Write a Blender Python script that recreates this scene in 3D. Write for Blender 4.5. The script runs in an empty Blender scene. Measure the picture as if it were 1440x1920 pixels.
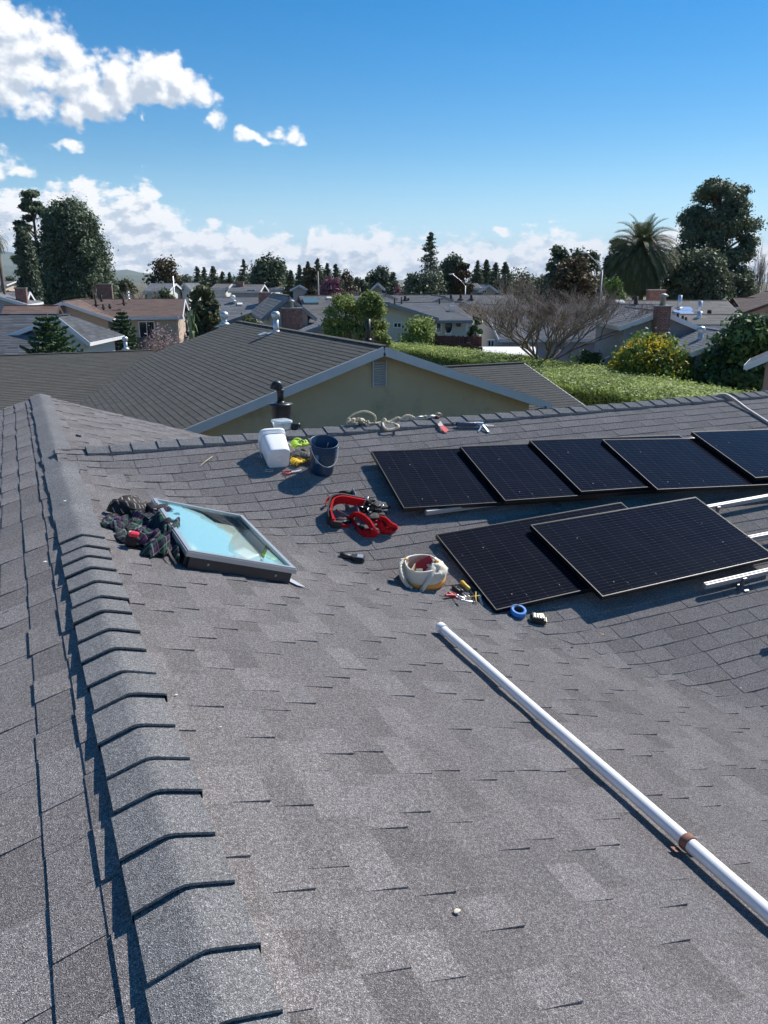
import bpy, math, random
import numpy as np
from mathutils import Vector, Matrix, noise as mnoise
PI = math.pi
rnd = random.Random(7)
nrs = np.random.RandomState(5)
COL = bpy.context.scene.collection
SC = bpy.context.scene
# ------------------------------------------------------------------ camera geometry (used as surveying helper)
F = 1440.0; PITCH = math.radians(16.7); AZ = math.radians(25.2)
CAM = Vector((0, 0, 6.0))
def ray(u, v):
    a = (u - 720) / F; b = (960 - v) / F
    fw = math.cos(PITCH) + b * math.sin(PITCH); z = -math.sin(PITCH) + b * math.cos(PITCH)
    return Vector((fw * math.sin(AZ) + a * math.cos(AZ), fw * math.cos(AZ) - a * math.sin(AZ), z))
def hitp(u, v, n, d):
    r = ray(u, v); n = Vector(n)
    return CAM + r * ((d - n.dot(CAM)) / n.dot(r))
def at_z(u, v, z): return hitp(u, v, (0, 0, 1), z)
def at_y(u, v, y): return hitp(u, v, (0, 1, 0), y)
def at_d(u, v, d, phi=25.2):
    p = math.radians(phi)
    return hitp(u, v, (math.sin(p), math.cos(p), 0), d)
TN = math.tan(math.radians(18.43)); CS = math.cos(math.radians(18.43)); SN = math.sin(math.radians(18.43))
RX, RZ, YV, YR = .214, 4.562, 7.15, 7.03
def zr(x): return RZ - (x - RX) * TN
def zc(y): return RZ + RX * TN + (y - YV) * TN
def on_r(u, v, o=0): return hitp(u, v, (TN, 0, 1), RZ + RX * TN + o / CS)
def on_c(u, v, o=0): return hitp(u, v, (0, -TN, 1), RZ + RX * TN - YV * TN + o / CS)
NRM_R = Vector((SN, 0, CS)); NRM_C = Vector((0, -SN, CS))
# ------------------------------------------------------------------ objects
def tag(o, label=None, cat=None, group=None, kind=None):
    if label: o['label'] = label
    if cat: o['category'] = cat
    if group: o['group'] = group
    if kind: o['kind'] = kind
    return o
def empty(name, loc=(0, 0, 0), mat=None, label=None, cat=None, group=None):
    o = bpy.data.objects.new(name, None); COL.objects.link(o)
    o.empty_display_size = .2
    o.matrix_world = mat if mat is not None else Matrix.Translation(Vector(loc))
    return tag(o, label, cat, group)
def wm(o): return (wm(o.parent) @ o.matrix_basis) if o.parent else o.matrix_basis.copy()
class MB:
    def __init__(s): s.v = []; s.f = []; s.t = []; s.uv = {}; s.tone = 0.5; s.M = None; s.sm = []; s.smooth = False; s.mi = []; s.m = 0
    def pt(s, p):
        p = Vector(p)
        if s.M is not None: p = s.M @ p
        s.v.append((p.x, p.y, p.z)); return len(s.v) - 1
    def face(s, idx, tone=None, uv=None):
        if uv is not None: s.uv[len(s.f)] = uv
        s.f.append(tuple(idx)); s.t.append(s.tone if tone is None else tone); s.sm.append(s.smooth); s.mi.append(s.m)
    def poly(s, pts, tone=None, uv=None): s.face([s.pt(p) for p in pts], tone, uv)
    def box(s, c, d, R=None, tone=None, bev=0):
        c = Vector(c); hx, hy, hz = d[0] / 2, d[1] / 2, d[2] / 2
        if bev:
            b = min(bev, hx * .9, hy * .9, hz * .9)
            ids = {}
            for sx in (-1, 1):
                for sy in (-1, 1):
                    for sz in (-1, 1):
                        for k, q in enumerate(((hx, hy - b, hz - b), (hx - b, hy, hz - b), (hx - b, hy - b, hz))):
                            p = Vector((sx * q[0], sy * q[1], sz * q[2]))
                            if R is not None: p = R @ p
                            ids[(sx, sy, sz, k)] = s.pt(p + c)
            A = lambda *k: ids[k]
            for sx in (-1, 1): s.face([A(sx, -1, -1, 0), A(sx, 1, -1, 0), A(sx, 1, 1, 0), A(sx, -1, 1, 0)][::sx], tone)
            for sy in (-1, 1): s.face([A(-1, sy, -1, 1), A(-1, sy, 1, 1), A(1, sy, 1, 1), A(1, sy, -1, 1)][::sy], tone)
            for sz in (-1, 1): s.face([A(-1, -1, sz, 2), A(1, -1, sz, 2), A(1, 1, sz, 2), A(-1, 1, sz, 2)][::sz], tone)
            for a in (-1, 1):
                for c2 in (-1, 1):
                    s.face([A(a, c2, -1, 0), A(a, c2, -1, 1), A(a, c2, 1, 1), A(a, c2, 1, 0)], tone)
                    s.face([A(a, -1, c2, 0), A(a, -1, c2, 2), A(a, 1, c2, 2), A(a, 1, c2, 0)], tone)
                    s.face([A(-1, a, c2, 1), A(-1, a, c2, 2), A(1, a, c2, 2), A(1, a, c2, 1)], tone)
                    for e in (-1, 1): s.face([A(a, c2, e, 0), A(a, c2, e, 1), A(a, c2, e, 2)], tone)
            return
        i = []
        for sx, sy, sz in ((-1,-1,-1),(1,-1,-1),(1,1,-1),(-1,1,-1),(-1,-1,1),(1,-1,1),(1,1,1),(-1,1,1)):
            p = Vector((sx * hx, sy * hy, sz * hz))
            if R is not None: p = R @ p
            i.append(s.pt(p + c))
        for q in ((3,2,1,0),(4,5,6,7),(0,1,5,4),(1,2,6,5),(2,3,7,6),(3,0,4,7)): s.face([i[k] for k in q], tone)
    def bar(s, a, b, w, h, up=(0, 0, 1), tone=None):
        a = Vector(a); b = Vector(b); d = b - a; L = d.length
        if L < 1e-6: return
        x = d / L; y = Vector(up).cross(x)
        if y.length < 1e-4: y = Vector((1, 0, 0)).cross(x)
        y.normalize(); z = x.cross(y)
        R = Matrix((x, y, z)).transposed()
        s.box((a + b) / 2, (L, w, h), R, tone)
    def tube(s, pts, r, n=8, caps=True, tone=None, closed=False, flat=None):
        pts = [Vector(p) for p in pts]; m = len(pts)
        rr = r if isinstance(r, (list, tuple)) else [r] * m
        rings = []; prev = None
        for i, p in enumerate(pts):
            if closed: d = pts[(i + 1) % m] - pts[i - 1]
            else: d = pts[min(i + 1, m - 1)] - pts[max(i - 1, 0)]
            if d.length < 1e-9: d = Vector((0, 0, 1))
            d.normalize()
            if prev is None:
                a = Vector((0, 0, 1)) if abs(d.z) < .9 else Vector((1, 0, 0))
            else: a = prev
            x = a - d * a.dot(d)
            if x.length < 1e-6: x = Vector((1, 0, 0)).cross(d)
            x.normalize(); y = d.cross(x); prev = x
            k = flat if flat else 1
            rings.append([s.pt(p + (x * math.cos(2 * PI * j / n) * k + y * math.sin(2 * PI * j / n)) * rr[i]) for j in range(n)])
        sm = s.smooth; s.smooth = True
        R = list(range(m)) if closed else list(range(m - 1))
        for i in R:
            A = rings[i]; B = rings[(i + 1) % m]
            for j in range(n): s.face([A[j], A[(j + 1) % n], B[(j + 1) % n], B[j]], tone)
        s.smooth = False
        if caps and not closed:
            s.face(rings[0][::-1], tone); s.face(rings[-1], tone)
        s.smooth = sm
    def lathe(s, prof, n=24, c=(0, 0, 0), R=None, tone=None, sq=None, caps=True):
        rings = []; c = Vector(c)
        for (r, z) in prof:
            ring = []
            for j in range(n):
                a = 2 * PI * (j + .5) / n
                if sq:   # rounded square section
                    ca, sa = math.cos(a), math.sin(a); k = (abs(ca) ** sq + abs(sa) ** sq) ** (-1 / sq)
                    p = Vector((r * ca * k, r * sa * k, z))
                else: p = Vector((r * math.cos(a), r * math.sin(a), z))
                if R is not None: p = R @ p
                ring.append(s.pt(p + c))
            rings.append(ring)
        sm = s.smooth; s.smooth = True
        for A, B in zip(rings, rings[1:]):
            for j in range(n): s.face([A[j], A[(j + 1) % n], B[(j + 1) % n], B[j]], tone)
        s.smooth = False
        if caps:
            if prof[0][0] > 1e-5: s.face(rings[0][::-1], tone)
            if prof[-1][0] > 1e-5: s.face(rings[-1], tone)
        s.smooth = sm
    def ribbon(s, pts, w, t=.003, ups=None, closed=False, tone=None):
        """flat strap: pts centre line, w width along 'up' vector."""
        pts = [Vector(p) for p in pts]; m = len(pts); rings = []
        for i, p in enumerate(pts):
            d = (pts[(i + 1) % m] - pts[i - 1]) if closed else pts[min(i + 1, m - 1)] - pts[max(i - 1, 0)]
            d.normalize()
            up = Vector(ups[i] if isinstance(ups, list) else (ups or (0, 0, 1)))
            up = (up - d * up.dot(d)).normalized(); sd = d.cross(up)
            ww = w[i] if isinstance(w, (list, tuple)) else w
            rings.append([s.pt(p + up * ww / 2 + sd * t / 2), s.pt(p + up * ww / 2 - sd * t / 2), s.pt(p - up * ww / 2 - sd * t / 2), s.pt(p - up * ww / 2 + sd * t / 2)])
        R = range(m) if closed else range(m - 1)
        for i in R:
            A = rings[i]; B = rings[(i + 1) % m]
            for j in range(4): s.face([A[j], A[(j + 1) % 4], B[(j + 1) % 4], B[j]], tone)
        if not closed: s.face(rings[0][::-1], tone); s.face(rings[-1], tone)
    def sphere(s, c, r, n=12, m=8, R=None, tone=None, nz=0, sc=3., sd=0):
        c = Vector(c); r = r if isinstance(r, (tuple, list)) else (r, r, r); rings = []
        for i in range(m + 1):
            th = PI * i / m; ring = []
            for j in range(n):
                ph = 2 * PI * j / n
                q = Vector((math.sin(th) * math.cos(ph), math.sin(th) * math.sin(ph), math.cos(th)))
                k = 1 + (nz * mnoise.noise(q * sc + Vector((sd, sd * 2, 0))) if nz else 0)
                p = Vector((q.x * r[0], q.y * r[1], q.z * r[2])) * k
                if R is not None: p = R @ p
                ring.append(s.pt(p + c))
            rings.append(ring)
        sm = s.smooth; s.smooth = True
        for A, B in zip(rings, rings[1:]):
            for j in range(n): s.face([A[j], B[j], B[(j + 1) % n], A[(j + 1) % n]], tone)
        s.smooth = sm
    def build(s, name, mats, parent=None, local=True):
        """points are in the parent's own frame when local is True, else world."""
        me = bpy.data.meshes.new(name)
        v = s.v
        if parent is not None and not local:
            inv = wm(parent).inverted(); v = [tuple(inv @ Vector(p)) for p in v]
        me.from_pydata(v, [], s.f)
        a = me.attributes.new('tone', 'FLOAT', 'FACE'); a.data.foreach_set('value', s.t)
        me.polygons.foreach_set('use_smooth', s.sm)
        for m in (mats if isinstance(mats, (list, tuple)) else [mats]): me.materials.append(m)
        me.polygons.foreach_set('material_index', s.mi)
        if s.uv:
            ul = me.uv_layers.new(name='UVMap')
            for fi, uv in s.uv.items():
                p = me.polygons[fi]
                for k, li in enumerate(p.loop_indices): ul.data[li].uv = uv[k]
        me.update()
        o = bpy.data.objects.new(name, me); COL.objects.link(o)
        if parent is not None: o.parent = parent
        return o
def np_mesh(name, verts, faces_n, nper, tone, mat, parent=None):
    """fast mesh of separate nper-gons: verts (F*nper,3)"""
    nv = len(verts); nf = nv // nper
    me = bpy.data.meshes.new(name)
    me.vertices.add(nv); me.vertices.foreach_set('co', np.asarray(verts, dtype=np.float32).ravel())
    me.loops.add(nv); me.loops.foreach_set('vertex_index', np.arange(nv, dtype=np.int32))
    me.polygons.add(nf); me.polygons.foreach_set('loop_start', np.arange(0, nv, nper, dtype=np.int32))
    me.polygons.foreach_set('loop_total', np.full(nf, nper, dtype=np.int32))
    a = me.attributes.new('tone', 'FLOAT', 'FACE'); a.data.foreach_set('value', np.asarray(tone, dtype=np.float32))
    me.materials.append(mat); me.update(calc_edges=True)
    o = bpy.data.objects.new(name, me); COL.objects.link(o)
    if parent is not None: o.parent = parent
    return o
# ------------------------------------------------------------------ materials
def newmat(name):
    m = bpy.data.materials.new(name); m.use_nodes = True
    nt = m.node_tree; b = nt.nodes['Principled BSDF']
    return m, nt, b
def N(nt, t, **kw):
    n = nt.nodes.new(t)
    for k, v in kw.items():
        if k.startswith('i_'):
            n.inputs[int(k[2:]) if k[2:].isdigit() else k[2:]].default_value = v
        else: setattr(n, k, v)
    return n
def mth(nt, op, a, b=None, c=None, clamp=False):
    n = nt.nodes.new('ShaderNodeMath'); n.operation = op; n.use_clamp = clamp
    for i, x in enumerate((a, b, c)):
        if x is None: continue
        if isinstance(x, (int, float)): n.inputs[i].default_value = x
        else: nt.links.new(x, n.inputs[i])
    return n.outputs[0]
def mixc(nt, f, a, b, mode='MIX'):
    n = nt.nodes.new('ShaderNodeMix'); n.data_type = 'RGBA'; n.blend_type = mode
    for s, x in ((n.inputs['Factor'], f), (n.inputs[6], a), (n.inputs[7], b)):
        if isinstance(x, (int, float)): s.default_value = x
        elif isinstance(x, (tuple, list)): s.default_value = (*x[:3], 1)
        else: nt.links.new(x, s)
    return n.outputs[2]
def ramp(nt, x, stops):
    n = nt.nodes.new('ShaderNodeValToRGB'); nt.links.new(x, n.inputs[0])
    e = n.color_ramp.elements
    while len(e) < len(stops): e.new(.5)
    for k, (p, c) in enumerate(stops):
        e[k].position = p; e[k].color = (*c, 1) if isinstance(c, (tuple, list)) else (c, c, c, 1)
    return n.outputs[0]
def coords(nt, kind='Object'):
    return N(nt, 'ShaderNodeTexCoord').outputs[kind]
def noise(nt, vec, scale, detail=3, rough=.5, out='Fac'):
    n = N(nt, 'ShaderNodeTexNoise'); n.inputs['Scale'].default_value = scale; n.inputs['Detail'].default_value = detail; n.inputs['Roughness'].default_value = rough
    if vec is not None: nt.links.new(vec, n.inputs['Vector'])
    return n.outputs[out]
def bump(nt, b, h, strength=.3, dist=.01):
    n = N(nt, 'ShaderNodeBump'); n.inputs['Strength'].default_value = strength; n.inputs['Distance'].default_value = dist
    nt.links.new(h, n.inputs['Height']); nt.links.new(n.outputs[0], b.inputs['Normal'])
def plain(name, col, rough=.6, metal=0, var=.12, scale=8, spec=.5, bmp=0, dirt=None, coat=0, bscale=None):
    m, nt, b = newmat(name)
    co = coords(nt)
    n1 = noise(nt, co, scale, 5, .6)
    c = mixc(nt, n1, [x * (1 - var) for x in col], [min(1, x * (1 + var)) for x in col])
    t = N(nt, 'ShaderNodeAttribute', attribute_name='tone').outputs['Fac']
    k = mth(nt, 'MULTIPLY_ADD', t, .5, .75)
    hs = N(nt, 'ShaderNodeHueSaturation'); nt.links.new(c, hs.inputs['Color']); nt.links.new(k, hs.inputs['Value'])
    c = hs.outputs[0]
    if dirt:
        n2 = noise(nt, co, dirt[1], 6, .7)
        c = mixc(nt, ramp(nt, n2, [(dirt[2], 0.), (min(1, dirt[2] + .15), 1.)]), c, dirt[0])
    nt.links.new(c, b.inputs['Base Color'])
    b.inputs['Roughness'].default_value = rough; b.inputs['Metallic'].default_value = metal
    b.inputs['Specular IOR Level'].default_value = spec
    if coat: b.inputs['Coat Weight'].default_value = coat
    if bmp: bump(nt, b, noise(nt, co, bscale or scale * 4, 4, .6), bmp, .01)
    return m
def shingle_mat(name, lo, hi, gran=330., contrast=.8, tonevar=.45, brown=(.16, .12, .10), ba=.25, far=False):
    m, nt, b = newmat(name); co = coords(nt)
    t = N(nt, 'ShaderNodeAttribute', attribute_name='tone').outputs['Fac']
    big = noise(nt, co, 1.3, 4, .6)
    c = mixc(nt, big, lo, hi)
    # blends of granule colour from tab to tab
    hs = N(nt, 'ShaderNodeHueSaturation'); nt.links.new(c, hs.inputs['Color'])
    nt.links.new(mth(nt, 'MULTIPLY_ADD', t, tonevar * 2, 1 - tonevar), hs.inputs['Value']); c = hs.outputs[0]
    wn = N(nt, 'ShaderNodeTexWhiteNoise', noise_dimensions='1D'); nt.links.new(mth(nt, 'MULTIPLY', t, 913.7), wn.inputs['W'])
    patch = noise(nt, co, 9, 3, .6)
    c = mixc(nt, mth(nt, 'MULTIPLY', mth(nt, 'MULTIPLY', wn.outputs['Value'], patch), ba * 2, clamp=True), c, brown)
    if not far:
        vo = N(nt, 'ShaderNodeTexVoronoi'); vo.inputs['Scale'].default_value = gran; nt.links.new(co, vo.inputs['Vector'])
        sv = N(nt, 'ShaderNodeSeparateColor'); nt.links.new(vo.outputs['Color'], sv.inputs[0])
        g = ramp(nt, sv.outputs[0], [(0., 1 - contrast), (.45, .8), (.8, 1.12), (.94, 1.7), (1., 2.2)])
        c = mixc(nt, 1.0, c, g, 'MULTIPLY')
        n2 = noise(nt, co, gran * .18, 2, .5)
        c = mixc(nt, 1.0, c, ramp(nt, n2, [(.3, .78), (.7, 1.22)]), 'MULTIPLY')
        bump(nt, b, vo.outputs['Distance'], .9, .003)
    else:
        n2 = noise(nt, co, 30, 3, .6)
        c = mixc(nt, 1.0, c, ramp(nt, n2, [(.3, .75), (.7, 1.25)]), 'MULTIPLY')
    nt.links.new(c, b.inputs['Base Color']); b.inputs['Roughness'].default_value = .88
    b.inputs['Specular IOR Level'].default_value = .25; b.inputs['Diffuse Roughness'].default_value = 1.
    return m
def leaf_mat(name, dark, light, trans=.25, rough=.6, dry=None):
    m, nt, b = newmat(name); co = coords(nt)
    t = N(nt, 'ShaderNodeAttribute', attribute_name='tone').outputs['Fac']
    n1 = noise(nt, co, .8, 3, .6)
    f = mth(nt, 'ADD', mth(nt, 'MULTIPLY', t, .75), mth(nt, 'MULTIPLY', n1, .35), clamp=True)
    c = mixc(nt, f, dark, light)
    if dry: c = mixc(nt, ramp(nt, t, [(dry[1], 0.), (dry[1] + .02, 1.)]), c, dry[0])
    nt.links.new(c, b.inputs['Base Color']); b.inputs['Roughness'].default_value = rough
    b.inputs['Specular IOR Level'].default_value = .3
    tr = N(nt, 'ShaderNodeBsdfTranslucent'); nt.links.new(c, tr.inputs['Color'])
    mx = N(nt, 'ShaderNodeMixShader'); mx.inputs[0].default_value = trans
    nt.links.new(b.outputs[0], mx.inputs[1]); nt.links.new(tr.outputs[0], mx.inputs[2])
    nt.links.new(mx.outputs[0], nt.nodes['Material Output'].inputs['Surface'])
    return m
def brick_mat(name, c1, c2, mortar, sx=.2, sy=.07):
    m, nt, b = newmat(name)
    co = coords(nt); s = N(nt, 'ShaderNodeSeparateXYZ'); nt.links.new(co, s.inputs[0])
    cb = N(nt, 'ShaderNodeCombineXYZ'); nt.links.new(mth(nt, 'ADD', s.outputs[0], s.outputs[1]), cb.inputs[0]); nt.links.new(s.outputs[2], cb.inputs[1])
    br = N(nt, 'ShaderNodeTexBrick'); nt.links.new(cb.outputs[0], br.inputs['Vector'])
    br.inputs['Color1'].default_value = (*c1, 1); br.inputs['Color2'].default_value = (*c2, 1); br.inputs['Mortar'].default_value = (*mortar, 1)
    br.inputs['Scale'].default_value = 1; br.inputs['Brick Width'].default_value = sx; br.inputs['Row Height'].default_value = sy; br.inputs['Mortar Size'].default_value = .008
    c = mixc(nt, 1., br.outputs['Color'], ramp(nt, noise(nt, co, 6, 4), [(.3, .65), (.7, 1.3)]), 'MULTIPLY')
    nt.links.new(c, b.inputs['Base Color']); b.inputs['Roughness'].default_value = .9
    bump(nt, b, br.outputs['Fac'], -.4, .01)
    return m
# ------------------------------------------------------------------ camera, sun, sky
cd_ = bpy.data.cameras.new('camera'); cam = bpy.data.objects.new('camera', cd_); COL.objects.link(cam)
cam.location = CAM; cam.rotation_euler = (PI / 2 - PITCH, 0, -AZ)
cd_.sensor_fit = 'VERTICAL'; cd_.sensor_height = 24; cd_.lens = 24 * F / 1920; cd_.clip_end = 30000; cd_.clip_start = .05
SC.camera = cam
SUN_AZ, SUN_EL = math.radians(73), math.radians(44.5)
sd = Vector((math.sin(SUN_AZ) * math.cos(SUN_EL), math.cos(SUN_AZ) * math.cos(SUN_EL), math.sin(SUN_EL)))
sl = bpy.data.lights.new('sun', 'SUN'); sl.energy = 5.0; sl.angle = math.radians(.55); sl.color = (1, .96, .90)
so = bpy.data.objects.new('sun', sl); COL.objects.link(so); so.rotation_euler = sd.to_track_quat('Z', 'Y').to_euler()
SC.view_settings.view_transform = 'Standard'; SC.view_settings.look = 'None'; SC.view_settings.exposure = EXPO = .48; SC.view_settings.gamma = 1
SC.cycles.use_adaptive_sampling = True; SC.cycles.adaptive_threshold = 0.02; SC.cycles.max_bounces = 5; SC.cycles.diffuse_bounces = 2; SC.cycles.glossy_bounces = 3; SC.cycles.transmission_bounces = 5; SC.cycles.transparent_max_bounces = 8
SC.cycles.volume_bounces = 0
w = bpy.data.worlds.new('World'); SC.world = w; w.use_nodes = True; nt = w.node_tree
bg = nt.nodes['Background']
sky = N(nt, 'ShaderNodeTexSky', sky_type='NISHITA'); sky.sun_disc = False; sky.sun_elevation = SUN_EL; sky.sun_rotation = SUN_AZ
sky.altitude = 0; sky.air_density = 1.0; sky.dust_density = .05; sky.ozone_density = 2.6
skc = N(nt, 'ShaderNodeHueSaturation'); nt.links.new(sky.outputs[0], skc.inputs['Color']); skc.inputs['Saturation'].default_value = 1.5; skc.inputs['Value'].default_value = 1.0
SKYS = .082
tc = N(nt, 'ShaderNodeTexCoord'); se = N(nt, 'ShaderNodeSeparateXYZ'); nt.links.new(tc.outputs['Generated'], se.inputs[0])
EL = mth(nt, 'MULTIPLY', mth(nt, 'ARCSINE', se.outputs[2]), 57.29578)
AZM = mth(nt, 'MULTIPLY', mth(nt, 'ARCTAN2', se.outputs[0], se.outputs[1]), 57.29578)   # degrees right of +Y
def ae(u, v):
    r = ray(u, v).normalized(); return math.degrees(math.atan2(r.x, r.y)), math.degrees(math.asin(r.z))
# cumulus placed by azimuth / elevation on the sky
BL = [(-10, 60, 100, 90), (45, 130, 115, 95), (-20, 150, 80, 75), (130, 150, 75, 72), (120, 95, 42, 30), (185, 185, 68, 46), (215, 130, 45, 38), (160, 210, 60, 30), (285, 140, 52, 46), (330, 150, 55, 45), (300, 175, 65, 26), (372, 172, 40, 32), (405, 225, 24, 22), (232, 170, 60, 50),
      (468, 256, 30, 14), (490, 262, 22, 8), (538, 250, 30, 19), (555, 265, 22, 14), (118, 273, 28, 12), (-5, 305, 30, 32), (28, 318, 32, 16), (275, 218, 9, 12), (935, 433, 28, 9)]
g = bpy.data.node_groups.new('cloud_density', 'ShaderNodeTree')
g.interface.new_socket('A', in_out='INPUT', socket_type='NodeSocketFloat'); g.interface.new_socket('E', in_out='INPUT', socket_type='NodeSocketFloat')
g.interface.new_socket('D', in_out='OUTPUT', socket_type='NodeSocketFloat'); g.interface.new_socket('B', in_out='OUTPUT', socket_type='NodeSocketFloat')
gi = g.nodes.new('NodeGroupInput'); go = g.nodes.new('NodeGroupOutput')
A0, E0 = gi.outputs[0], gi.outputs[1]
cv = N(g, 'ShaderNodeCombineXYZ'); g.links.new(A0, cv.inputs[0]); g.links.new(mth(g, 'MULTIPLY', E0, 1.25), cv.inputs[1])
wa = N(g, 'ShaderNodeTexNoise', noise_dimensions='2D'); g.links.new(cv.outputs[0], wa.inputs['Vector']); wa.inputs['Scale'].default_value = .35; wa.inputs['Detail'].default_value = 3
ws = N(g, 'ShaderNodeSeparateColor'); g.links.new(wa.outputs['Color'], ws.inputs[0])
A1 = mth(g, 'ADD', A0, mth(g, 'MULTIPLY_ADD', ws.outputs[0], 3.0, -1.5)); E1 = mth(g, 'ADD', E0, mth(g, 'MULTIPLY_ADD', ws.outputs[1], 2.4, -1.2))
cur = None
for (u, v, ru, rv) in BL:
    a, e = ae(u, v); a2, _ = ae(u + ru, v); _, e2 = ae(u, v - rv)
    dx = mth(g, 'DIVIDE', mth(g, 'SUBTRACT', A1, a), max(.3, a2 - a)); dy = mth(g, 'DIVIDE', mth(g, 'SUBTRACT', E1, e), max(.2, e2 - e))
    d = mth(g, 'MULTIPLY', mth(g, 'SUBTRACT', 1.0, mth(g, 'SQRT', mth(g, 'MULTIPLY_ADD', dx, dx, mth(g, 'MULTIPLY', dy, dy)))), min(1, .3 + ru / 75))
    cur = d if cur is None else mth(g, 'SMOOTH_MAX', cur, d, .3)
# low bank along the horizon: its top profile over azimuth
prof = [(0, 350), (60, 352), (110, 340), (150, 333), (200, 350), (235, 343), (270, 338), (300, 362), (345, 398), (385, 428), (450, 424), (525, 430), (550, 462), (568, 470), (585, 424), (640, 428), (715, 432), (780, 438), (850, 436), (885, 456), (930, 448), (985, 430), (1060, 428), (1120, 440), (1165, 448), (1200, 440), (1255, 432), (1290, 448), (1330, 470), (1400, 446), (1440, 452)]
fc = N(g, 'ShaderNodeFloatCurve'); lo, hi = ae(-60, 500)[0], ae(1500, 500)[0]
g.links.new(mth(g, 'DIVIDE', mth(g, 'SUBTRACT', A0, lo), hi - lo, clamp=True), fc.inputs['Value'])
cm = fc.mapping.curves[0]
P = [((ae(u, v)[0] - lo) / (hi - lo), ae(u, v)[1] / 10) for u, v in prof]
cm.points[0].location = (0, P[0][1]); cm.points[1].location = (1, P[-1][1])
for p in P: cm.points.new(*p)
fc.mapping.update()
top = mth(g, 'MULTIPLY', fc.outputs[0], 10.0)
bank = mth(g, 'MULTIPLY', mth(g, 'SUBTRACT', top, E1), .55)
bank = mth(g, 'MINIMUM', mth(g, 'ADD', bank, .05), .62)
# puffs
nz = N(g, 'ShaderNodeTexNoise', noise_dimensions='2D'); g.links.new(cv.outputs[0], nz.inputs['Vector']); nz.inputs['Scale'].default_value = .42; nz.inputs['Detail'].default_value = 9; nz.inputs['Roughness'].default_value = .62
cv2 = N(g, 'ShaderNodeCombineXYZ'); g.links.new(mth(g, 'MULTIPLY', A0, 1.0), cv2.inputs[0]); g.links.new(mth(g, 'MULTIPLY', E0, 2.1), cv2.inputs[1]); cv2.inputs[2].default_value = 3.3
nb = N(g, 'ShaderNodeTexNoise', noise_dimensions='2D'); g.links.new(cv2.outputs[0], nb.inputs['Vector']); nb.inputs['Scale'].default_value = .8; nb.inputs['Detail'].default_value = 8; nb.inputs['Roughness'].default_value = .66
vv = N(g, 'ShaderNodeTexVoronoi', feature='F1', voronoi_dimensions='2D'); g.links.new(cv.outputs[0], vv.inputs['Vector']); vv.inputs['Scale'].default_value = .7; vv.inputs['Detail'].default_value = 2; vv.inputs['Roughness'].default_value = .55
pf = mth(g, 'SUBTRACT', .45, vv.outputs['Distance'])
Dh = mth(g, 'ADD', cur, mth(g, 'ADD', mth(g, 'MULTIPLY_ADD', nz.outputs[0], 1.5, -.62), mth(g, 'MULTIPLY', pf, .35)))
Db = mth(g, 'ADD', bank, mth(g, 'ADD', mth(g, 'MULTIPLY_ADD', nb.outputs[0], 1.5, -.68), mth(g, 'MULTIPLY', pf, .4)))
g.links.new(Dh, go.inputs[0]); g.links.new(Db, go.inputs[1])
def inst(dA, dE):
    n = nt.nodes.new('ShaderNodeGroup'); n.node_tree = g
    nt.links.new(mth(nt, 'ADD', AZM, dA), n.inputs[0]); nt.links.new(mth(nt, 'ADD', EL, dE), n.inputs[1]); return n
c0 = inst(0, 0); c1 = inst(.55, .7)
D0 = mth(nt, 'MAXIMUM', c0.outputs[0], c0.outputs[1]); D1 = mth(nt, 'MAXIMUM', c1.outputs[0], c1.outputs[1])
def sstep(x, a, b):
    n = nt.nodes.new('ShaderNodeMapRange'); n.interpolation_type = 'SMOOTHSTEP'; n.inputs[1].default_value = a; n.inputs[2].default_value = b
    nt.links.new(x, n.inputs[0]); return n.outputs[0]
alpha = sstep(D0, -.10, .42)
alpha = mth(nt, 'MULTIPLY', alpha, sstep(EL, -1.5, .6))
thick = sstep(D1, .1, 1.15)
edge = mth(nt, 'SUBTRACT', D0, D1)
lit = mth(nt, 'ADD', mth(nt, 'MULTIPLY_ADD', edge, 1.1, .62), mth(nt, 'MULTIPLY', thick, -.46), clamp=True)
cc = ramp(nt, lit, [(0., (.52, .59, .69)), (.3, (.64, .70, .78)), (.6, (.84, .87, .91)), (.85, (1.0, 1.0, 1.0))])
hzf = mth(nt, 'MULTIPLY', sstep(EL, 9., -1.), .62)
skm_ = mixc(nt, hzf, skc.outputs[0], (3.7, 6.5, 10.2))
sc_ = N(nt, 'ShaderNodeVectorMath', operation='SCALE'); nt.links.new(skm_, sc_.inputs[0]); sc_.inputs['Scale'].default_value = SKYS
cs = N(nt, 'ShaderNodeVectorMath', operation='SCALE'); nt.links.new(cc, cs.inputs[0]); cs.inputs['Scale'].default_value = .79
fin = mixc(nt, mth(nt, 'MULTIPLY', alpha, .97), sc_.outputs[0], cs.outputs[0])
nt.links.new(fin, bg.inputs['Color']); bg.inputs['Strength'].default_value = 1.0
w.cycles.sampling_method = 'MANUAL'; w.cycles.sample_map_resolution = 512
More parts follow.
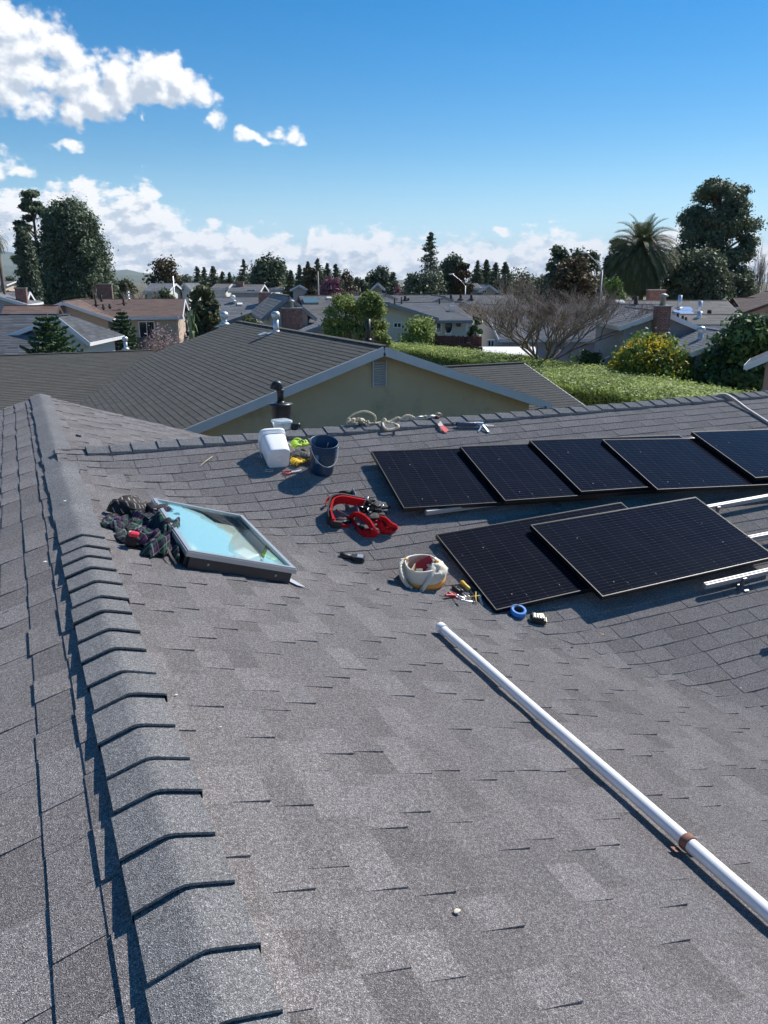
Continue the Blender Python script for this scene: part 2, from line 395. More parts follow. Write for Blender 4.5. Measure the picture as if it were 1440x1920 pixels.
# ------------------------------------------------------------------ materials shared
M = {}
M['shingle'] = shingle_mat('charcoal_shingle', (.262, .240, .232), (.304, .280, .270), 430, .60, .27, (.26, .22, .205), .22)
M['cap'] = shingle_mat('ridge_cap_shingle', (.255, .25, .247), (.305, .298, .293), 430, .60, .24, ba=0)
M['stucco_ochre'] = plain('ochre_stucco', (.52, .43, .28), .9, var=.2, scale=1.2, bmp=.5, bscale=120, spec=.2, dirt=((.37, .32, .22), .7, .5))  # even ochre wall colour with dirt patches
M['fascia'] = plain('peeling_white_paint', (.56, .56, .55), .6, var=.1, scale=3, dirt=((.22, .19, .16), 9, .66), bmp=.2, bscale=30)
M['white'] = plain('white_paint', (.8, .8, .78), .5, var=.05)
M['galv'] = plain('galvanised_metal', (.6, .62, .64), .42, metal=.7, var=.15, scale=12, dirt=((.4, .4, .4), 10, .6))
M['black'] = plain('black_plastic', (.018, .018, .02), .45, var=.3)
M['blackm'] = plain('black_matte', (.022, .022, .024), .8, var=.3)
M['alu'] = plain('aluminium', (.40, .40, .40), .6, metal=.4, var=.06, dirt=((.5, .5, .5), 20, .62))
M['glassd'] = plain('window_glass', (.02, .03, .04), .08, var=.1, spec=.8)
M['bark'] = plain('bark', (.13, .095, .07), .9, var=.35, scale=6, bmp=.5)
M['barkg'] = plain('grey_bark', (.15, .12, .1), .9, var=.3, scale=6, bmp=.5)
M['brick'] = brick_mat('red_brick', (.26, .085, .06), (.17, .06, .05), (.3, .27, .24))
M['dark'] = plain('dark_void', (.02, .02, .022), .9)
# ------------------------------------------------------------------ ground, hills, street
def sheet(name, pts, z, mat):
    b = MB(); b.poly([(x, y, z) for x, y in pts]); o = b.build(name, mat); tag(o, kind='structure'); return o
m, nt2, b_ = newmat('yard_ground'); co = coords(nt2)
c = mixc(nt2, ramp(nt2, noise(nt2, co, .12, 5, .6), [(.42, 0.), (.58, 1.)]), (.05, .075, .025), (.16, .12, .08))
c = mixc(nt2, 1., c, ramp(nt2, noise(nt2, co, 2.5, 6, .7), [(.3, .6), (.7, 1.3)]), 'MULTIPLY')
nt2.links.new(c, b_.inputs['Base Color']); b_.inputs['Roughness'].default_value = .95
sheet('ground', [(-12000, -12000), (12000, -12000), (12000, 12000), (-12000, 12000)], 0, m)
road = plain('road_asphalt', (.055, .055, .058), .85, var=.2, scale=3)
sheet('street', [(-80, 98), (160, 98), (160, 107), (-80, 107)], .02, road)
hm, nt2, b_ = newmat('hill_grass'); co = coords(nt2)
c = mixc(nt2, ramp(nt2, noise(nt2, co, .002, 6, .65), [(.42, 0.), (.6, 1.)]), (.08, .10, .04), (.03, .045, .025))
nt2.links.new(c, b_.inputs['Base Color']); b_.inputs['Roughness'].default_value = 1
def hills(name, prof, dist, depth, seed):
    """ridge profile given as (u, v) sight lines at a true distance, built as solid terrain with real depth."""
    b = MB(); b.smooth = True; cols = []
    n = 90
    us = np.linspace(prof[0][0], prof[-1][0], n); vs = np.interp(us, [p[0] for p in prof], [p[1] for p in prof])
    for k, (u, v) in enumerate(zip(us, vs)):
        P = at_d(u, v, dist); r = Vector((P.x, P.y, 0)).normalized(); col = []
        for j in range(12):
            t = (j - 6) / 5.5
            h = P.z * max(0, 1 - abs(t)) ** .8 if j != 6 else P.z
            h *= 1 + .25 * mnoise.noise(Vector((k * .16, j * .7, seed)))* (abs(t)>.01)
            q = Vector((P.x, P.y, 0)) + r * t * depth; col.append(b.pt((q.x, q.y, max(h, -2) - (1 if j in (0, 11) else 0))))
        cols.append(col)
    for A, B in zip(cols, cols[1:]):
        for j in range(11): b.face([A[j], B[j], B[j + 1], A[j + 1]])
    tag(b.build(name, hm), kind='structure')
hills('hills', [(-160, 452), (-60, 458), (0, 470), (30, 474), (70, 492), (110, 508), (160, 512), (205, 509), (240, 505), (262, 511), (290, 514), (330, 517), (400, 518), (520, 521), (700, 524), (850, 526)], 7200, 1500, 1.)
hills('hills', [(-120, 486), (0, 497), (30, 500), (60, 508), (110, 516), (190, 518), (240, 516), (300, 519), (420, 521), (560, 524)], 5000, 800, 5.)
HAZE = True
if HAZE:
    hb = MB(); hb.box((0, 0, 214), (17400, 17400, 432)); ho = hb.build('haze', bpy.data.materials.new('haze')); tag(ho, kind='stuff')
    hm2 = ho.data.materials[0]; hm2.use_nodes = True; n2 = hm2.node_tree; n2.nodes.remove(n2.nodes['Principled BSDF'])
    pv = N(n2, 'ShaderNodeVolumePrincipled'); pv.inputs['Color'].default_value = (.72, .84, 1., 1); pv.inputs['Density'].default_value = .00006
    n2.links.new(pv.outputs[0], n2.nodes['Material Output'].inputs['Volume'])
# ------------------------------------------------------------------ shingles
def smax(a, b, k):
    h = max(k - abs(a - b), 0) / k
    return max(a, b) + h * h * k * .25
def shingles(mb, org, U, V, vmax, urange, exp=.14, tw=(.12, .28), gap=0., th=(.004, .0085), warp=None, tones=(.1, .9), v0=0., wave=0., brow=None, r=rnd):
    """courses of overlapping tabs on one roof plane; V points up the slope, urange(v) -> (u0, u1)."""
    org = Vector(org); U = Vector(U).normalized(); V = Vector(V).normalized(); Nn = U.cross(V)
    if Nn.z < 0: Nn = -Nn
    k = 0; v = v0; prevtone = .5
    while v < vmax - .001:
        vb, vt = v, min(v + exp, vmax)
        a0, b0 = urange(vb); a1, b1 = urange(vt)
        ulo, uhi = min(a0, a1), max(b0, b1)
        u = ulo - r.random() * tw[1]
        rowt = r.uniform(-.08, .08)
        while u < uhi:
            wd = r.uniform(*tw); u2 = u + wd
            if r.random() < .82: k = 1 - k
            t = th[0] + (th[1] - th[0]) * (k if r.random() < .8 else .5); t += r.uniform(-.0006, .0006)
            tone = min(1, max(0, (r.uniform(*tones) - .5) * .62 + .5 + (.2 if k else -.2) * (tones[1] - tones[0]) + rowt))
            q = []
            for (uu, vv_, lo_, hi_) in ((u, vb, a0, b0), (u2 - gap, vb, a0, b0), (u2 - gap, vt + .012, a1, b1), (u, vt + .012, a1, b1)):
                q.append((min(max(uu, lo_), hi_), vv_))
            if abs(q[1][0] - q[0][0]) + abs(q[2][0] - q[3][0]) > .004:
                hs = (t, t, .001, .001)
                tp = []
                jit = wave * (r.random() - .5)
                for (uu, vv_), h in zip(q, hs):
                    p = org + U * uu + V * (vv_ + (jit if vv_ == vb else 0)) + Nn * h
                    if warp: p.z += warp(p.x, p.y)
                    tp.append(p)
                dn = Nn * -t
                i = [mb.pt(p) for p in tp]; lo = [mb.pt(tp[0] + dn), mb.pt(tp[1] + dn)]
                mb.face(i, tone)
                mb.face([lo[0], lo[1], i[1], i[0]], tone)
                mb.face([lo[0], i[0], i[3]], tone); mb.face([lo[1], i[2], i[1]], tone)
            u = u2
        v += exp
def base_plane(mb, pts, warp=None, tone=.15): mb.poly(pts, tone)
# ------------------------------------------------------------------ our house
house = empty('house', (2, 5, 0), label='single-storey house under a charcoal shingle roof in the foreground, seen from its own ridge', cat='house')
X0, X1, XE = -3.6, 6.2, 13.5; YN, YF = -2.6, 11.1
rb = MB()
def Rw(x, y):   # woven valleys: blend of the two slopes
    z1 = zr(x)
    if y < YR: z2 = zc(y)
    else: z2 = zc(YR) - (y - YR) * TN
    return smax(z1, z2, .16)
def warpR(x, y): return Rw(x, y) - zr(x)
def warpC(x, y): return Rw(x, y) - (zc(y) if y < YR else zc(YR) - (y - YR) * TN)
U_ = (0, 1, 0)
# right slope: v measured up slope from eave X1
LR = (X1 - RX) / CS
def xr(v): return X1 - v * CS
shingles(rb, (X1, 0, zr(X1)), U_, (-CS, 0, SN), LR, lambda v: (YN, max(YN, min(YR - .05, YV - xr(v) + .05))), .142, (.12, .28), .0, (.003, .0105), warpR, (.1, .9), wave=.010)
shingles(rb, (X1, 0, zr(X1)), U_, (-CS, 0, SN), LR, lambda v: (min(YF, 2 * YR - YV + xr(v) - .02), YF), .142, (.12, .28), .0, (.003, .0105), warpR, (.1, .9), wave=.010)
# left slope
LL = (RX - X0) / CS
shingles(rb, (X0, 0, RZ - (RX - X0) * TN), U_, (CS, 0, SN), LL, lambda v: (YN, YF), .142, (.16, .32), .003, (.007, .0125), None, (.2, .8), wave=.012)
# cross gable, near slope; U along +x, V up slope +y
YE = .6; LC = (YR - YE) / CS
def yc(v): return YE + v * CS
shingles(rb, (0, YE, zc(YE)), (1, 0, 0), (0, CS, SN), LC, lambda v: (max(RX - .02, YV - yc(v) - .06), XE), .142, (.19, .36), .005, (.0055, .0085), warpC, (.25, .75), wave=.006)
# cross gable, far slope
YB = 11.2; LB = (YB - YR) / CS
shingles(rb, (0, YB, zc(YR) - (YB - YR) * TN), (1, 0, 0), (0, -CS, SN), LB, lambda v: (max(RX, (YB - v * CS) - (2 * YR - YV) - .03), XE), .142, (.3, .6), .003, (.005, .008), warpC, (.1, .9))
# deck under the shingles (2 mm below)
def grid(mb, x0, x1, y0, y1, f, nx, ny, keep, tone=.1, dz=-.004):
    ix = {}
    for i in range(nx + 1):
        for j in range(ny + 1):
            x = x0 + (x1 - x0) * i / nx; y = y0 + (y1 - y0) * j / ny
            ix[i, j] = mb.pt((x, y, f(x, y) + dz))
    for i in range(nx):
        for j in range(ny):
            xm = x0 + (x1 - x0) * (i + .5) / nx; ym = y0 + (y1 - y0) * (j + .5) / ny
            if keep(xm, ym): mb.face([ix[i, j], ix[i + 1, j], ix[i + 1, j + 1], ix[i, j + 1]], tone)
def keepd(x, y): return (x < X1) or (y > YE and y < YB)
def fz(x, y):
    if x > X1 - .001 or y > 999: return zc(y) if y < YR else zc(YR) - (y - YR) * TN
    return Rw(x, y)
grid(rb, RX, X1, YN, YR, Rw, 60, 96, lambda x, y: True)
grid(rb, RX, X1, YR, YF, Rw, 60, 40, lambda x, y: True)
rb.poly([(X0, YN, RZ - (RX - X0) * TN - .004), (RX, YN, RZ - .004), (RX, YF, RZ - .004), (X0, YF, RZ - (RX - X0) * TN - .004)], .1)
rb.poly([(X1, YE, zc(YE) - .004), (XE, YE, zc(YE) - .004), (XE, YR, zc(YR) - .004), (X1, YR, zc(YR) - .004)], .1)
rb.poly([(X1, YR, zc(YR) - .004), (XE, YR, zc(YR) - .004), (XE, YB, zc(YR) - (YB - YR) * TN - .004), (X1, YB, zc(YR) - (YB - YR) * TN - .004)], .1)
roof = rb.build('roof', M['shingle'], house, local=False)
# ridge caps: bent shingles lapped along each ridge
def caps(mb, P0, D, nrmL, n, exp, hw, r, up=.02, ln=.045, seed=0, halfang=18.43, z0=.012):
    """P0 crest start, D direction in which each next cap is laid UNDER the previous (butt ends face -D)."""
    D = Vector(D).normalized(); S = Vector(nrmL).normalized()
    a = math.radians(halfang); prof = []
    for i in range(-7, 8):
        s = i / 7 * hw; rr_ = .014
        x = s * math.cos(a) if abs(s) > 0 else 0
        z = -(math.sqrt(s * s + rr_ * rr_) - rr_) * math.sin(a)
        prof.append((x, z))
    for k in range(n):
        C3 = []
        o = Vector(P0) + D * (k * exp + r.uniform(-.014, .014)); h0 = up + r.uniform(-.002, .002); h1 = .004
        L = exp + ln; tl = r.uniform(.35, .65); sk = r.uniform(-.007, .007); tw_ = r.uniform(-.035, .035)
        A = []; B = []; A2 = []
        for (x, z) in prof:
            curl = 0 #.004 * abs(x / hw)
            A.append(mb.pt(o + S * (x + sk) + Vector((0, 0, z + z0 + h0 - curl)) + D * (abs(x) * .03 + x * tw_)))
            C3.append(mb.pt(mb.v[A[-1]]))
            A2.append(mb.pt(o + S * (x + sk) + Vector((0, 0, z + z0 + h0 - .010 - curl)) + D * (abs(x) * .03 + x * tw_ + .002)))
            B.append(mb.pt(o + S * (x + sk) + Vector((0, 0, z + z0 + h1)) + D * L))
        mb.smooth = True
        for i in range(14): mb.face([A[i], A[i + 1], B[i + 1], B[i]], tl)
        mb.smooth = False
        for i in range(14): mb.face([A2[i], A2[i + 1], C3[i + 1], C3[i]], tl * .8)
        # edges reach down to the slope
        for e, sg in ((0, -1), (14, 1)):
            x, z = prof[e]
            q0 = mb.pt(o + S * (x + sk) + Vector((0, 0, z - .002)) + D * .004); q1 = mb.pt(o + S * (x + sk) + Vector((0, 0, z - .002)) + D * L)
            bb2 = mb.pt(mb.v[B[e]]); aa2 = mb.pt(mb.v[A2[e]]); mb.face([aa2, q0, q1, bb2], tl); mb.face([C3[e], aa2, bb2], tl)
cb = MB()
caps(cb, (RX, 1.379 - 20 * .2, RZ), (0, 1, 0), (-1, 0, 0), 37, .2, .132, rnd, .023)
ridge1 = cb.build('ridge_cap', M['cap'], house, local=False)
cb = MB()   # beyond the turn the caps lap the other way, their butts face away
caps(cb, (RX, 11.12, RZ), (0, -1, 0), (1, 0, 0), 33, .2, .132, rnd, .012, ln=.06)
ridge2 = cb.build('ridge_cap', M['cap'], house, local=False)
cb = MB()
caps(cb, (RX + .22, YR, zc(YR) + .004), (1, 0, 0), (0, 1, 0), 66, .2, .135, rnd, .02)
ridge3 = cb.build('ridge_cap', M['cap'], house, local=False)
for o_ in (ridge1, ridge2, ridge3): pass
# walls, fascia under the roof
wb = MB(); hl = RZ - (RX - X0) * TN; hr = zr(X1)
def wallbox(x0, x1, y0, y1, z1): wb.box(((x0 + x1) / 2, (y0 + y1) / 2, z1 / 2), (x1 - x0, y1 - y0, z1))
wallbox(X0 + .5, X1 - .5, YN + .4, YF - .45, 2.35)
wallbox(X1 - .49, XE - .4, YE + .5, YB - .55, 2.3)
# gable ends
for y in (YN + .4, YF - .45):
    wb.poly([(X0 + .5, y, 2.3), (X1 - .5, y, 2.3), (X1 - .5, y, zr(X1 - .5) - .05), (RX, y, RZ - .05), (X0 + .5, y, zr(2 * RX - X0 - .5) - .05)])
wb.poly([(XE - .4, YE + .5, 2.3), (XE - .4, YB - .55, 2.3), (XE - .4, YR, zc(YR) - .05)])
wb.build('wall', plain('house_stucco', (.5, .45, .38), .9, var=.1, bmp=.3), house, local=False)
fb = MB()
for y in (YF + .02, YN - .02):
    fb.bar((X0, y, hl - .1), (RX, y, RZ - .1), .03, .17); fb.bar((RX, y, RZ - .1), (X1, y, hr - .1), .03, .17)
fb.bar((XE + .02, YE, zc(YE) - .1), (XE + .02, YR, zc(YR) - .1), .03, .17); fb.bar((XE + .02, YR, zc(YR) - .1), (XE + .02, YB, zc(YR) - (YB - YR) * TN - .1), .03, .17)
fb.build('fascia', M['white'], house, local=False)
# skylight
SKX0, SKX1, SKY0, SKY1 = .73, 1.385, 4.31, 5.57
def rp(x, y, h): return Vector((x, y, zr(x))) + NRM_R * h
sky_l = MB()
H = .105; fw = .028
mf = plain('skylight_frame', (.42, .44, .46), .4, metal=.6, var=.1)
def rbar(mb, a, b, w, h, off): mb.bar(rp(*a, off), rp(*b, off), w, h, NRM_R)
e = .02
sk = MB()
# curb (dark sides) and the metal rim on it
for a, b in (((SKX0 + e, SKY0 + e), (SKX1 - e, SKY0 + e)), ((SKX0 + e, SKY1 - e), (SKX1 - e, SKY1 - e)), ((SKX0 + e, SKY0 + 2 * e), (SKX0 + e, SKY1 - 2 * e)), ((SKX1 - e, SKY0 + 2 * e), (SKX1 - e, SKY1 - 2 * e))):
    rbar(sk, a, b, .04, H - .02, (H - .02) / 2)
skylight = sk.build('skylight', plain('skylight_curb', (.03, .032, .035), .35, var=.2), house, local=False)
sk = MB()
for a, b, ln in (((SKX0, SKY0 + fw / 2), (SKX1, SKY0 + fw / 2), 0), ((SKX0, SKY1 - fw / 2), (SKX1, SKY1 - fw / 2), 0), ((SKX0 + fw / 2, SKY0 + fw), (SKX0 + fw / 2, SKY1 - fw), 0), ((SKX1 - fw / 2, SKY0 + fw), (SKX1 - fw / 2, SKY1 - fw), 0)):
    rbar(sk, a, b, fw, .022, H - .001 + ln)
for a, b in (((SKX0 - .004, SKY0 - .004), (SKX1 + .004, SKY0 - .004)), ((SKX0 - .004, SKY1 + .004), (SKX1 + .004, SKY1 + .004)), ((SKX0 - .004, SKY0), (SKX0 - .004, SKY1)), ((SKX1 + .004, SKY0), (SKX1 + .004, SKY1))):
    rbar(sk, a, b, .006, .028, H - .012)
for yy in (4.6, 5.2): pass
for xx in (.86, 1.27):
    c_ = rp(xx, SKY0 + .0, H * .45); sk.sphere(c_ + Vector((0, .0, 0)), .009, 8, 6)
sk.build('frame', mf, skylight, local=False)
gm, g2, gb = newmat('skylight_glass'); g2.nodes.remove(gb)
gl = N(g2, 'ShaderNodeBsdfGlossy'); gl.inputs['Roughness'].default_value = .03; gl.inputs['Color'].default_value = (.85, 1., 1., 1)
tr = N(g2, 'ShaderNodeBsdfTransparent'); tr.inputs['Color'].default_value = (.85, .93, .9, 1)
fr = N(g2, 'ShaderNodeFresnel'); fr.inputs['IOR'].default_value = 1.7
mx = N(g2, 'ShaderNodeMixShader'); g2.links.new(mth(g2, 'MULTIPLY_ADD', fr.outputs[0], 1.0, .16, clamp=True), mx.inputs[0]); g2.links.new(tr.outputs[0], mx.inputs[1]); g2.links.new(gl.outputs[0], mx.inputs[2])
g2.links.new(mx.outputs[0], g2.nodes['Material Output'].inputs['Surface'])
sk = MB(); gi_ = fw - .003
sk.poly([rp(SKX0 + gi_, SKY0 + gi_, H + .002), rp(SKX1 - gi_, SKY0 + gi_, H + .002), rp(SKX1 - gi_, SKY1 - gi_, H + .002), rp(SKX0 + gi_, SKY1 - gi_, H + .002)])
sk.build('glass', gm, skylight, local=False)
# pale blue sheet added under the pane imitates reflected sky, light well below it
reflection_uv = [(283, 934), (330, 937), (372, 962), (398, 980), (414, 992), (424, 1012), (434, 1030), (445, 1042), (447, 1051), (478, 1058), (485, 1050), (488, 1040), (493, 1028), (516, 1048), (528, 1056), (545, 1070), (440, 1068), (340, 1040)]
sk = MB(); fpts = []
for (u, v) in reflection_uv:
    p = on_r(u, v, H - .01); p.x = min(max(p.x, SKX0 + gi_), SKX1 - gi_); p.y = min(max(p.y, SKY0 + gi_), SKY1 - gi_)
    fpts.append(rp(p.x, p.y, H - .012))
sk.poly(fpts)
refl_mat = plain('painted_sky_reflection', (.40, .57, .65), .5, var=.04, scale=2)  # sky reflection put into the sheet as a flat pale blue
sk.build('reflection_sheet', refl_mat, skylight, local=False)
sk = MB()
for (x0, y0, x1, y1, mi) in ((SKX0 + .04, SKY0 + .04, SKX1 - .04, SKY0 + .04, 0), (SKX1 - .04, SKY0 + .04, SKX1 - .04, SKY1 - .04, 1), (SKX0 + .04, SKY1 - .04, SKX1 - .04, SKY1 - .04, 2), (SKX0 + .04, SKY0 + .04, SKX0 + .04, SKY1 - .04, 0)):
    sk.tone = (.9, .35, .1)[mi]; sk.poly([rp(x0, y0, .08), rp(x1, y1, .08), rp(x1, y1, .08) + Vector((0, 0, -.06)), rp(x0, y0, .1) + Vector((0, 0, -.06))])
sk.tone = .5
sk.poly([rp(SKX0 + .05, SKY0 + .05, .03), rp(SKX1 - .05, SKY0 + .05, .03), rp(SKX1 - .05, SKY1 - .05, .03), rp(SKX0 + .05, SKY1 - .05, .03)], .5)
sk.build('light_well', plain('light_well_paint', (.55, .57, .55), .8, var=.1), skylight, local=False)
sk = MB()   # metal flashing tongue at the low corner
sk.poly([rp(1.38, 4.335, .016), rp(1.415, 4.285, .014), rp(1.465, 4.275, .014), rp(1.44, 4.34, .014), rp(1.405, 4.42, .016), rp(1.39, 4.42, .018)])
sk.build('flashing', M['galv'], skylight, local=False); sk = MB()
sk.poly([rp(.98, 4.29, .012), rp(1.04, 4.28, .012), rp(1.06, 4.3, .012), rp(1.0, 4.3, .012)], .2)
sk.build('flashing', plain('lead_flashing', (.4, .42, .45), .55, metal=.4, var=.2, scale=20), skylight, local=False)
# chimney behind the cross ridge
zt = zc(YR) - .57 * TN
ch = MB(); cx, cy = 2.4, 7.6
ch.tone = .5
ztop = at_y(525, 756, cy).z
ch.lathe([(.098, zt - .1), (.098, ztop - .12), (.104, ztop - .115), (.104, ztop - .02), (.124, ztop - .018), (.128, ztop - .006), (.05, ztop + .004), (0, ztop + .004)], 28, (cx, cy, 0))
blk = plain('black_painted_metal', (.016, .02, .024), .4, var=.3, dirt=((.07, .07, .07), 14, .62))
chim = ch.build('chimney', blk, house, local=False)
ch = MB(); ph = at_y(525, 715, cy).z - ztop
pts = [(cx, cy, ztop - .01), (cx, cy, ztop + ph * .55)]
for k in range(1, 8):
    a = PI * k / 8; pts.append((cx - .035 + .035 * math.cos(a), cy - .0, ztop + ph * .72 + .04 * math.sin(a)))
pts.append((cx - .075, cy, ztop + ph * .66))
ch.tube(pts, .034, 14); ch.lathe([(.04, 0), (.04, .035)], 14, (cx, cy, ztop + ph * .5)); ch.lathe([(.055, 0), (.037, .03)], 14, (cx, cy, ztop - .008))
ch.build('flue_pipe', blk, chim, local=False)
# ------------------------------------------------------------------ frames on the roof
def frame_c(x, y, yaw=0, h=0.009):
    p = Vector((x, y, Rw(x, y) if x < X1 else zc(y))) + NRM_C * h
    return Matrix.Translation(p) @ Matrix.Rotation(math.radians(18.43), 4, 'X') @ Matrix.Rotation(math.radians(yaw), 4, 'Z')
def frame_r(x, y, yaw=0, h=0.009):
    p = Vector((x, y, zr(x))) + NRM_R * h
    return Matrix.Translation(p) @ Matrix.Rotation(math.radians(18.43), 4, 'Y') @ Matrix.Rotation(math.radians(yaw), 4, 'Z')
def W(u, v, h=0.): # world point over the woven roof along a sight line
    q = []
    for p in (on_c(u, v, h), on_r(u, v, h), at_y(u, v, YR)):
        if (p - CAM).dot(ray(u, v)) > 0: q.append(p)
    if q[0].y > YR and len(q) > 1 and q[-1].z > zr(q[-1].x): return at_y(u, v, YR)
    return min(q[:-1] or q, key=lambda p: (p - CAM).length)
_W = W
def W(u, v, h=0.):
    p = _W(u, v, h); e_ = Rw(p.x, p.y) - max(zr(p.x), zc(p.y) if p.y < YR else -9)
    return _W(u, v, h + e_ * CS) if e_ > 1e-4 and p.y < YR else p
def spline(pts, n=6, closed=False):
    pts = [Vector(p) for p in pts]; m = len(pts); out = []
    rng = range(m) if closed else range(m - 1)
    for i in rng:
        if closed: p0, p1, p2, p3 = pts[i - 1], pts[i], pts[(i + 1) % m], pts[(i + 2) % m]
        else: p0, p1, p2, p3 = pts[max(i - 1, 0)], pts[i], pts[i + 1], pts[min(i + 2, m - 1)]
        for k in range(n):
            t = k / n
            out.append(.5 * ((2 * p1) + (-p0 + p2) * t + (2 * p0 - 5 * p1 + 4 * p2 - p3) * t * t + (-p0 + 3 * p1 - 3 * p2 + p3) * t ** 3))
    if not closed: out.append(pts[-1])
    return out
# ------------------------------------------------------------------ solar panels
pm, nt2, pb = newmat('solar_cells')
uvn = N(nt2, 'ShaderNodeTexCoord').outputs['UV']; s = N(nt2, 'ShaderNodeSeparateXYZ'); nt2.links.new(uvn, s.inputs[0])
def line(nt, x, per, w):   # 1 on thin lines every per
    f = mth(nt, 'FRACT', mth(nt, 'DIVIDE', x, per)); f = mth(nt, 'ABSOLUTE', mth(nt, 'SUBTRACT', f, .5))
    return mth(nt, 'GREATER_THAN', f, .5 - w / per / 2)
l1 = line(nt2, s.outputs[1], .0335, .0032); l2 = line(nt2, s.outputs[0], .158, .003); l3 = line(nt2, s.outputs[1], .158, .004); l4 = line(nt2, s.outputs[0], .079, .0016)
dots = mth(nt2, 'MULTIPLY', line(nt2, s.outputs[1], .0335, .007), line(nt2, s.outputs[0], .158, .010))
cell = mixc(nt2, ramp(nt2, noise(nt2, uvn, 3, 3), [(.3, 0.), (.7, 1.)]), (.007, .007, .010), (.010, .010, .014))
c = mixc(nt2, mth(nt2, 'MULTIPLY', l1, .45), cell, (.06, .06, .068))
c = mixc(nt2, mth(nt2, 'MULTIPLY', mth(nt2, 'MAXIMUM', l2, l3), .08), c, (.07, .07, .09))
c = mixc(nt2, mth(nt2, 'MULTIPLY', l4, .3), c, (.05, .05, .07))
c = mixc(nt2, mth(nt2, 'MULTIPLY', dots, .1), c, (.3, .28, .28))
sp = N(nt2, 'ShaderNodeTexVoronoi'); nt2.links.new(uvn, sp.inputs['Vector']); sp.inputs['Scale'].default_value = 9
c = mixc(nt2, mth(nt2, 'LESS_THAN', sp.outputs['Distance'], .035), c, (.6, .55, .5))
nt2.links.new(c, pb.inputs['Base Color']); pb.inputs['Roughness'].default_value = .32; pb.inputs['Specular IOR Level'].default_value = .07
nt2.links.new(mth(nt2, 'MULTIPLY_ADD', noise(nt2, uvn, 5, 4), .03, .03), pb.inputs['Roughness'])
pframe = plain('black_panel_frame', (.02, .02, .024), .32, metal=.6, var=.2)
pedge = plain('glint_frame_lip', (.035, .034, .033), .6, metal=.2, var=.25)  # paler lip colour imitates sun glint along the frame edges
def panel(name_label, corners, L=1.9, Wd=.97):
    """corners: far-left, near-left, near-right(for direction) as world points of the panel top."""
    fl, nl, nr = [Vector(c) for c in corners]
    X = (nr - nl).normalized(); Z = X.cross((fl - nl)).normalized(); Y = Z.cross(X)
    Mx = Matrix(((X.x, Y.x, Z.x, nl.x), (X.y, Y.y, Z.y, nl.y), (X.z, Y.z, Z.z, nl.z), (0, 0, 0, 1)))
    root = empty('solar_panel', mat=Mx, label=name_label, cat='solar panel', group='black solar panels laid loose on the roof')
    b = MB(); t = .035; fwd = .010
    b.box((L / 2, fwd / 2, -t / 2), (L, fwd, t)); b.box((L / 2, Wd - fwd / 2, -t / 2), (L, fwd, t))
    b.box((fwd / 2, Wd / 2, -t / 2), (fwd, Wd - 2 * fwd, t)); b.box((L - fwd / 2, Wd / 2, -t / 2), (fwd, Wd - 2 * fwd, t))
    b.m = 1
    for (c0, d0) in (((L / 2, .003, .0012), (L, .006, .0024)), ((L / 2, Wd - .003, .0012), (L, .006, .0024)), ((.003, Wd / 2, .0012), (.006, Wd - .024, .0024)), ((L - .003, Wd / 2, .0012), (.006, Wd - .024, .0024))): b.box(c0, d0)
    b.build('frame', [pframe, pedge], root)
    b = MB(); q = [(fwd, fwd), (L - fwd, fwd), (L - fwd, Wd - fwd), (fwd, Wd - fwd)]
    b.poly([(x, y, -.0025) for x, y in q], .5, q); b.poly([(x, y, -.008) for x, y in q[::-1]], .5, q)
    b.build('cell_sheet', pm, root)
    return root
def pc(x, y, h): return Vector((x, y, zc(y))) + NRM_C * h
def layp(label, fl, nl, nr, h0, h1, L=1.9):
    A = on_c(*nl, h0); B = on_c(*fl, h0); C_ = on_c(*nr, h0); d_ = (C_ - A).normalized()
    n_ = A + d_ * L + NRM_C * (h1 - h0); y_ = NRM_C.cross(d_); Wd = (B - A).dot(y_)
    return panel(label, (A + y_ * Wd, A, n_), L, .95)
layp('black solar panel at the left end of the upper row, lowest of the stack', (694, 850), (757, 953), (938, 942), .115, .115)
layp('second solar panel of the upper row, its left edge resting on the leftmost one', (860, 835), (947, 939), (1086, 927), .16, .125)
layp('third upper solar panel, its far edge showing behind the next panel', (980, 820), (1090, 922), (1207, 911), .18, .13)
layp('fourth solar panel of the upper row, turned slightly and catching a purple sheen', (1110, 821), (1233, 918), (1417, 904), .19, .13)
layp('rightmost solar panel of the upper row, cut off by the frame edge', (1288, 804), (1417, 896), (1490, 888), .2, .13)
layp('solar panel in the lower row beside the canvas bag, partly under its neighbour', (803, 1000), (930, 1144), (1100, 1109), .075, .12)
layp('large unobstructed solar panel lying on top in the lower row', (988, 984), (1130, 1119), (1440, 1046), .15, .14)
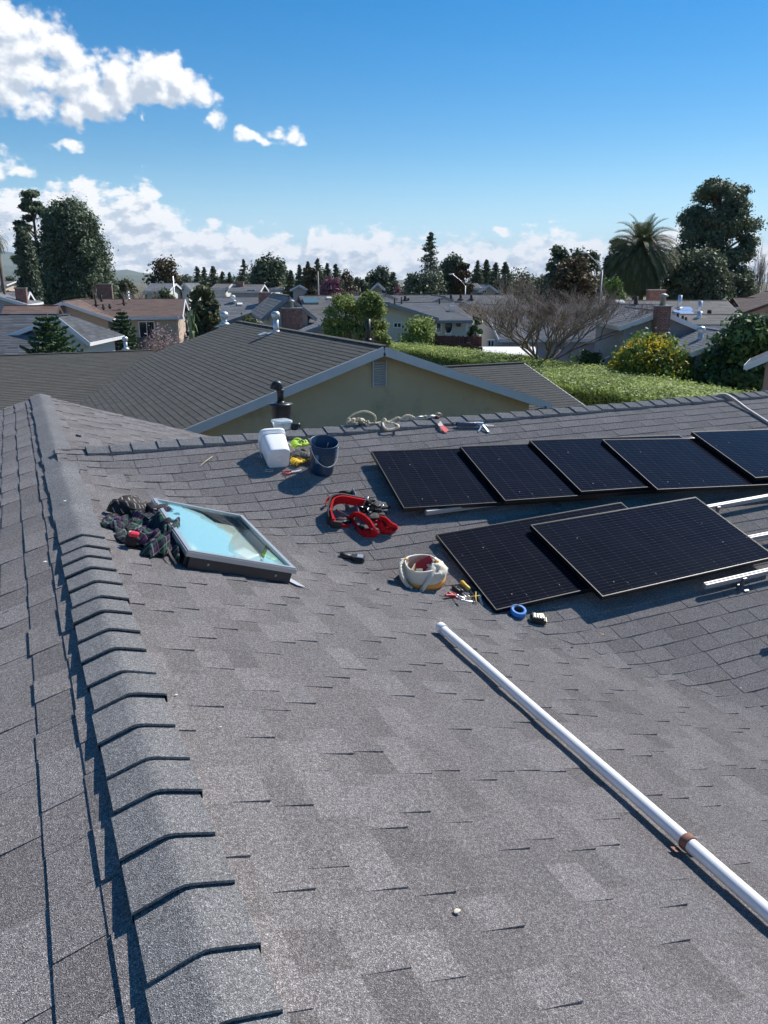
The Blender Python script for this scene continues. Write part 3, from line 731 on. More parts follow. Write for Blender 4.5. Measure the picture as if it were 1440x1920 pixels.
# rails
def rail(label, x0, y0, x1, y1, h, feet=()):
    a = pc(x0, y0, h); bb = pc(x1, y1, h); X = (bb - a).normalized(); Z = NRM_C; Y = Z.cross(X).normalized(); Z = X.cross(Y); L = (bb - a).length
    root = empty('mounting_rail', mat=Matrix(((X.x, Y.x, Z.x, a.x), (X.y, Y.y, Z.y, a.y), (X.z, Y.z, Z.z, a.z), (0, 0, 0, 1))), label=label, cat='mounting rail', group='aluminium rails on the cross roof')
    b = MB()
    b.box((L / 2, 0, 0), (L, .036, .036)); b.box((L / 2, -.011, .021), (L, .012, .006)); b.box((L / 2, .011, .021), (L, .012, .006)); b.box((L / 2, -.02, -.006), (L, .004, .008))
    b.box((-.001, 0, -.002), (.003, .024, .026), tone=0)
    b.build('rail', M['alu'], root)
    for fx in feet:
        b = MB(); b.box((fx, -.028, -.028), (.04, .012, .085)); b.box((fx, -.05, -.068), (.045, .09, .006)); b.lathe([(.009, -.04), (.009, -.032), (.006, -.03)], 8, (fx, -.03, .03)); b.box((fx - .03, -.055, -.064), (.05, .03, .012), tone=.9)
        b.build('foot', M['blackm'] if False else plain('rail_foot', (.16, .16, .165), .5, metal=.5), root)
rail('aluminium rail end with a black foot below the large lower panel', 4.71, 4.07, 7.4, 4.10, .085, (.42, 1.9))
rail('aluminium rail disappearing under the right edge of the large lower panel', 4.9, 4.47, 7.4, 4.49, .085, (2.0,))
rail('aluminium rail beside the far right corner of the large lower panel with a bright foot', 5.60, 4.95, 7.4, 4.985, .085, (.16, 1.5))
rail('short aluminium rail end cut off at the right frame edge, lowest of the rails', 4.76, 3.48, 7.0, 3.5, .085, (1.2,))
rail('dark rail showing beneath the near edge of the upper solar panel row', 2.95, 5.47, 7.6, 5.42, .07, (1.35, 3.2))
rail('upper rail hidden under the far half of the solar panel stack', 3.1, 6.08, 7.6, 6.05, .075, (2.4,))
# ------------------------------------------------------------------ white pipe with rusty strap
pa, pb_ = on_r(828, 1178, .05), on_r(1560, 1815, .05)
d = (pb_ - pa).normalized(); L = (pb_ - pa).length
def framed(a, X, Z):
    X = X.normalized(); Y = Z.cross(X).normalized(); Z = X.cross(Y)
    return Matrix(((X.x, Y.x, Z.x, a.x), (X.y, Y.y, Z.y, a.y), (X.z, Y.z, Z.z, a.z), (0, 0, 0, 1)))
pipe = empty('white_pipe', mat=framed(pa, d, NRM_R), label='long white plastic pipe lying diagonally across the near shingle slope', cat='pipe')
b = MB(); b.tube([(x * L / 30, .0025 * math.sin(x * .4), 0) for x in range(31)], .0268, 20)
b.build('tube', plain('white_pvc', (.78, .78, .77), .38, var=.06, scale=3, dirt=((.34, .29, .24), 9, .68)), pipe)
b = MB(); b.lathe([(0, -.03), (.028, -.03), (.033, -.022), (.033, .03)], 20, (0, 0, 0), Matrix.Rotation(PI / 2, 3, 'Y')); b.build('end_cap', plain('white_pvc_cap', (.8, .8, .8), .35), pipe)
xs = (on_r(1296, 1580, .05) - pa).length
b = MB(); b.lathe([(.0305, -.016), (.0325, -.014), (.0325, .014), (.0305, .016)], 20, (xs, 0, 0), Matrix.Rotation(PI / 2, 3, 'Y'))
b.box((xs, .04, -.028), (.026, .03, .003)); b.box((xs, -.045, -.03), (.03, .035, .003))
b.build('rusty_strap', plain('rusty_steel', (.22, .10, .07), .8, var=.4, scale=60, dirt=((.35, .3, .28), 60, .6)), pipe)
# ------------------------------------------------------------------ white square pail
px, py = on_c(523, 880, .0).x, on_c(523, 880, 0).y
ax = Vector((.07, .9, .42)).normalized()
R0 = ax.to_track_quat('Z', 'Y').to_matrix() @ Matrix.Rotation(math.radians(0), 3, 'Z')
org = Vector((px, py - .02, zc(py - .02))) + Vector((0, 0, .12))
pail = empty('white_pail', mat=Matrix.Translation(org - Vector((0, 0, .02))) @ R0.to_4x4() @ Matrix.Scale(.86, 4), label='white square plastic pail tipped on its side against the cross ridge', cat='pail')
b = MB()
b.lathe([(0, .008), (.104, .008), (.112, .006), (.118, .03), (.13, .30), (.131, .33), (.142, .332), (.142, .362), (.133, .366), (.129, .362), (.127, .33), (.113, .03), (0, .02)], 40, sq=5, caps=False)
for r_, z in ((.134, .31), (.136, .285)): b.lathe([(r_ - .004, z - .004), (r_ + .002, z - .003), (r_ + .002, z + .003), (r_ - .004, z + .004)], 40, sq=5, caps=False)
pm_ = plain('white_hdpe', (.82, .83, .84), .35, var=.03, scale=4)
b.lathe([(.034, .009), (.036, .003), (.040, .003), (.042, .009)], 28, caps=False)
pail_body = b.build('pail_body', pm_, pail)
b = MB(); b.tube(spline([(-.14, .0, .31), (-.18, -.02, .27), (-.225, -.06, .18), (-.215, -.085, .10), (-.18, -.1, .06), (-.13, -.118, .04)]), .0035, 8); b.sphere((-.14, 0, .31), .014, 8, 6); b.sphere((.14, 0, .31), .014, 8, 6)
b.tube([(.14, 0, .31), (.16, -.03, .2), (.15, -.06, .12)], .003, 6)
b.build('handle', plain('white_wire', (.7, .7, .7), .4), pail)
# clear plastic tub behind it on the ridge
ctr = at_y(530, 793, YR + .02)
tub = empty('clear_tub', loc=(ctr.x + .0, YR + .05, zc(YR) + .035), label='small clear plastic tub perched on the ridge behind the white pail', cat='tub')
cm_, c2, cb_ = newmat('clear_plastic'); cb_.inputs['Base Color'].default_value = (.75, .86, .92, 1); cb_.inputs['Roughness'].default_value = .22; cb_.inputs['Alpha'].default_value = .5
b = MB(); R_ = Matrix.Rotation(math.radians(8), 3, 'Z')
b.lathe([(0, .005), (.062, .005), (.07, .012), (.08, .07), (.09, .072), (.09, .078), (.078, .079)], 28, sq=5, R=R_, caps=False)
b.lathe([(.088, .079), (.088, .09), (.08, .094), (0, .092)], 28, sq=5, R=R_, caps=False)
b.build('tub_body', cm_, tub)
b = MB(); rr2 = random.Random(3)
for k in range(9): b.lathe([(.009, 0), (.009, .03)], 8, (rr2.uniform(-.04, .04), rr2.uniform(-.04, .04), rr2.uniform(.01, .03)), Matrix.Rotation(rr2.uniform(0, 2), 3, 'X'), tone=rr2.random())
b.build('contents', plain('screws', (.3, .33, .36), .4, metal=.5), tub)
k_ = at_y(552, 797, YR + .04)
b = MB(); b.sphere((0, 0, .02), (.035, .03, .028), 14, 10, nz=.4, sc=2); b.tube([(-.05, 0, .02), (-.02, .02, .05), (.03, 0, .05), (.05, -.01, .02)], .009, 8); b.lathe([(.018, -.02), (.018, .02)], 12, (.03, -.01, .045), Matrix.Rotation(1.2, 3, 'Y'))
o = b.build('black_clamp', M['black']); o.location = (k_.x, YR + .03, zc(YR) + .025); tag(o, 'small black clamp lying on the ridge right of the clear tub', 'clamp')
# ------------------------------------------------------------------ blue bucket
bp = on_c(603, 885, 0)
bk = empty('blue_bucket', mat=frame_c(bp.x, bp.y + .01, 0, .01) @ Matrix.Scale(.9, 4), label='dark blue round bucket with a white wire handle standing on the cross slope', cat='bucket')
b = MB(); pr = [(0, .006), (.11, .006), (.114, 0), (.119, .004), (.1195, .03), (.131, .235)]
for z in (.24, .262, .284): pr += [(.1325, z), (.1385, z + .002), (.1385, z + .006), (.1335, z + .008)]
pr += [(.1345, .315), (.1415, .317), (.1415, .329), (.1365, .331), (.131, .327), (.115, .015), (0, .013)]
b.lathe(pr, 40, caps=False)
bm, nt2, bb_ = newmat('blue_hdpe'); co = coords(nt2); s = N(nt2, 'ShaderNodeSeparateXYZ'); nt2.links.new(co, s.inputs[0])
an = mth(nt2, 'ARCTAN2', s.outputs[0], mth(nt2, 'MULTIPLY', s.outputs[1], -1))
# worn pale print band
cbx = N(nt2, 'ShaderNodeCombineXYZ'); nt2.links.new(mth(nt2, 'MULTIPLY', an, 6), cbx.inputs[0]); nt2.links.new(mth(nt2, 'MULTIPLY', s.outputs[2], 30), cbx.inputs[1])
pr1 = mth(nt2, 'GREATER_THAN', noise(nt2, cbx.outputs[0], 1.1, 2, .5), .6)
inz = mth(nt2, 'MULTIPLY', mth(nt2, 'GREATER_THAN', s.outputs[2], .07), mth(nt2, 'LESS_THAN', s.outputs[2], .2))
ina = mth(nt2, 'LESS_THAN', mth(nt2, 'ABSOLUTE', mth(nt2, 'SUBTRACT', an, .35)), .8)
f_ = mth(nt2, 'MULTIPLY', mth(nt2, 'MULTIPLY', pr1, inz), ina)
c = mixc(nt2, f_, (.004, .034, .085), (.02, .11, .09))
lb = mth(nt2, 'MULTIPLY', mth(nt2, 'LESS_THAN', mth(nt2, 'ABSOLUTE', mth(nt2, 'ADD', an, .85)), .14), mth(nt2, 'MULTIPLY', mth(nt2, 'GREATER_THAN', s.outputs[2], .14), mth(nt2, 'LESS_THAN', s.outputs[2], .235)))
c = mixc(nt2, mth(nt2, 'MULTIPLY', lb, .5), c, (.25, .4, .5))
nt2.links.new(c, bb_.inputs['Base Color']); bb_.inputs['Roughness'].default_value = .4
b.build('bucket_body', bm, bk)
b = MB(); hp = []
for k in range(17):
    a = PI * k / 16; hp.append((-.142 * math.cos(a), -.145 * math.sin(a) * .95 - .01, .275 - .15 * math.sin(a) + .02 * math.cos(a)))
b.tube(hp, .0032, 8); b.sphere(hp[0], .013, 8, 6); b.sphere(hp[-1], .013, 8, 6)
b.build('handle', plain('white_coated_wire', (.75, .75, .75), .4), bk)
b = MB(); b.tube([(-.02, .0, .02), (.055, .03, .29)], .004, 6, tone=.8); b.tube([(.0, .03, .02), (.03, -.04, .24)], .008, 6, tone=.1); b.box((0, 0, .06), (.12, .12, .08), tone=.1)
ob = b.build('bucket_contents', plain('tool_oddments', (.12, .12, .12), .5), None); ob.matrix_world = wm(bk); tag(ob, 'dark odds and ends with one pale stick inside the blue bucket', 'tools')
# ------------------------------------------------------------------ gloves between the containers
def glove(label, u, v, yaw, cm, ch_, lift, curl=.4):
    p = on_c(u, v, lift)
    root = empty('work_glove', mat=frame_c(p.x, p.y, yaw, lift + .01), label=label, cat='work glove', group='work gloves between pail and bucket')
    b = MB(); b.sphere((0, 0, .022), (.05, .065, .024), 18, 10, nz=.25, sc=2.2)
    for k, (x, l) in enumerate(((-.034, .075), (-.012, .088), (.012, .082), (.034, .065))):
        pts = [(x, .04, .022), (x * 1.15, .04 + l * .5, .034), (x * 1.2, .04 + l * .85, .03 - curl * .02), (x * 1.15, .04 + l, .012)]
        b.tube(spline(pts, 4), [.013] * 9 + [.012, .011, .010, .006], 10)
    b.tube(spline([(.045, -.01, .02), (.075, .02, .028), (.082, .06, .02)], 4), [.014] * 6 + [.012, .009, .006], 10)
    b.build('palm', cm, root)
    b = MB(); b.lathe([(.04, 0), (.043, .02), (.046, .06), (.042, .062), (.036, .0)], 18, (0, -.055, .024), Matrix.Rotation(PI / 2, 3, 'X') @ Matrix.Scale(.6, 3, (0, 1, 0)), caps=False)
    b.build('cuff', ch_, root)
    b = MB()
    for k in range(3): b.box((0, -.02 + k * .026, .045 + .002 * k), (.05 - k * .006, .012, .006), bev=.002)
    b.build('knuckle_pad', plain('glove_pad', (.05, .05, .05), .6), root)
lime = plain('lime_fabric', (.42, .62, .05), .7, var=.25, scale=30); yel = plain('yellow_fabric', (.75, .48, .03), .7, var=.2, scale=30); gry = plain('grey_knit', (.10, .10, .095), .85, var=.3, scale=60)
glove('lime green work glove on top of the pair beside the blue bucket', 566, 834, 100, lime, gry, .07)
glove('yellow and black work glove nearest the roof between pail and bucket', 571, 858, 60, gry, yel, .03)
glove('yellow edged glove tucked against the foot of the blue bucket', 566, 866, 115, yel, gry, .005)
# snips and buckle
p = on_c(547, 886, .01); sn_ = empty('snips', mat=frame_c(p.x, p.y, 4, .014), label='snips with red handles lying below the white pail', cat='snips')
b = MB(); b.tube(spline([(-.09, .010, 0), (-.05, .022, .004), (0, .006, .004)], 5), [.006] * 4 + [.0075] * 4 + [.005] * 3, 8); gr_ = plain('dark_red_grip', (.35, .03, .05), .45); b.build('handle', gr_, sn_); b = MB(); b.tube(spline([(-.09, -.014, 0), (-.05, -.022, .004), (0, -.004, .004)], 5), [.006] * 4 + [.0075] * 4 + [.005] * 3, 8)
b.build('handle', gr_, sn_)
b = MB(); b.box((.01, 0, .004), (.03, .022, .01), bev=.003); b.bar((.02, .004, .004), (.1, .012, .004), .012, .005); b.bar((.02, -.004, .006), (.1, -.006, .006), .012, .005)
b.build('blade', M['galv'], sn_)
p = on_c(504, 883, .01); b = MB()
for k in range(4):
    c_, s_ = ((-.03, 0), (.03, 0), (0, .016), (0, -.016))[k], ((.005, .037), (.005, .037), (.055, .005), (.055, .005))[k]
    b.box((c_[0], c_[1], .003), (s_[0], s_[1], .005), bev=.001, tone=.9)
o = b.build('buckle', M['galv']); o.matrix_world = frame_c(p.x, p.y, -14, .012); tag(o, 'rectangular metal buckle in the shadow under the white pail', 'buckle')
# ------------------------------------------------------------------ red harness
def hz(x, y, h=0.):   # traced from the close view of the harness; gives a point on the slope lifted by h
    return W(590 + x / 8.47, 910 + y / 8.47, h)
hb0 = hz(600, 500)
har = empty('harness', loc=hb0, label='red and black safety harness lying in a heap between the bucket and the panels', cat='harness')
red = plain('red_webbing', (.46, .014, .02), .85, var=.25, scale=60, bmp=.5, spec=.15); hblk = plain('black_webbing', (.02, .02, .022), .75, var=.3, scale=40, bmp=.3); hgry = plain('grey_webbing', (.2, .2, .22), .7, var=.2, scale=40)
hm_ = plain('buckle_steel', (.55, .56, .58), .3, metal=.9)
U3 = NRM_C
loop = [(230, 560, .05), (210, 400, .07), (260, 250, .09), (400, 200, .10), (600, 230, .09), (760, 260, .07)]
b = MB(); b.ribbon(spline([hz(*p) for p in loop]), .085, .016, NRM_C); b.ribbon(spline([hz(235, 570, .05), hz(300, 620, .04), hz(420, 640, .03)]), .07, .014, NRM_C)
b.build('waist_belt', hblk, har, local=False)
b = MB(); b.ribbon(spline([hz(x + 55 - i * 8, y + 25, h + .012) for i, (x, y, h) in enumerate(loop)]), .075, .014, NRM_C)
b.ribbon(spline([hz(170, 320, .03), hz(200, 230, .05), hz(300, 180, .06), hz(380, 150, .05)]), .03, .008, NRM_C)
b.ribbon(spline([hz(280, 470, .03), hz(340, 590, .03), hz(450, 640, .02), hz(560, 660, .015)]), .03, .008, NRM_C)
b.build('waist_pad', red, har, local=False)
l1_ = [(560, 520, .03), (650, 470, .08), (760, 500, .10), (860, 590, .10), (930, 700, .09), (960, 760, .05)]
l1b = [(560, 520, .03), (640, 620, .02), (700, 720, .02), (790, 800, .015), (900, 800, .02), (970, 750, .05)]
b = MB(); b.ribbon(spline([hz(*p) for p in l1_]), .07, .014, (NRM_C + Vector((0, -.9, 0))).normalized()); b.ribbon(spline([hz(*p) for p in l1b]), .05, .012, NRM_C)
b.build('leg_loop', red, har, local=False)
l2_ = [(1000, 600, .02), (1040, 545, .07), (1110, 560, .09), (1190, 620, .10), (1260, 670, .06), (1210, 740, .02), (1110, 730, .04), (1060, 650, .06), (1000, 620, .03)]
b = MB(); b.ribbon(spline([hz(*p) for p in l2_], 5), .06, .012, (NRM_C + Vector((.3, -.6, 0))).normalized())
b.sphere(hz(1160, 690, .035), (.075, .05, .035), 18, 12, nz=.5, sc=2.5, sd=3)
b.sphere(hz(880, 740, .03), (.07, .045, .03), 18, 12, nz=.45, sc=2.5, sd=5)
b.build('leg_loop', red, har, local=False)
b = MB()
for pts, w_ in (([(340, 390, .05), (440, 440, .06), (540, 490, .05)], .024), ([(640, 250, .09), (670, 340, .06), (690, 430, .07)], .026), ([(590, 80, .05), (620, 130, .07), (660, 200, .08), (740, 215, .06)], .045), ([(700, 430, .09), (850, 560, .09), (960, 680, .08), (1020, 740, .05)], .026), ([(300, 240, .115), (380, 185, .12), (500, 195, .12), (620, 215, .11)], .022)):
    b.ribbon(spline([hz(*p) for p in pts]), w_, .004, (NRM_C + Vector((0, -1.5, 0))).normalized())
b.build('strap', hgry, har, local=False)
b = MB(); rr2 = random.Random(12)
b.sphere(hz(900, 330, .02), (.13, .09, .035), 20, 12, nz=.6, sc=3, sd=8); b.sphere(hz(880, 500, .02), (.09, .07, .03), 18, 12, nz=.6, sc=3, sd=2)
b.sphere(hz(450, 560, .02), (.10, .04, .03), 16, 10, nz=.6, sc=3, sd=4); b.sphere(hz(760, 680, .015), (.07, .05, .025), 16, 10, nz=.5, sc=3, sd=4)
for k in range(16):
    x, y = rr2.uniform(720, 1090), rr2.uniform(190, 420); a = rr2.uniform(0, 6.3); r_ = rr2.uniform(40, 90); h_ = rr2.uniform(.02, .07)
    b.ribbon(spline([hz(x, y, h_), hz(x + r_ * math.cos(a), y + r_ * math.sin(a) * .5, h_ + .03), hz(x + r_ * 1.8 * math.cos(a + .5), y + r_ * math.sin(a + .5), h_ * .4)], 4), .022, .004, (NRM_C + Vector((rr2.uniform(-1, 1), -.8, 0))).normalized(), tone=rr2.random())
for k in range(5): b.ribbon(spline([hz(390 + k * 40, 130, .02 + .01 * k), hz(480 + k * 20, 110 + 8 * k, .05), hz(590, 120 + 12 * k, .04)], 4), .035, .006, NRM_C)
b.build('strap_bundle', hblk, har, local=False)
for (x, y, rr_, a) in ((800, 205, .03, .3), (875, 395, .026, 1.2), (1060, 320, .018, .5), (740, 330, .02, 2)):
    b = MB(); ring = [hz(x, y, .06) + Matrix.Rotation(a, 3, 'Z') @ Vector((rr_ * math.cos(t_ * PI / 8), rr_ * .7 * math.sin(t_ * PI / 8), .4 * rr_ * math.sin(t_ * PI / 8 + 1))) for t_ in range(16)]
    b.tube(ring, .0045, 8, closed=True); b.build('ring', hm_, har, local=False)
for (x, y, h_, a) in ((400, 570, .06, -25), (380, 590, .045, -25), (950, 690, .10, -30), (1010, 380, .05, -20), (500, 560, .04, 10), (900, 300, .07, 20), (1110, 395, .04, 0)):
    b = MB(); b.box(hz(x, y, h_), (.055, .018, .007), Matrix.Rotation(math.radians(a), 3, 'Z'), bev=.002); b.build('buckle', hm_, har, local=False)
# ------------------------------------------------------------------ black work light
p = W(662, 1048, .02)
wl = empty('work_light', mat=Matrix.Translation(p) @ Matrix.Rotation(math.radians(14), 4, 'X') @ Matrix.Rotation(math.radians(-30), 4, 'Z'), label='small black battery work light lying on the valley below the harness', cat='work light')
b = MB(); b.box((.045, 0, .012), (.085, .075, .045), bev=.01); b.box((.0, 0, .012), (.03, .055, .04), bev=.008); b.lathe([(.02, 0), (.02, .035), (.026, .05), (.026, .09), (.021, .092), (.02, .085), (0, .085)], 18, (-.01, 0, .015), Matrix.Rotation(-PI / 2, 3, 'Y'))
b.box((.045, -.043, .01), (.05, .008, .01), tone=1.)
b.build('body', M['black'], wl)
b = MB(); b.box((.052, .002, .0355), (.045, .045, .002)); b.build('label_plate', plain('grey_label', (.22, .24, .3), .5), wl)
# ------------------------------------------------------------------ canvas tool bag
p = W(797, 1095, .0); p = Vector((2.545, 4.72, 0)); z0 = zc(4.72)
bag = empty('tool_bag', mat=frame_c(2.54, 4.735, -8, .012), label='round canvas tool bag with tan leather base and rope handles beside the lower panels', cat='tool bag')
canv = plain('canvas', (.60, .56, .47), .9, var=.15, scale=12, bmp=.4, bscale=140, dirt=((.4, .36, .3), 14, .66)); lea = plain('tan_leather', (.75, .32, .05), .55, var=.25, scale=16)
def oval(b, prof, n=40, nz=0., caps=False, sd=1, c=(0, 0)):
    rings = []
    for (rx, ry, z, ox) in prof:
        ring = []
        for j in range(n):
            a = 2 * PI * j / n; k = 1 + nz * mnoise.noise(Vector((math.cos(a) * 2, math.sin(a) * 2, z * 22 + sd)))
            ring.append(b.pt((c[0] + ox + rx * math.cos(a) * k, c[1] + ry * math.sin(a) * k, z + (nz * .03 * math.sin(a * 5 + sd) if z > .02 else 0))))
        rings.append(ring)
    b.smooth = True
    for A, B in zip(rings, rings[1:]):
        for j in range(n): b.face([A[j], A[(j + 1) % n], B[(j + 1) % n], B[j]])
    b.smooth = False
    if caps: b.face(rings[0][::-1]); b.face(rings[-1])
b = MB(); oval(b, [(.14, .115, .0, 0), (.172, .142, .006, 0), (.178, .148, .03, 0), (.175, .145, .062, 0), (.15, .12, .064, 0)], caps=True); b.build('leather_base', lea, bag)
b = MB(); oval(b, [(.165, .135, .05, 0), (.172, .142, .075, .004), (.165, .135, .10, -.002), (.145, .122, .125, -.012), (.128, .112, .15, -.028), (.126, .11, .156, -.03), (.12, .105, .154, -.03), (.122, .105, .12, -.014), (.14, .11, .1, 0), (.13, .1, .03, 0), (.01, .01, .028, 0)], nz=.07)
b.sphere((.095, -.01, .105), (.075, .12, .05), 26, 16, nz=.4, sc=2.4, sd=3); b.sphere((.06, -.08, .105), (.08, .05, .04), 22, 14, nz=.4, sc=2.4, sd=9)
b.build('canvas_body', canv, bag)
b = MB(); ring = [(-.03 + .124 * math.cos(2 * PI * j / 40), .108 * math.sin(2 * PI * j / 40), .156 + .007 * math.sin(j * .45)) for j in range(40)]
b.tube(ring, .007, 8, closed=True); b.build('rim', plain('canvas_binding', (.72, .69, .62), .85, var=.1), bag)
def rope(b, pts, r=.009, strands=3, tw=70, n=5, tone=None):
    pts = spline(pts, n); L = 0; prev = None; tr = [[] for _ in range(strands)]
    px_ = None
    for i, p in enumerate(pts):
        d_ = pts[min(i + 1, len(pts) - 1)] - pts[max(i - 1, 0)]
        d_ = d_.normalized() if d_.length > 1e-6 else Vector((1, 0, 0))
        if px_ is None: px_ = d_.orthogonal()
        px_ = (px_ - d_ * px_.dot(d_)).normalized(); py_ = d_.cross(px_)
        if i: L += (p - pts[i - 1]).length
        for s_ in range(strands):
            a = L * tw + 2 * PI * s_ / strands; tr[s_].append(p + (px_ * math.cos(a) + py_ * math.sin(a)) * r * .5)
    for t_ in tr: b.tube(t_, r * .62, 6, tone=tone)
b = MB(); rope(b, [(-.15, .05, .15), (-.19, .01, .155), (-.205, -.05, .13), (-.19, -.10, .09), (-.16, -.125, .05)], .013, n=6)
b.build('handle', canv, bag); b = MB(); rope(b, [(-.15, .06, .14), (-.175, .02, .135), (-.185, -.05, .11), (-.165, -.1, .06), (-.13, -.135, .04)], .012, n=6); b.sphere((-.15, .055, .145), (.03, .025, .022), 12, 8, nz=.3, sc=3)
b.build('handle', canv, bag)
b = MB(); b.tube(spline([(.055, -.035, .17), (.03, -.085, .165), (-.01, -.135, .12), (-.05, -.16, .06), (-.07, -.165, .02)], 5), [.02] * 10 + [.017] * 11, 8, flat=.45)
b.sphere((.07, -.05, .165), (.035, .028, .022), 12, 8, nz=.5, sc=3); b.build('handle', canv, bag)
b = MB(); b.box((-.135, .045, .16), (.03, .022, .03), bev=.006); b.build('leather_tab', lea, bag); b = MB(); b.box((.075, -.02, .175), (.028, .03, .04), Matrix.Rotation(.5, 3, 'Y'), bev=.006); b.build('leather_tab', lea, bag)
b = MB(); b.box((-.06, -.065, .11), (.05, .004, .08), Matrix.Rotation(-.5, 3, 'X'), bev=.001); b.box((-.1, -.02, .115), (.09, .004, .07), Matrix.Rotation(.9, 3, 'Z'), bev=.001); b.build('inner_pocket', canv, bag)
b = MB(); b.box((-.085, -.072, .135), (.035, .005, .012), Matrix.Rotation(-.5, 3, 'X')); b.build('label_plate', M['blackm'], bag)
b = MB(); b.box((.01, .03, .125), (.13, .01, .085), Matrix.Rotation(-.55, 3, 'Y') @ Matrix.Rotation(-.5, 3, 'X'), bev=.003)
o = b.build('red_folder', plain('dark_red_pad', (.3, .012, .03), .6)); o.matrix_world = wm(bag); tag(o, 'dark red pad poking out of the canvas tool bag', 'pad')
# hand tools spilled beside it
def tz(x, y, h=0.): return W(720 + x / 4.364, 1010 + y / 4.364, h)
steel = plain('tool_steel', (.5, .5, .5), .3, metal=.85, var=.2); rgrip = plain('red_grip', (.4, .02, .02), .45); ygrip = plain('yellow_grip', (.55, .38, .04), .5)
def driver(label, a, b_, hf, hcol, r=.012):
    r *= 1.35
    A = tz(*a); B = tz(*b_); root = empty('screwdriver', loc=A, label=label, cat='screwdriver', group='hand tools spilled beside the canvas bag')
    C_ = A.lerp(B, hf); b = MB(); b.tube([A, A.lerp(C_, .1), A.lerp(C_, .5), A.lerp(C_, .85), C_], [r * .6, r, r * .85, r, r * .6], 10); b.build('handle', hcol, root, local=False)
    b = MB(); b.tube([C_, B], r * .3, 8); b.build('shaft', steel, root, local=False)
def plier(label, j, a1, a2, tip, hcol):
    J = tz(*j); root = empty('pliers', loc=J, label=label, cat='pliers', group='hand tools spilled beside the canvas bag')
    for a in (a1, a2):
        A = tz(*a); mid = J.lerp(A, .5) + (A - J).cross(NRM_C).normalized() * .006 * (1 if a is a1 else -1)
        b = MB(); b.tube(spline([J, mid, A], 5), [.007] * 3 + [.0105] * 7 + [.007], 8); b.build('handle', hcol, root, local=False)
    T = tz(*tip); b = MB(); b.tube([J - (T - J) * .15, J, J.lerp(T, .5), T], [.010, .015, .013, .004], 8, flat=.7); b.sphere(J, .016, 10, 6); b.build('jaw', steel, root, local=False)
plier('needle nose pliers with white jaws nearest the pipe', (650, 510, .012), (560, 445, .012), (520, 450, .012), (770, 522, .012), rgrip)
plier('pliers with red grips just right of the leather base', (600, 470, .02), (500, 465, .02), (520, 440, .03), (690, 500, .018), rgrip)
driver('screwdriver with a black and yellow handle against the panel edge', (630, 350, .03), (740, 460, .02), .65, ygrip, .014)
driver('black handled screwdriver leaning toward the panel corner', (560, 390, .025), (690, 490, .02), .5, M['black'], .012)
driver('slim black driver between the bag and the other tools', (600, 400, .03), (720, 490, .03), .4, M['black'], .010)
driver('chisel with a stubby black handle under the panel edge', (745, 400, .03), (752, 500, .02), .6, M['black'], .013)
plier('long nosed pliers standing out white at the right end of the tools', (785, 480, .03), (765, 425, .03), (780, 425, .03), (812, 548, .015), steel)
driver('thin screwdriver with pale shaft lying across the pliers', (640, 510, .03), (545, 438, .02), .3, steel, .008)
b = MB(); b.tube(spline([tz(700, 475, .04), tz(750, 470, .045), tz(800, 462, .04)]), .004, 6); b.tube(spline([tz(752, 430, .04), tz(750, 480, .045), tz(755, 520, .03)]), .005, 6)
o = b.build('folding_key', ygrip); tag(o, 'small brass coloured key crossed over the hand tools', 'key')
# tape roll and battery
p = W(972, 1158, 0)
b = MB(); b.lathe([(.036, 0), (.058, 0), (.058, .048), (.036, .048), (.036, 0)], 36, caps=False)
o1 = empty('tape_roll', mat=frame_c(p.x, p.y + .02, 0, .01), label='roll of blue masking tape lying flat below the lower panels', cat='tape roll')
b.build('tape', plain('blue_tape', (.03, .19, .55), .6, var=.08), o1)
b = MB(); b.lathe([(.0345, .001), (.0365, .001), (.0365, .047), (.0345, .047), (.0345, .001)], 30, caps=False); b.lathe([(.0585, .002), (.0585, .046)], 36, caps=False) if False else None
b.build('core', plain('tape_core', (.05, .06, .07), .7), o1)
p = W(1008, 1170, 0); bt = empty('battery_pack', mat=frame_c(p.x, p.y + .01, -28, .012), label='black power tool battery pack right of the blue tape roll', cat='battery')
b = MB(); b.box((0, 0, .02), (.115, .075, .04), bev=.008); b.box((-.005, 0, .045), (.085, .06, .016), bev=.004); b.build('case', M['black'], bt)
b = MB()
for k in range(4): b.box((-.03 + k * .02, -.0, .055), (.008, .04, .006), tone=.9)
b.box((.02, .02, .055), (.03, .008, .005)); b.box((.059, 0, .022), (.003, .05, .018)); b.build('terminal', plain('terminal_metal', (.6, .55, .4), .4, metal=.5), bt)
# ------------------------------------------------------------------ rope, putty knife, caulking gun on the ridge
zri = zc(YR) + .035
def ry(u, v): p = at_y(u, v, YR); return Vector((p.x, YR, p.z))
def rh(u, v, dy=0): p = at_y(u, v, YR + dy); return p
rp_m = plain('rope_fibre', (.62, .54, .40), .9, var=.25, scale=50, bmp=.4)
b = MB(); Z_ = lambda x, y, dy=0: rh(640 + x / 4.8, 750 + y / 4.8, dy)
rope(b, [Z_(60, 225), Z_(50, 200, .03), Z_(80, 150, .04), Z_(150, 112, .03), Z_(220, 102), Z_(290, 130, -.02), Z_(310, 170, -.03), Z_(290, 205), Z_(240, 215, .03)], .009, n=7)
rr2 = random.Random(4)
pts = []
for k in range(16): pts.append(Z_(70 + k * 12 + rr2.uniform(-18, 18), rr2.uniform(165, 222), rr2.uniform(-.06, .06)))
rope(b, pts, .011, n=6)
pts = [Z_(75 + k * 14 + rr2.uniform(-18, 18), rr2.uniform(155, 220), rr2.uniform(-.06, .06)) for k in range(13)]
rope(b, pts, .011, n=6)
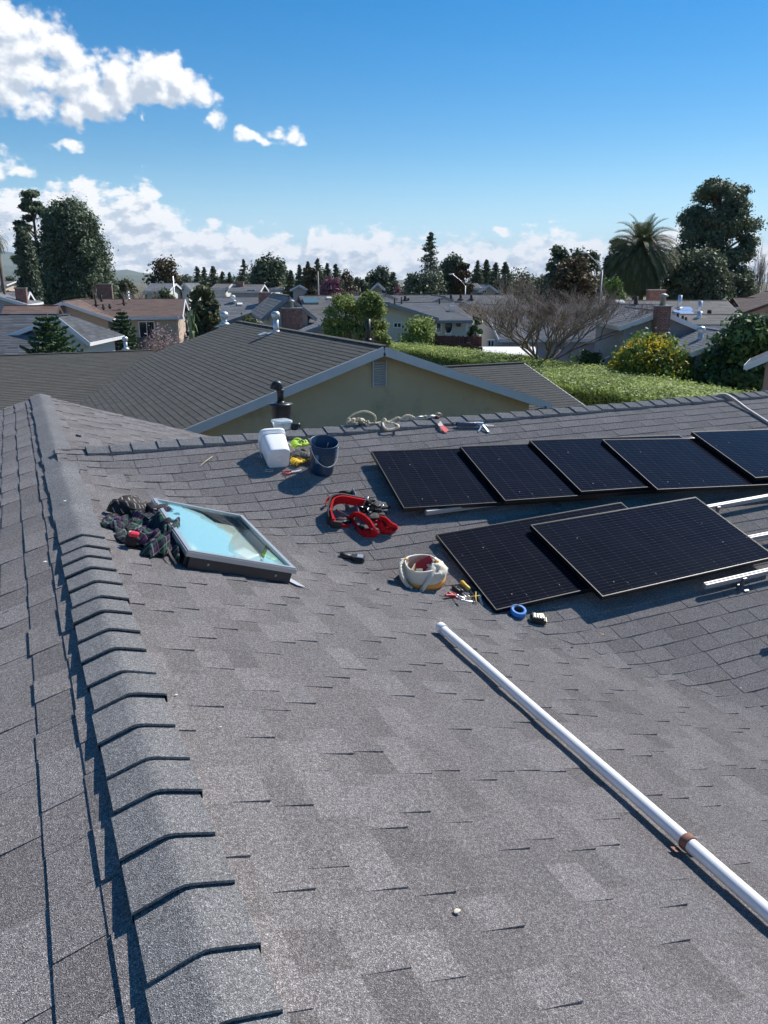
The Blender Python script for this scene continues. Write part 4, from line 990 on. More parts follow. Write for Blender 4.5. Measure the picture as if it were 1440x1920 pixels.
rope(b, [Z_(230, 215), Z_(300, 210, -.02), Z_(360, 200), Z_(385, 170), Z_(400, 190, -.04), Z_(370, 210, -.03)], .012, n=6)
yy = lambda x, y, h: W(640 + x / 4.8, 750 + y / 4.8, h)
rope(b, [Z_(370, 205), Z_(375, 215, -.06), yy(385, 245, .06), yy(420, 268, .05), yy(480, 258, .05), yy(518, 240, .07), Z_(490, 218, -.05), Z_(430, 205, -.02), Z_(395, 200), Z_(390, 175, .02)], .012, n=6)
rope(b, [Z_(400, 200), Z_(440, 190), Z_(510, 158), Z_(535, 180), Z_(520, 195), Z_(450, 192), Z_(420, 195)], .011, n=6)
rope(b, [Z_(530, 175), Z_(570, 150), Z_(600, 165), Z_(570, 180), Z_(545, 165), Z_(590, 138), Z_(640, 150), Z_(680, 175), Z_(650, 182), Z_(620, 175)], .011, n=6)
rope(b, [Z_(590, 138), Z_(650, 165), Z_(700, 180), Z_(740, 150), Z_(765, 145), Z_(770, 165), Z_(720, 170), Z_(660, 168)], .010, n=6)
rr_o = b.build('rope_coil', rp_m); tag(rr_o, 'loose tan rope knotted and looped along the cross ridge', 'rope')
b = MB(); b.tube([Z_(660, 158), Z_(700, 152), Z_(750, 150)], .010, 8); b.tube([Z_(770, 152), Z_(810, 148), Z_(850, 150)], [.012, .018, .016], 10, tone=.9)
b.tube([Z_(850 + 35 * math.cos(a * PI / 8) + 20, 140 + 22 * math.sin(a * PI / 8), .02) for a in range(16)], .005, 6, closed=True, tone=.1)
o = b.build('rope_grab', plain('rope_grab_metal', (.42, .42, .40), .4, metal=.6)); tag(o, 'metal rope grab with a black ring at the right end of the rope', 'rope grab')
pk = empty('putty_knife', loc=yy(900, 220, .03), label='tag-like scraper with a grey shank and red tip hanging over the ridge', cat='scraper')
b = MB(); U4 = (yy(960, 290, .015) - yy(865, 180, .05)).normalized()
b.ribbon([Z_(862, 178, -.02), yy(900, 235, .045)], .05, .006, Vector((1, 0, .1))); b.build('blade', plain('grey_plate', (.48, .44, .42), .6, var=.2), pk, local=False)
b = MB(); b.ribbon([yy(901, 236, .045), yy(950, 285, .02)], .055, .007, Vector((1, 0, .1))); b.build('tip', plain('red_plastic', (.75, .03, .05), .5), pk, local=False)
b = MB(); b.sphere(Z_(858, 160, -.01), (.03, .02, .025), 12, 8, nz=.6, sc=3); b.tube(spline([Z_(820, 190, -.04), Z_(850, 175, -.03), Z_(880, 150, .0), Z_(905, 125, .03)]), .006, 6); b.build('lanyard', plain('dark_red_cord', (.12, .02, .03), .7), pk, local=False)
cg = empty('caulking_gun', loc=yy(1150, 220, .03), label='blue caulking gun lying just below the cross ridge', cat='caulking gun')
A, B = yy(1035, 218, .04), yy(1215, 218, .04); b = MB(); b.tube([A, A.lerp(B, .05), A.lerp(B, .95), B], [.02, .027, .027, .024], 16)
for k in range(4): b.tube([A.lerp(B, .15 + k * .22), A.lerp(B, .17 + k * .22)], .029, 16, tone=.9)
b.build('barrel', plain('navy_tube', (.05, .075, .13), .4), cg, local=False)
b = MB(); b.tube([A - (B - A) * .25, A], [.004, .009], 8); b.build('nozzle', M['black'], cg, local=False)
gbl = plain('blue_grey_metal', (.35, .45, .55), .4, metal=.3)
b = MB(); b.ribbon([B, yy(1275, 222, .04)], .05, .02, NRM_C); b.ribbon(spline([yy(1262, 215, .045), yy(1295, 255, .03), yy(1322, 290, .015)]), .02, .02, NRM_C); b.ribbon(spline([yy(1258, 235, .04), yy(1250, 262, .025), yy(1232, 286, .012)]), .014, .014, NRM_C)
b.build('trigger', gbl, cg, local=False)
b = MB(); b.tube([B, yy(1372, 232, .03)], .0035, 6); b.build('plunger', M['galv'], cg, local=False)
# conduit at the upper right
pts = [W(1338, 744, .02), W(1350, 740, .05), W(1362, 741, .06), W(1380, 752, .05), W(1400, 767, .03), W(1425, 783, .025), W(1460, 806, .02), W(1520, 845, .02)]
b = MB(); b.tube(spline(pts, 6), .02, 12); o = b.build('conduit', plain('grey_conduit', (.33, .31, .29), .5, var=.12)); tag(o, 'curved grey conduit running over the ridge at the upper right', 'conduit')
# ------------------------------------------------------------------ clothes
def folds(b, spine, hw, hh, n=22, wr=.35, sd=0, tone=None, m=6, fr=9.):
    """flattened lumpy roll of cloth along a traced spine, creased."""
    P = spline(spine, m); K = len(P)
    hwl = np.interp(np.linspace(0, 1, K), np.linspace(0, 1, len(hw)), hw); hhl = np.interp(np.linspace(0, 1, K), np.linspace(0, 1, len(hh)), hh)
    rings = []; acc = 0
    for i, p in enumerate(P):
        d_ = (P[min(i + 1, K - 1)] - P[max(i - 1, 0)]).normalized(); n_ = NRM_R; s_ = d_.cross(n_).normalized(); n2_ = s_.cross(d_)
        if i: acc += (p - P[i - 1]).length
        ring = []
        for j in range(n):
            a = 2 * PI * j / n; ca, sa = math.cos(a), math.sin(a)
            q = Vector((acc * fr * .8, ca * hwl[i] * fr * 2.2 + sd, sa * .8))
            k = 1 + wr * (abs(mnoise.noise(q)) * 1.6 - .45) + wr * .5 * mnoise.noise(q * 2.6)
            z = sa * hhl[i] * k if sa > 0 else sa * hhl[i] * .25
            ring.append((b.pt(p + s_ * ca * hwl[i] * (1 + wr * .35 * mnoise.noise(q * 1.3)) + n2_ * z), acc, a / (2 * PI) * hwl[i] * 4.2))
        rings.append(ring)
    sm = b.smooth; b.smooth = True
    for A, B in zip(rings, rings[1:]):
        for j in range(n):
            q = [A[j], A[(j + 1) % n], B[(j + 1) % n], B[j]]; uv = [(x[1], x[2]) for x in q]
            if j == n - 1: uv[1] = (uv[1][0], uv[0][1] + hwl[0] * 4.2 / n); uv[2] = (uv[2][0], uv[1][1])
            b.face([x[0] for x in q], tone, uv)
    b.smooth = False
    b.face([x[0] for x in rings[0]][::-1], tone, [(0, 0)] * n); b.face([x[0] for x in rings[-1]], tone, [(0, 0)] * n); b.smooth = sm
def plaid(name):
    m, nt, b = newmat(name); uv = N(nt, 'ShaderNodeTexCoord').outputs['UV']; s = N(nt, 'ShaderNodeSeparateXYZ'); nt.links.new(uv, s.inputs[0])
    def band(x, per, off, w):
        f = mth(nt, 'FRACT', mth(nt, 'DIVIDE', mth(nt, 'ADD', x, off), per)); return mth(nt, 'LESS_THAN', f, w / per)
    c = (.007, .014, .022); P_ = .10; x, y = s.outputs[0], s.outputs[1]
    c = mixc(nt, mth(nt, 'MULTIPLY', band(x, P_, 0, .022), .6), c, (.02, .075, .045)); c = mixc(nt, mth(nt, 'MULTIPLY', band(y, P_, 0, .022), .5), c, (.02, .09, .06))
    c = mixc(nt, mth(nt, 'MULTIPLY', band(x, P_, .04, .02), .6), c, (.05, .018, .07)); c = mixc(nt, mth(nt, 'MULTIPLY', band(y, P_, .04, .02), .6), c, (.06, .02, .08))
    c = mixc(nt, mth(nt, 'MULTIPLY', band(x, P_, .065, .010), .45), c, (.22, .30, .27)); c = mixc(nt, mth(nt, 'MULTIPLY', band(y, P_, .065, .010), .4), c, (.26, .28, .20))
    c = mixc(nt, mth(nt, 'MULTIPLY', band(x, P_, .02, .003), .4), c, (.3, .27, .14)); c = mixc(nt, mth(nt, 'MULTIPLY', band(y, P_, .02, .003), .35), c, (.25, .08, .15))
    nt.links.new(c, b.inputs['Base Color']); b.inputs['Roughness'].default_value = .95; b.inputs['Specular IOR Level'].default_value = .1
    b.inputs['Sheen Weight'].default_value = .05
    bump(nt, b, noise(nt, uv, 60, 3), .3, .004); return m
PL = plaid('plaid_flannel')
def cz(x, y, h=0.): return W(180 + x / 7.58, 900 + y / 7.58, h)
sh = empty('plaid_shirt', loc=cz(800, 800), label='dark green and purple plaid flannel shirt crumpled against the near left corner of the skylight', cat='shirt')
def inpoly(x, y, P):
    c = False; j = len(P) - 1
    for i in range(len(P)):
        if (P[i][1] > y) != (P[j][1] > y) and x < (P[j][0] - P[i][0]) * (y - P[i][1]) / (P[j][1] - P[i][1]) + P[i][0]: c = not c
        j = i
    return c
def sdist(x, y, P):
    m = 9.
    for i in range(len(P)):
        ax_, ay_ = P[i - 1]; bx, by = P[i]; dx, dy = bx - ax_, by - ay_; t = max(0, min(1, ((x - ax_) * dx + (y - ay_) * dy) / (dx * dx + dy * dy + 1e-12))); m = min(m, math.hypot(x - ax_ - dx * t, y - ay_ - dy * t))
    return m
def cloth(b, outline, seeds, step=.006, edge=.03, hs=1.8, tr=cz):
    """crumpled cloth lying on the slope: plan outline, with folded panels of their own height and weave direction."""
    P = [(q.x, q.y) for q in (tr(x, y) for x, y in outline)]; S = [((tr(x, y).x, tr(x, y).y), h, math.radians(a)) for x, y, h, a in seeds]
    x0 = min(p[0] for p in P) - step; y0 = min(p[1] for p in P) - step; nx = int((max(p[0] for p in P) - x0) / step) + 2; ny = int((max(p[1] for p in P) - y0) / step) + 2
    V = {}
    for i in range(nx + 1):
        for j in range(ny + 1):
            x = x0 + i * step; y = y0 + j * step
            wx = x + .012 * mnoise.noise(Vector((x * 14, y * 14, 1))); wy = y + .012 * mnoise.noise(Vector((x * 14, y * 14, 7)))
            ins = inpoly(wx, wy, P)
            if not ins: V[i, j] = None; continue
            d_ = sdist(wx, wy, P); f = min(1, d_ / edge) ** .55
            ds = sorted((math.hypot(wx - s_[0][0], wy - s_[0][1]), k) for k, s_ in enumerate(S)); k = ds[0][1]; w1 = max(0, min(1, .5 + (ds[1][0] - ds[0][0]) / .03)); h = S[k][1] * w1 + S[ds[1][1]][1] * (1 - w1)
            a = S[k][2]; c_, s_ = math.cos(a), math.sin(a); u_ = (x * c_ + y * s_); v_ = (-x * s_ + y * c_)
            fold = abs(mnoise.noise(Vector((u_ * 7, v_ * 15, k * 3.1)))); f2 = abs(mnoise.noise(Vector((u_ * 22, v_ * 30, k * 5.3))))
            hh = f * (h * hs * (.55 + 1.3 * fold) + .006 * f2 + .004)
            wu = .008 * mnoise.noise(Vector((u_ * 9, v_ * 9, 2.2)))
            p = Vector((x, y, Rw(x, y) + .008)) + NRM_R * hh; V[i, j] = (p, (u_ + wu + k * .3, v_ * (1 + .25 * math.sin(k)) - wu + hh * .8))
    b.smooth = True; ids = {}
    for i in range(nx):
        for j in range(ny):
            q = [V.get(c_) for c_ in ((i, j), (i + 1, j), (i + 1, j + 1), (i, j + 1))]; kk = [c_ for c_, v_ in zip(((i, j), (i + 1, j), (i + 1, j + 1), (i, j + 1)), q) if v_]
            if len(kk) < 3: continue
            for c_ in kk:
                if c_ not in ids: ids[c_] = b.pt(V[c_][0])
            b.face([ids[c_] for c_ in kk], .5, [V[c_][1] for c_ in kk])
    b.smooth = False
b = MB()
cloth(b, [(450, 600), (520, 570), (640, 510), (780, 470), (880, 452), (1010, 455), (1130, 530), (1185, 620), (1262, 745), (1205, 850), (1170, 900), (1205, 960), (1215, 1050), (1200, 1180), (1160, 1245), (1090, 1190), (1040, 1090), (980, 1130), (860, 1120), (740, 1130), (650, 1100), (660, 1010), (560, 990), (450, 960), (430, 860), (440, 740), (400, 700)],
      [(1040, 620, .042, 35), (1130, 1040, .035, 60), (840, 540, .042, -12), (640, 640, .045, -40), (1180, 760, .03, 80), (960, 790, .06, 50), (820, 860, .02, 5), (760, 1000, .055, 70), (930, 980, .03, 20), (540, 880, .008, 0), (620, 760, .02, -20), (1060, 900, .05, 55)])
b.build('shirt_body', PL, sh, local=False)
b = MB(); cloth(b, [(60, 622), (110, 600), (300, 598), (430, 604), (480, 620), (430, 700), (340, 752), (280, 760), (180, 722), (80, 690)], [(110, 640, .022, 20), (230, 660, .034, 5), (350, 660, .036, 35), (430, 650, .03, 60)], edge=.022); b.build('sleeve', PL, sh, local=False)
b = MB(); cloth(b, [(240, 810), (290, 772), (380, 780), (430, 850), (440, 930), (380, 925), (290, 880)], [(300, 820, .03, 50), (390, 880, .028, 20)], edge=.02); b.build('sleeve', PL, sh, local=False)
b = MB(); b.ribbon(spline([cz(760, 720, .05), cz(870, 820, .06), cz(1000, 930, .06), cz(1070, 1080, .045), cz(1150, 1200, .02)]), .012, .004, Vector((1, -.4, .2)), tone=.8); b.build('placket', plain('dark_placket', (.1, .09, .08), .8), sh, local=False)
bkm, nt2, bb_ = newmat('dashed_black_knit'); uv = N(nt2, 'ShaderNodeTexCoord').outputs['UV']; s = N(nt2, 'ShaderNodeSeparateXYZ'); nt2.links.new(uv, s.inputs[0])
sk_ = mth(nt2, 'MULTIPLY_ADD', s.outputs[1], .5, s.outputs[0])
f1 = mth(nt2, 'LESS_THAN', mth(nt2, 'FRACT', mth(nt2, 'DIVIDE', sk_, .026)), .17); f2 = mth(nt2, 'LESS_THAN', mth(nt2, 'FRACT', mth(nt2, 'DIVIDE', s.outputs[1], .030)), .55)
c = mixc(nt2, mth(nt2, 'MULTIPLY', mth(nt2, 'MULTIPLY', f1, f2), .75), (.012, .010, .010), (.42, .36, .34)); nt2.links.new(c, bb_.inputs['Base Color']); bb_.inputs['Roughness'].default_value = .8
sw = empty('black_jacket', loc=cz(400, 420), label='black jacket with pale dash pattern bundled up beyond the plaid shirt', cat='jacket')
b = MB(); folds(b, [cz(215, 440, .02), cz(300, 430, .045), cz(430, 440, .055), cz(580, 450, .05), cz(700, 440, .03), cz(735, 450, .015)], [.035, .075, .085, .08, .05, .02], [.035, .085, .10, .09, .05, .02], 26, .4, 2, fr=11)
b.build('jacket_body', bkm, sw, local=False)
b = MB(); b.ribbon(spline([cz(200, 360, .08), cz(300, 300, .11), cz(450, 290, .12), cz(560, 300, .11), cz(660, 330, .08)]), .02, .006, (0, -.6, 1)); b.ribbon(spline([cz(480, 400, .10), cz(600, 430, .10), cz(700, 430, .07), cz(735, 470, .03)]), .018, .006, (0, -.6, 1)); b.build('hem', M['blackm'], sw, local=False)
cpt = empty('baseball_cap', loc=cz(850, 380), label='black cap resting on the far left corner of the skylight frame', cat='cap')
R_ = Matrix.Rotation(math.radians(18), 3, 'Y')
b = MB(); b.sphere(cz(795, 400, .10), (.05, .055, .045), 18, 10, R_, nz=.2, sc=2); b.build('crown', M['blackm'], cpt, local=False)
b = MB(); c_ = cz(900, 375, .165)
b.sphere(c_, (.062, .04, .009), 18, 8, Matrix.Rotation(math.radians(-6), 3, 'Y') @ Matrix.Rotation(.25, 3, 'Z')); b.build('brim', M['blackm'], cpt, local=False)
b = MB(); b.bar(cz(835, 415, .15), cz(880, 380, .16), .02, .004); b.build('label_patch', plain('pale_patch', (.4, .4, .37), .7), cpt, local=False)
tm = empty('tape_measure', loc=cz(545, 780), label='red topped tape measure sitting in the folds of the plaid shirt', cat='tape measure')
b = MB(); b.box(cz(540, 770, .095), (.058, .042, .03), Matrix.Rotation(.25, 3, 'Y') @ Matrix.Rotation(-.2, 3, 'Z'), bev=.009); b.build('case', plain('bright_red', (.75, .03, .06), .4), tm, local=False)
b = MB(); b.box(cz(490, 755, .095), (.018, .03, .024), Matrix.Rotation(-.2, 3, 'Z'), bev=.004); b.build('clip', plain('pale_metal', (.6, .55, .45), .4), tm, local=False)
b = MB(); b.sphere(cz(530, 860, .045), (.05, .035, .045), 16, 10, nz=.3, sc=2, sd=6); o = b.build('tool_pouch', plain('dark_brown_leather', (.03, .018, .015), .7), tm, local=False)
# ------------------------------------------------------------------ small litter
def bit(label, u, v, r, col, fl=.35):
    p = W(u, v, .012); b = MB(); b.sphere((0, 0, 0), (r, r * .7, r * fl), 10, 6, nz=.7, sc=2, sd=u); o = b.build('debris_chip', plain('chip', col, .8)); o.location = p; tag(o, label, 'debris', 'small litter on the shingles')
bit('crumbled cream chip low on the near slope', 857, 1708, .011, (.62, .54, .42), .2)
bit('white fleck right of the ridge caps in the foreground', 413, 1363, .005, (.8, .8, .8))
bit('white fleck at the edge of the ridge caps', 330, 1303, .006, (.8, .8, .8))
bit('white scrap on the smooth far ridge cap', 121, 939, .011, (.8, .8, .8), .2)
bit('white scrap on the left slope beside the ridge shadow', 84, 1053, .010, (.8, .8, .8), .2)
bit('orange leaf scrap on the cross slope below the battery', 1129, 1190, .014, (.6, .35, .12))
bit('dark twig end on the near slope above the white pipe', 709, 1104, .012, (.03, .03, .03))
bit('dark chip near the valley right of the battery', 1072, 1214, .011, (.03, .03, .03))
bit('white fleck on the cross slope at the right', 1389, 1290, .007, (.8, .8, .8))
b = MB(); b.tube(spline([W(375, 874, .02), W(385, 865, .03), W(398, 856, .02)]), .0035, 5); tag(b.build('dry_stalk', plain('straw', (.6, .5, .3), .8)), 'dry straw stalk on the cross slope left of the white pail', 'twig')
b = MB(); b.tube([W(142 , 816, .02), W(152, 818, .02)], .01, 6); tag(b.build('dark_stick', M['blackm']), 'short dark stick on the slope beyond the cross ridge', 'stick')
# ------------------------------------------------------------------ houses
PIT = 1 / 3.
class House:
    """local frame: rotated by phi about the camera's plumb line, so local x runs right, y runs away."""
    def __init__(s, label, phi, cat='house', group=None, roofmat=None, wallmat=None, trim=None, at=(0, 0)):
        s.phi = phi; s.M = Matrix.Rotation(-math.radians(phi), 4, 'Z')
        s.o = empty('house', mat=s.M @ Matrix.Translation((at[0], at[1], 0)), label=label, cat=cat, group=group); s.at = at
        s.roof = MB(); s.wall = MB(); s.fas = MB(); s.rm, s.wm_, s.tm = roofmat, wallmat, trim
    def L(s, P): return s.M.inverted() @ Vector(P)
    def py(s, u, v, y): # point on the local plane y
        n = s.M @ Vector((0, 1, 0)); return s.L(hitp(u, v, n, y))
    def pz(s, u, v, z): return s.L(at_z(u, v, z))
    def section(s, ax, c, r0, r1, zr_, hn, hp, exp=.2, tw=(.5, 1.2), ov=.35, fd=.16, gables=(1, 1), pit=PIT, th=(.008, .012), floor=0, wall=True, fas=(1, 1, 1, 1), tones=(.2, .8), pitn=None, seed=1, hip=0):
        """gable roof. ax 'y': ridge along y at x=c from r0 to r1; hn / hp half widths; ridge height zr_."""
        T = (lambda x, y, z: Vector((x, y, z))) if ax == 'y' else (lambda x, y, z: Vector((y, x, z)))
        r = random.Random(seed * 31 + 7); pn = pitn or pit
        for sg, hw, pt in ((-1, hn, pn), (1, hp, pit)):
            if hw <= 0: continue
            cs = 1 / math.sqrt(1 + pt * pt); ze = zr_ - hw * pt
            shingles(s.roof, T(c + sg * hw, 0, ze), T(0, 1, 0), T(-sg * cs, 0, cs * pt) if ax == 'y' else T(-sg * cs, 0, cs * pt), hw / cs, (lambda v, L_=hw / cs: (r0, r1 - hip * v / L_)), exp, tw, 0.004 if tw[0] < .5 else 0, th, None, tones, r=r)
            for dz, tn in ((-.006, .3), (-.08, .3)): s.roof.poly([T(c, r0, zr_ + dz), T(c, r1 - hip, zr_ + dz), T(c + sg * hw, r1, ze + dz), T(c + sg * hw, r0, ze + dz)], tn)
        # ridge cap strip
        if hip: s.roof.poly([T(c, r1 - hip, zr_), T(c + hp, r1, zr_ - hp * pit), T(c - hn, r1, zr_ - hn * pn)])
        s.roof.bar(T(c, r0, zr_ + .012), T(c, r1 - hip, zr_ + .012), .2, .02, tone=.5)
        for k, (rr_, sg2) in enumerate(((r0, -1), (r1, 1))):
            if not gables[k]: continue
            if fas[k]:
                for sg, hw, pt in ((-1, hn, pn), (1, hp, pit)):
                    if hw > 0: s.fas.bar(T(c, rr_ + sg2 * .015, zr_ - fd / 2 - .005), T(c + sg * hw, rr_ + sg2 * .015, zr_ - hw * pt - fd / 2 - .005), .03, fd)
            yw = rr_ - sg2 * ov; fl = floor
            if wall:
                a, b_ = c - max(hn - ov, 0), c + max(hp - ov, 0)
                za, zb = zr_ - max(hn - ov, 0) * pn - .1, zr_ - max(hp - ov, 0) * pit - .1
                q = [T(a, yw, fl), T(b_, yw, fl), T(b_, yw, zb), T(c, yw, zr_ - .1), T(a, yw, za)]
                s.wall.poly(q); s.wall.poly([p + T(0, -sg2 * .15, 0) for p in q])
        for sg, hw, pt, kk in ((-1, hn, pn, 2), (1, hp, pit, 3)):
            if hw > 0 and wall:
                xw = c + sg * (hw - ov); s.wall.poly([T(xw, r0 + ov, floor), T(xw, r1 - ov, floor), T(xw, r1 - ov, zr_ - (hw - ov) * pt - .1), T(xw, r0 + ov, zr_ - (hw - ov) * pt - .1)])
            if hw > 0 and fas[kk]: s.fas.bar(T(c + sg * (hw + .015), r0, zr_ - hw * pt - fd * .45), T(c + sg * (hw + .015), r1, zr_ - hw * pt - fd * .45), .03, fd * .8)
    def part(s, name, mb, mat): return mb.build(name, mat, s.o) if not s.shift(mb) else None
    def shift(s, mb): mb.v = [(x - s.at[0], y - s.at[1], z) for x, y, z in mb.v]; return False
    def finish(s):
        if s.wall.f: s.part('wall', s.wall, s.wm_)
        s.ro = s.part('roof', s.roof, s.rm) if s.roof.f else None
        if s.fas.f: s.part('fascia', s.fas, s.tm)
    def window(s, x0, x1, z0, z1, y, mull=1, fr=None, name='window'):
        """window in a wall facing -y at plane y."""
        t = .07; f = MB()
        for q in (((x0 + x1) / 2, y - .03, z1, x1 - x0 + t, .06, t), ((x0 + x1) / 2, y - .03, z0, x1 - x0 + t, .06, t)): f.box(q[:3], q[3:])
        for xx in (x0, x1): f.box((xx, y - .03, (z0 + z1) / 2), (t, .06, z1 - z0 - t))
        for k in range(mull): xm = x0 + (x1 - x0) * (k + 1) / (mull + 1); f.box((xm, y - .025, (z0 + z1) / 2), (t * .7, .04, z1 - z0 - t))
        w_ = s.part(name, f, fr or M['white']); g = MB(); g.poly([(x0, y - .012, z0), (x1, y - .012, z0), (x1, y - .012, z1), (x0, y - .012, z1)]); s.shift(g); g.build('pane', M['glassd'], w_)
    def vent(s, x, y, z, r=.05, h=.35, mat=None, cap=True, name='vent_pipe', base=True):
        b = MB(); b.lathe([(r, -.15), (r, h)], 14, (x, y, z))
        if cap: b.lathe([(r * .9, h - .02), (r * 1.55, h), (r * 1.55, h + r * 1.6), (r * .8, h + r * 2.2), (0, h + r * 2.3)], 14, (x, y, z))
        if base: b.lathe([(r * 2.4, -.04), (r * 1.2, .05)], 14, (x, y, z))
        return s.part(name, b, mat or M['galv'])
    def louvre(s, x0, x1, z0, z1, y, mat, n=10):
        b = MB(); b.box(((x0 + x1) / 2, y + .02, (z0 + z1) / 2), (x1 - x0, .02, z1 - z0), tone=0)
        for k in range(n):
            z = z0 + (z1 - z0) * (k + .5) / n; b.box(((x0 + x1) / 2, y - .02, z), (x1 - x0, .035, .014), Matrix.Rotation(math.radians(25), 3, 'X'))
        for q in ((x0, (z0 + z1) / 2, .025, z1 - z0), (x1, (z0 + z1) / 2, .025, z1 - z0)): b.box((q[0], y - .02, q[1]), (q[2], .05, q[3]))
        s.part('louvre_vent', b, mat)
    def chimney(s, x, y, z0, z1, wx, wy, mat, cap=True, pot=True):
        b = MB(); b.box((x, y, (z0 + z1) / 2), (wx, wy, z1 - z0)); s.shift(b); c_ = b.build('chimney', mat, s.o)
        b = MB(); b.box((x, y, z1 + .03), (wx + .08, wy + .08, .06))
        if pot: b.lathe([(.13, 0), (.11, .35), (.2, .36), (.2, .42), (.05, .5), (0, .5)], 14, (x, y, z1 + .05))
        s.shift(b); b.build('chimney_cap', plain('chimney_cap', (.35, .34, .32), .6, metal=.3), c_)
def roofm(name, lo, hi, tv=.4, brown=(.14, .11, .09), ba=.2): return shingle_mat(name, lo, hi, tonevar=tv, brown=brown, ba=ba, far=True)
RM = dict(green=roofm('weathered_olive_shingle', (.108, .101, .082), (.15, .141, .12), .26),
          grey=roofm('mid_grey_shingle', (.22, .22, .23), (.30, .30, .305), .3), dark=roofm('slate_grey_shingle', (.11, .12, .13), (.17, .178, .19), .5),
          brown=roofm('mottled_brown_shingle', (.25, .17, .13), (.19, .155, .135), .4, (.34, .16, .11), .5), tan=roofm('tan_shingle', (.42, .33, .25), (.50, .41, .32), .2), warm=roofm('warm_grey_shingle', (.24, .22, .20), (.32, .29, .27), .35))
WMt = dict(tan=plain('tan_stucco', (.50, .40, .31), .9, var=.08), white=plain('white_stucco', (.72, .70, .66), .9, var=.06), blue=plain('blue_grey_stucco', (.36, .38, .43), .9, var=.08), cream=plain('cream_stucco', (.66, .62, .52), .9, var=.06), grey=plain('grey_stucco', (.42, .42, .42), .9, var=.06), salmon=plain('salmon_stucco', (.40, .27, .22), .9, var=.1))
TR = dict(white=plain('white_trim', (.7, .71, .72), .5, var=.05), grey=plain('grey_trim', (.22, .24, .27), .6), brown=plain('brown_trim', (.07, .045, .04), .6))
# --- the neighbour's house straight behind ours
nh = House('large low house with olive grey roof and ochre gable wall behind the foreground ridge', 0, roofmat=RM['green'], wallmat=M['stucco_ochre'], trim=M['fascia'], at=(8, 22))
GX, GZ, GY = 7.53, 4.60, 16.0
nh.section('y', GX, GY, 28.6, GZ, 6.3, 4.75, .155, (.30, .34), .4, .2, (1, 1), th=(.009, .012), tones=(.3, .7), fas=(1, 1, 0, 1), seed=4)
nh.section('x', 29.4, -9, 4.5, 3.6, 6.6, 3., .155, (.30, .34), .4, .16, (1, 0), pit=.3, pitn=.195, th=(.009, .012), tones=(.3, .7), seed=5)
nh.section('x', 20.1, 10.6, 14.25, 3.58, 3.05, 4.5, .155, (.30, .34), .35, .16, (0, 1), pit=.3, pitn=.3, th=(.008, .011), tones=(.4, .9), seed=6)
nh.finish()
lx0, lx1 = at_y(698, 700, GY + .4).x, at_y(722, 700, GY + .4).x; lz1, lz0 = at_y(710, 677, GY + .4).z, at_y(710, 725, GY + .4).z
nh.louvre(lx0, lx1, lz0, lz1, GY + .38, M['fascia'])
def on_n(u, v): # left slope of the neighbour's gable
    return hitp(u, v, (-PIT, 0, 1), GZ - GX * PIT)
for (u, v, r_, h, mt, cp) in ((421, 607, .1, .22, M['galv'], 1), (518, 622, .085, .42, M['galv'], 1), (236, 654, .07, .3, M['galv'], 1)):
    P = on_n(u, v) if u > 300 else at_z(u, v, 3.55); nh.vent(P.x, P.y, P.z, r_, h, mt, cp)
P = at_z(681, 638, GZ - .1); nh.vent(P.x + .15, P.y, P.z, .06, .55, M['black'], 0)
P = at_z(351, 622, 4.2); nh.vent(P.x, P.y, P.z, .035, .42, M['black'], 0)
b = MB()
for (u, v) in ((508, 625), (492, 627), (412, 611)):
    P = on_n(u, v); b.box(P + Vector((0, 0, .02)), (.25, .3, .012), Matrix.Rotation(-math.atan(PIT), 3, 'Y'))
nh.part('flashing', b, M['galv'])
b = MB(); gz_ = 3.6 - 6.6 * .195
b.bar((1.35, 22.85, GZ - 6.25 * PIT), (1.35, 16.2, GZ - 6.25 * PIT), .1, .1); b.bar((-9, 22.72, gz_ - .02), (1.1, 22.72, gz_ - .02), .1, .1)
nh.part('gutter', b, M['fascia'])
b = MB(); b.bar((12.05, 15.9, 2.9), (12.5, 17.0, 2.62), .04, .12); nh.part('eave_board', b, plain('weathered_wood', (.25, .2, .16), .8))
# --- B, left front with white gable
hB = House('slate grey roofed house with white gable wall at the left, behind a dark layered conifer', 25, roofmat=RM['dark'], wallmat=WMt['white'], trim=TR['white'], at=(-16, 38))
D = 36; pk_ = hB.py(105, 592, D); eR = hB.py(167, 642, D); 
hB.section('y', pk_.x, D, D + 5, pk_.z, 3.8, eR.x - pk_.x, .2, (.4, .8), .4, .2, (1, 0), hip=3.6, pit=(pk_.z - eR.z) / (eR.x - pk_.x), pitn=.36, seed=11)
p0 = hB.py(-60, 589, D + 2.5)
hB.section('x', D + 2.5, pk_.x - 14, pk_.x - .3, p0.z, 6.5, 5, .2, (.4, .8), .4, .2, (1, 0), pit=.33, seed=12, wall=False)
hB.finish()
# --- C, tan stucco with mottled brown roof
hC = House('tan stucco house with mottled brown roof and pink blossom before it, left of centre', 14, roofmat=RM['brown'], wallmat=WMt['tan'], trim=TR['white'], at=(-22, 60))
D = 56; pk_ = hC.py(117, 565, D); eL = hC.py(68, 580, D); eR = hC.py(212, 598, D)
pit_ = (pk_.z - eR.z) / (eR.x - pk_.x)
hC.section('y', pk_.x, D, D + 10, pk_.z, pk_.x - eL.x + 2, eR.x - pk_.x, .25, (.4, .9), .4, .22, (1, 0), pit=pit_, pitn=pit_, seed=21)
ra = hC.py(140, 561, D + 6.5); rb_ = hC.py(347, 561, D + 6.5); ez = hC.py(300, 594, D + 1.2)
hC.section('x', D + 6.5, ra.x, rb_.x, ra.z, 5.3, 5, .25, (.4, .9), .35, .22, (0, 1), pit=(ra.z - ez.z) / 5.3, seed=22)
hC.finish()
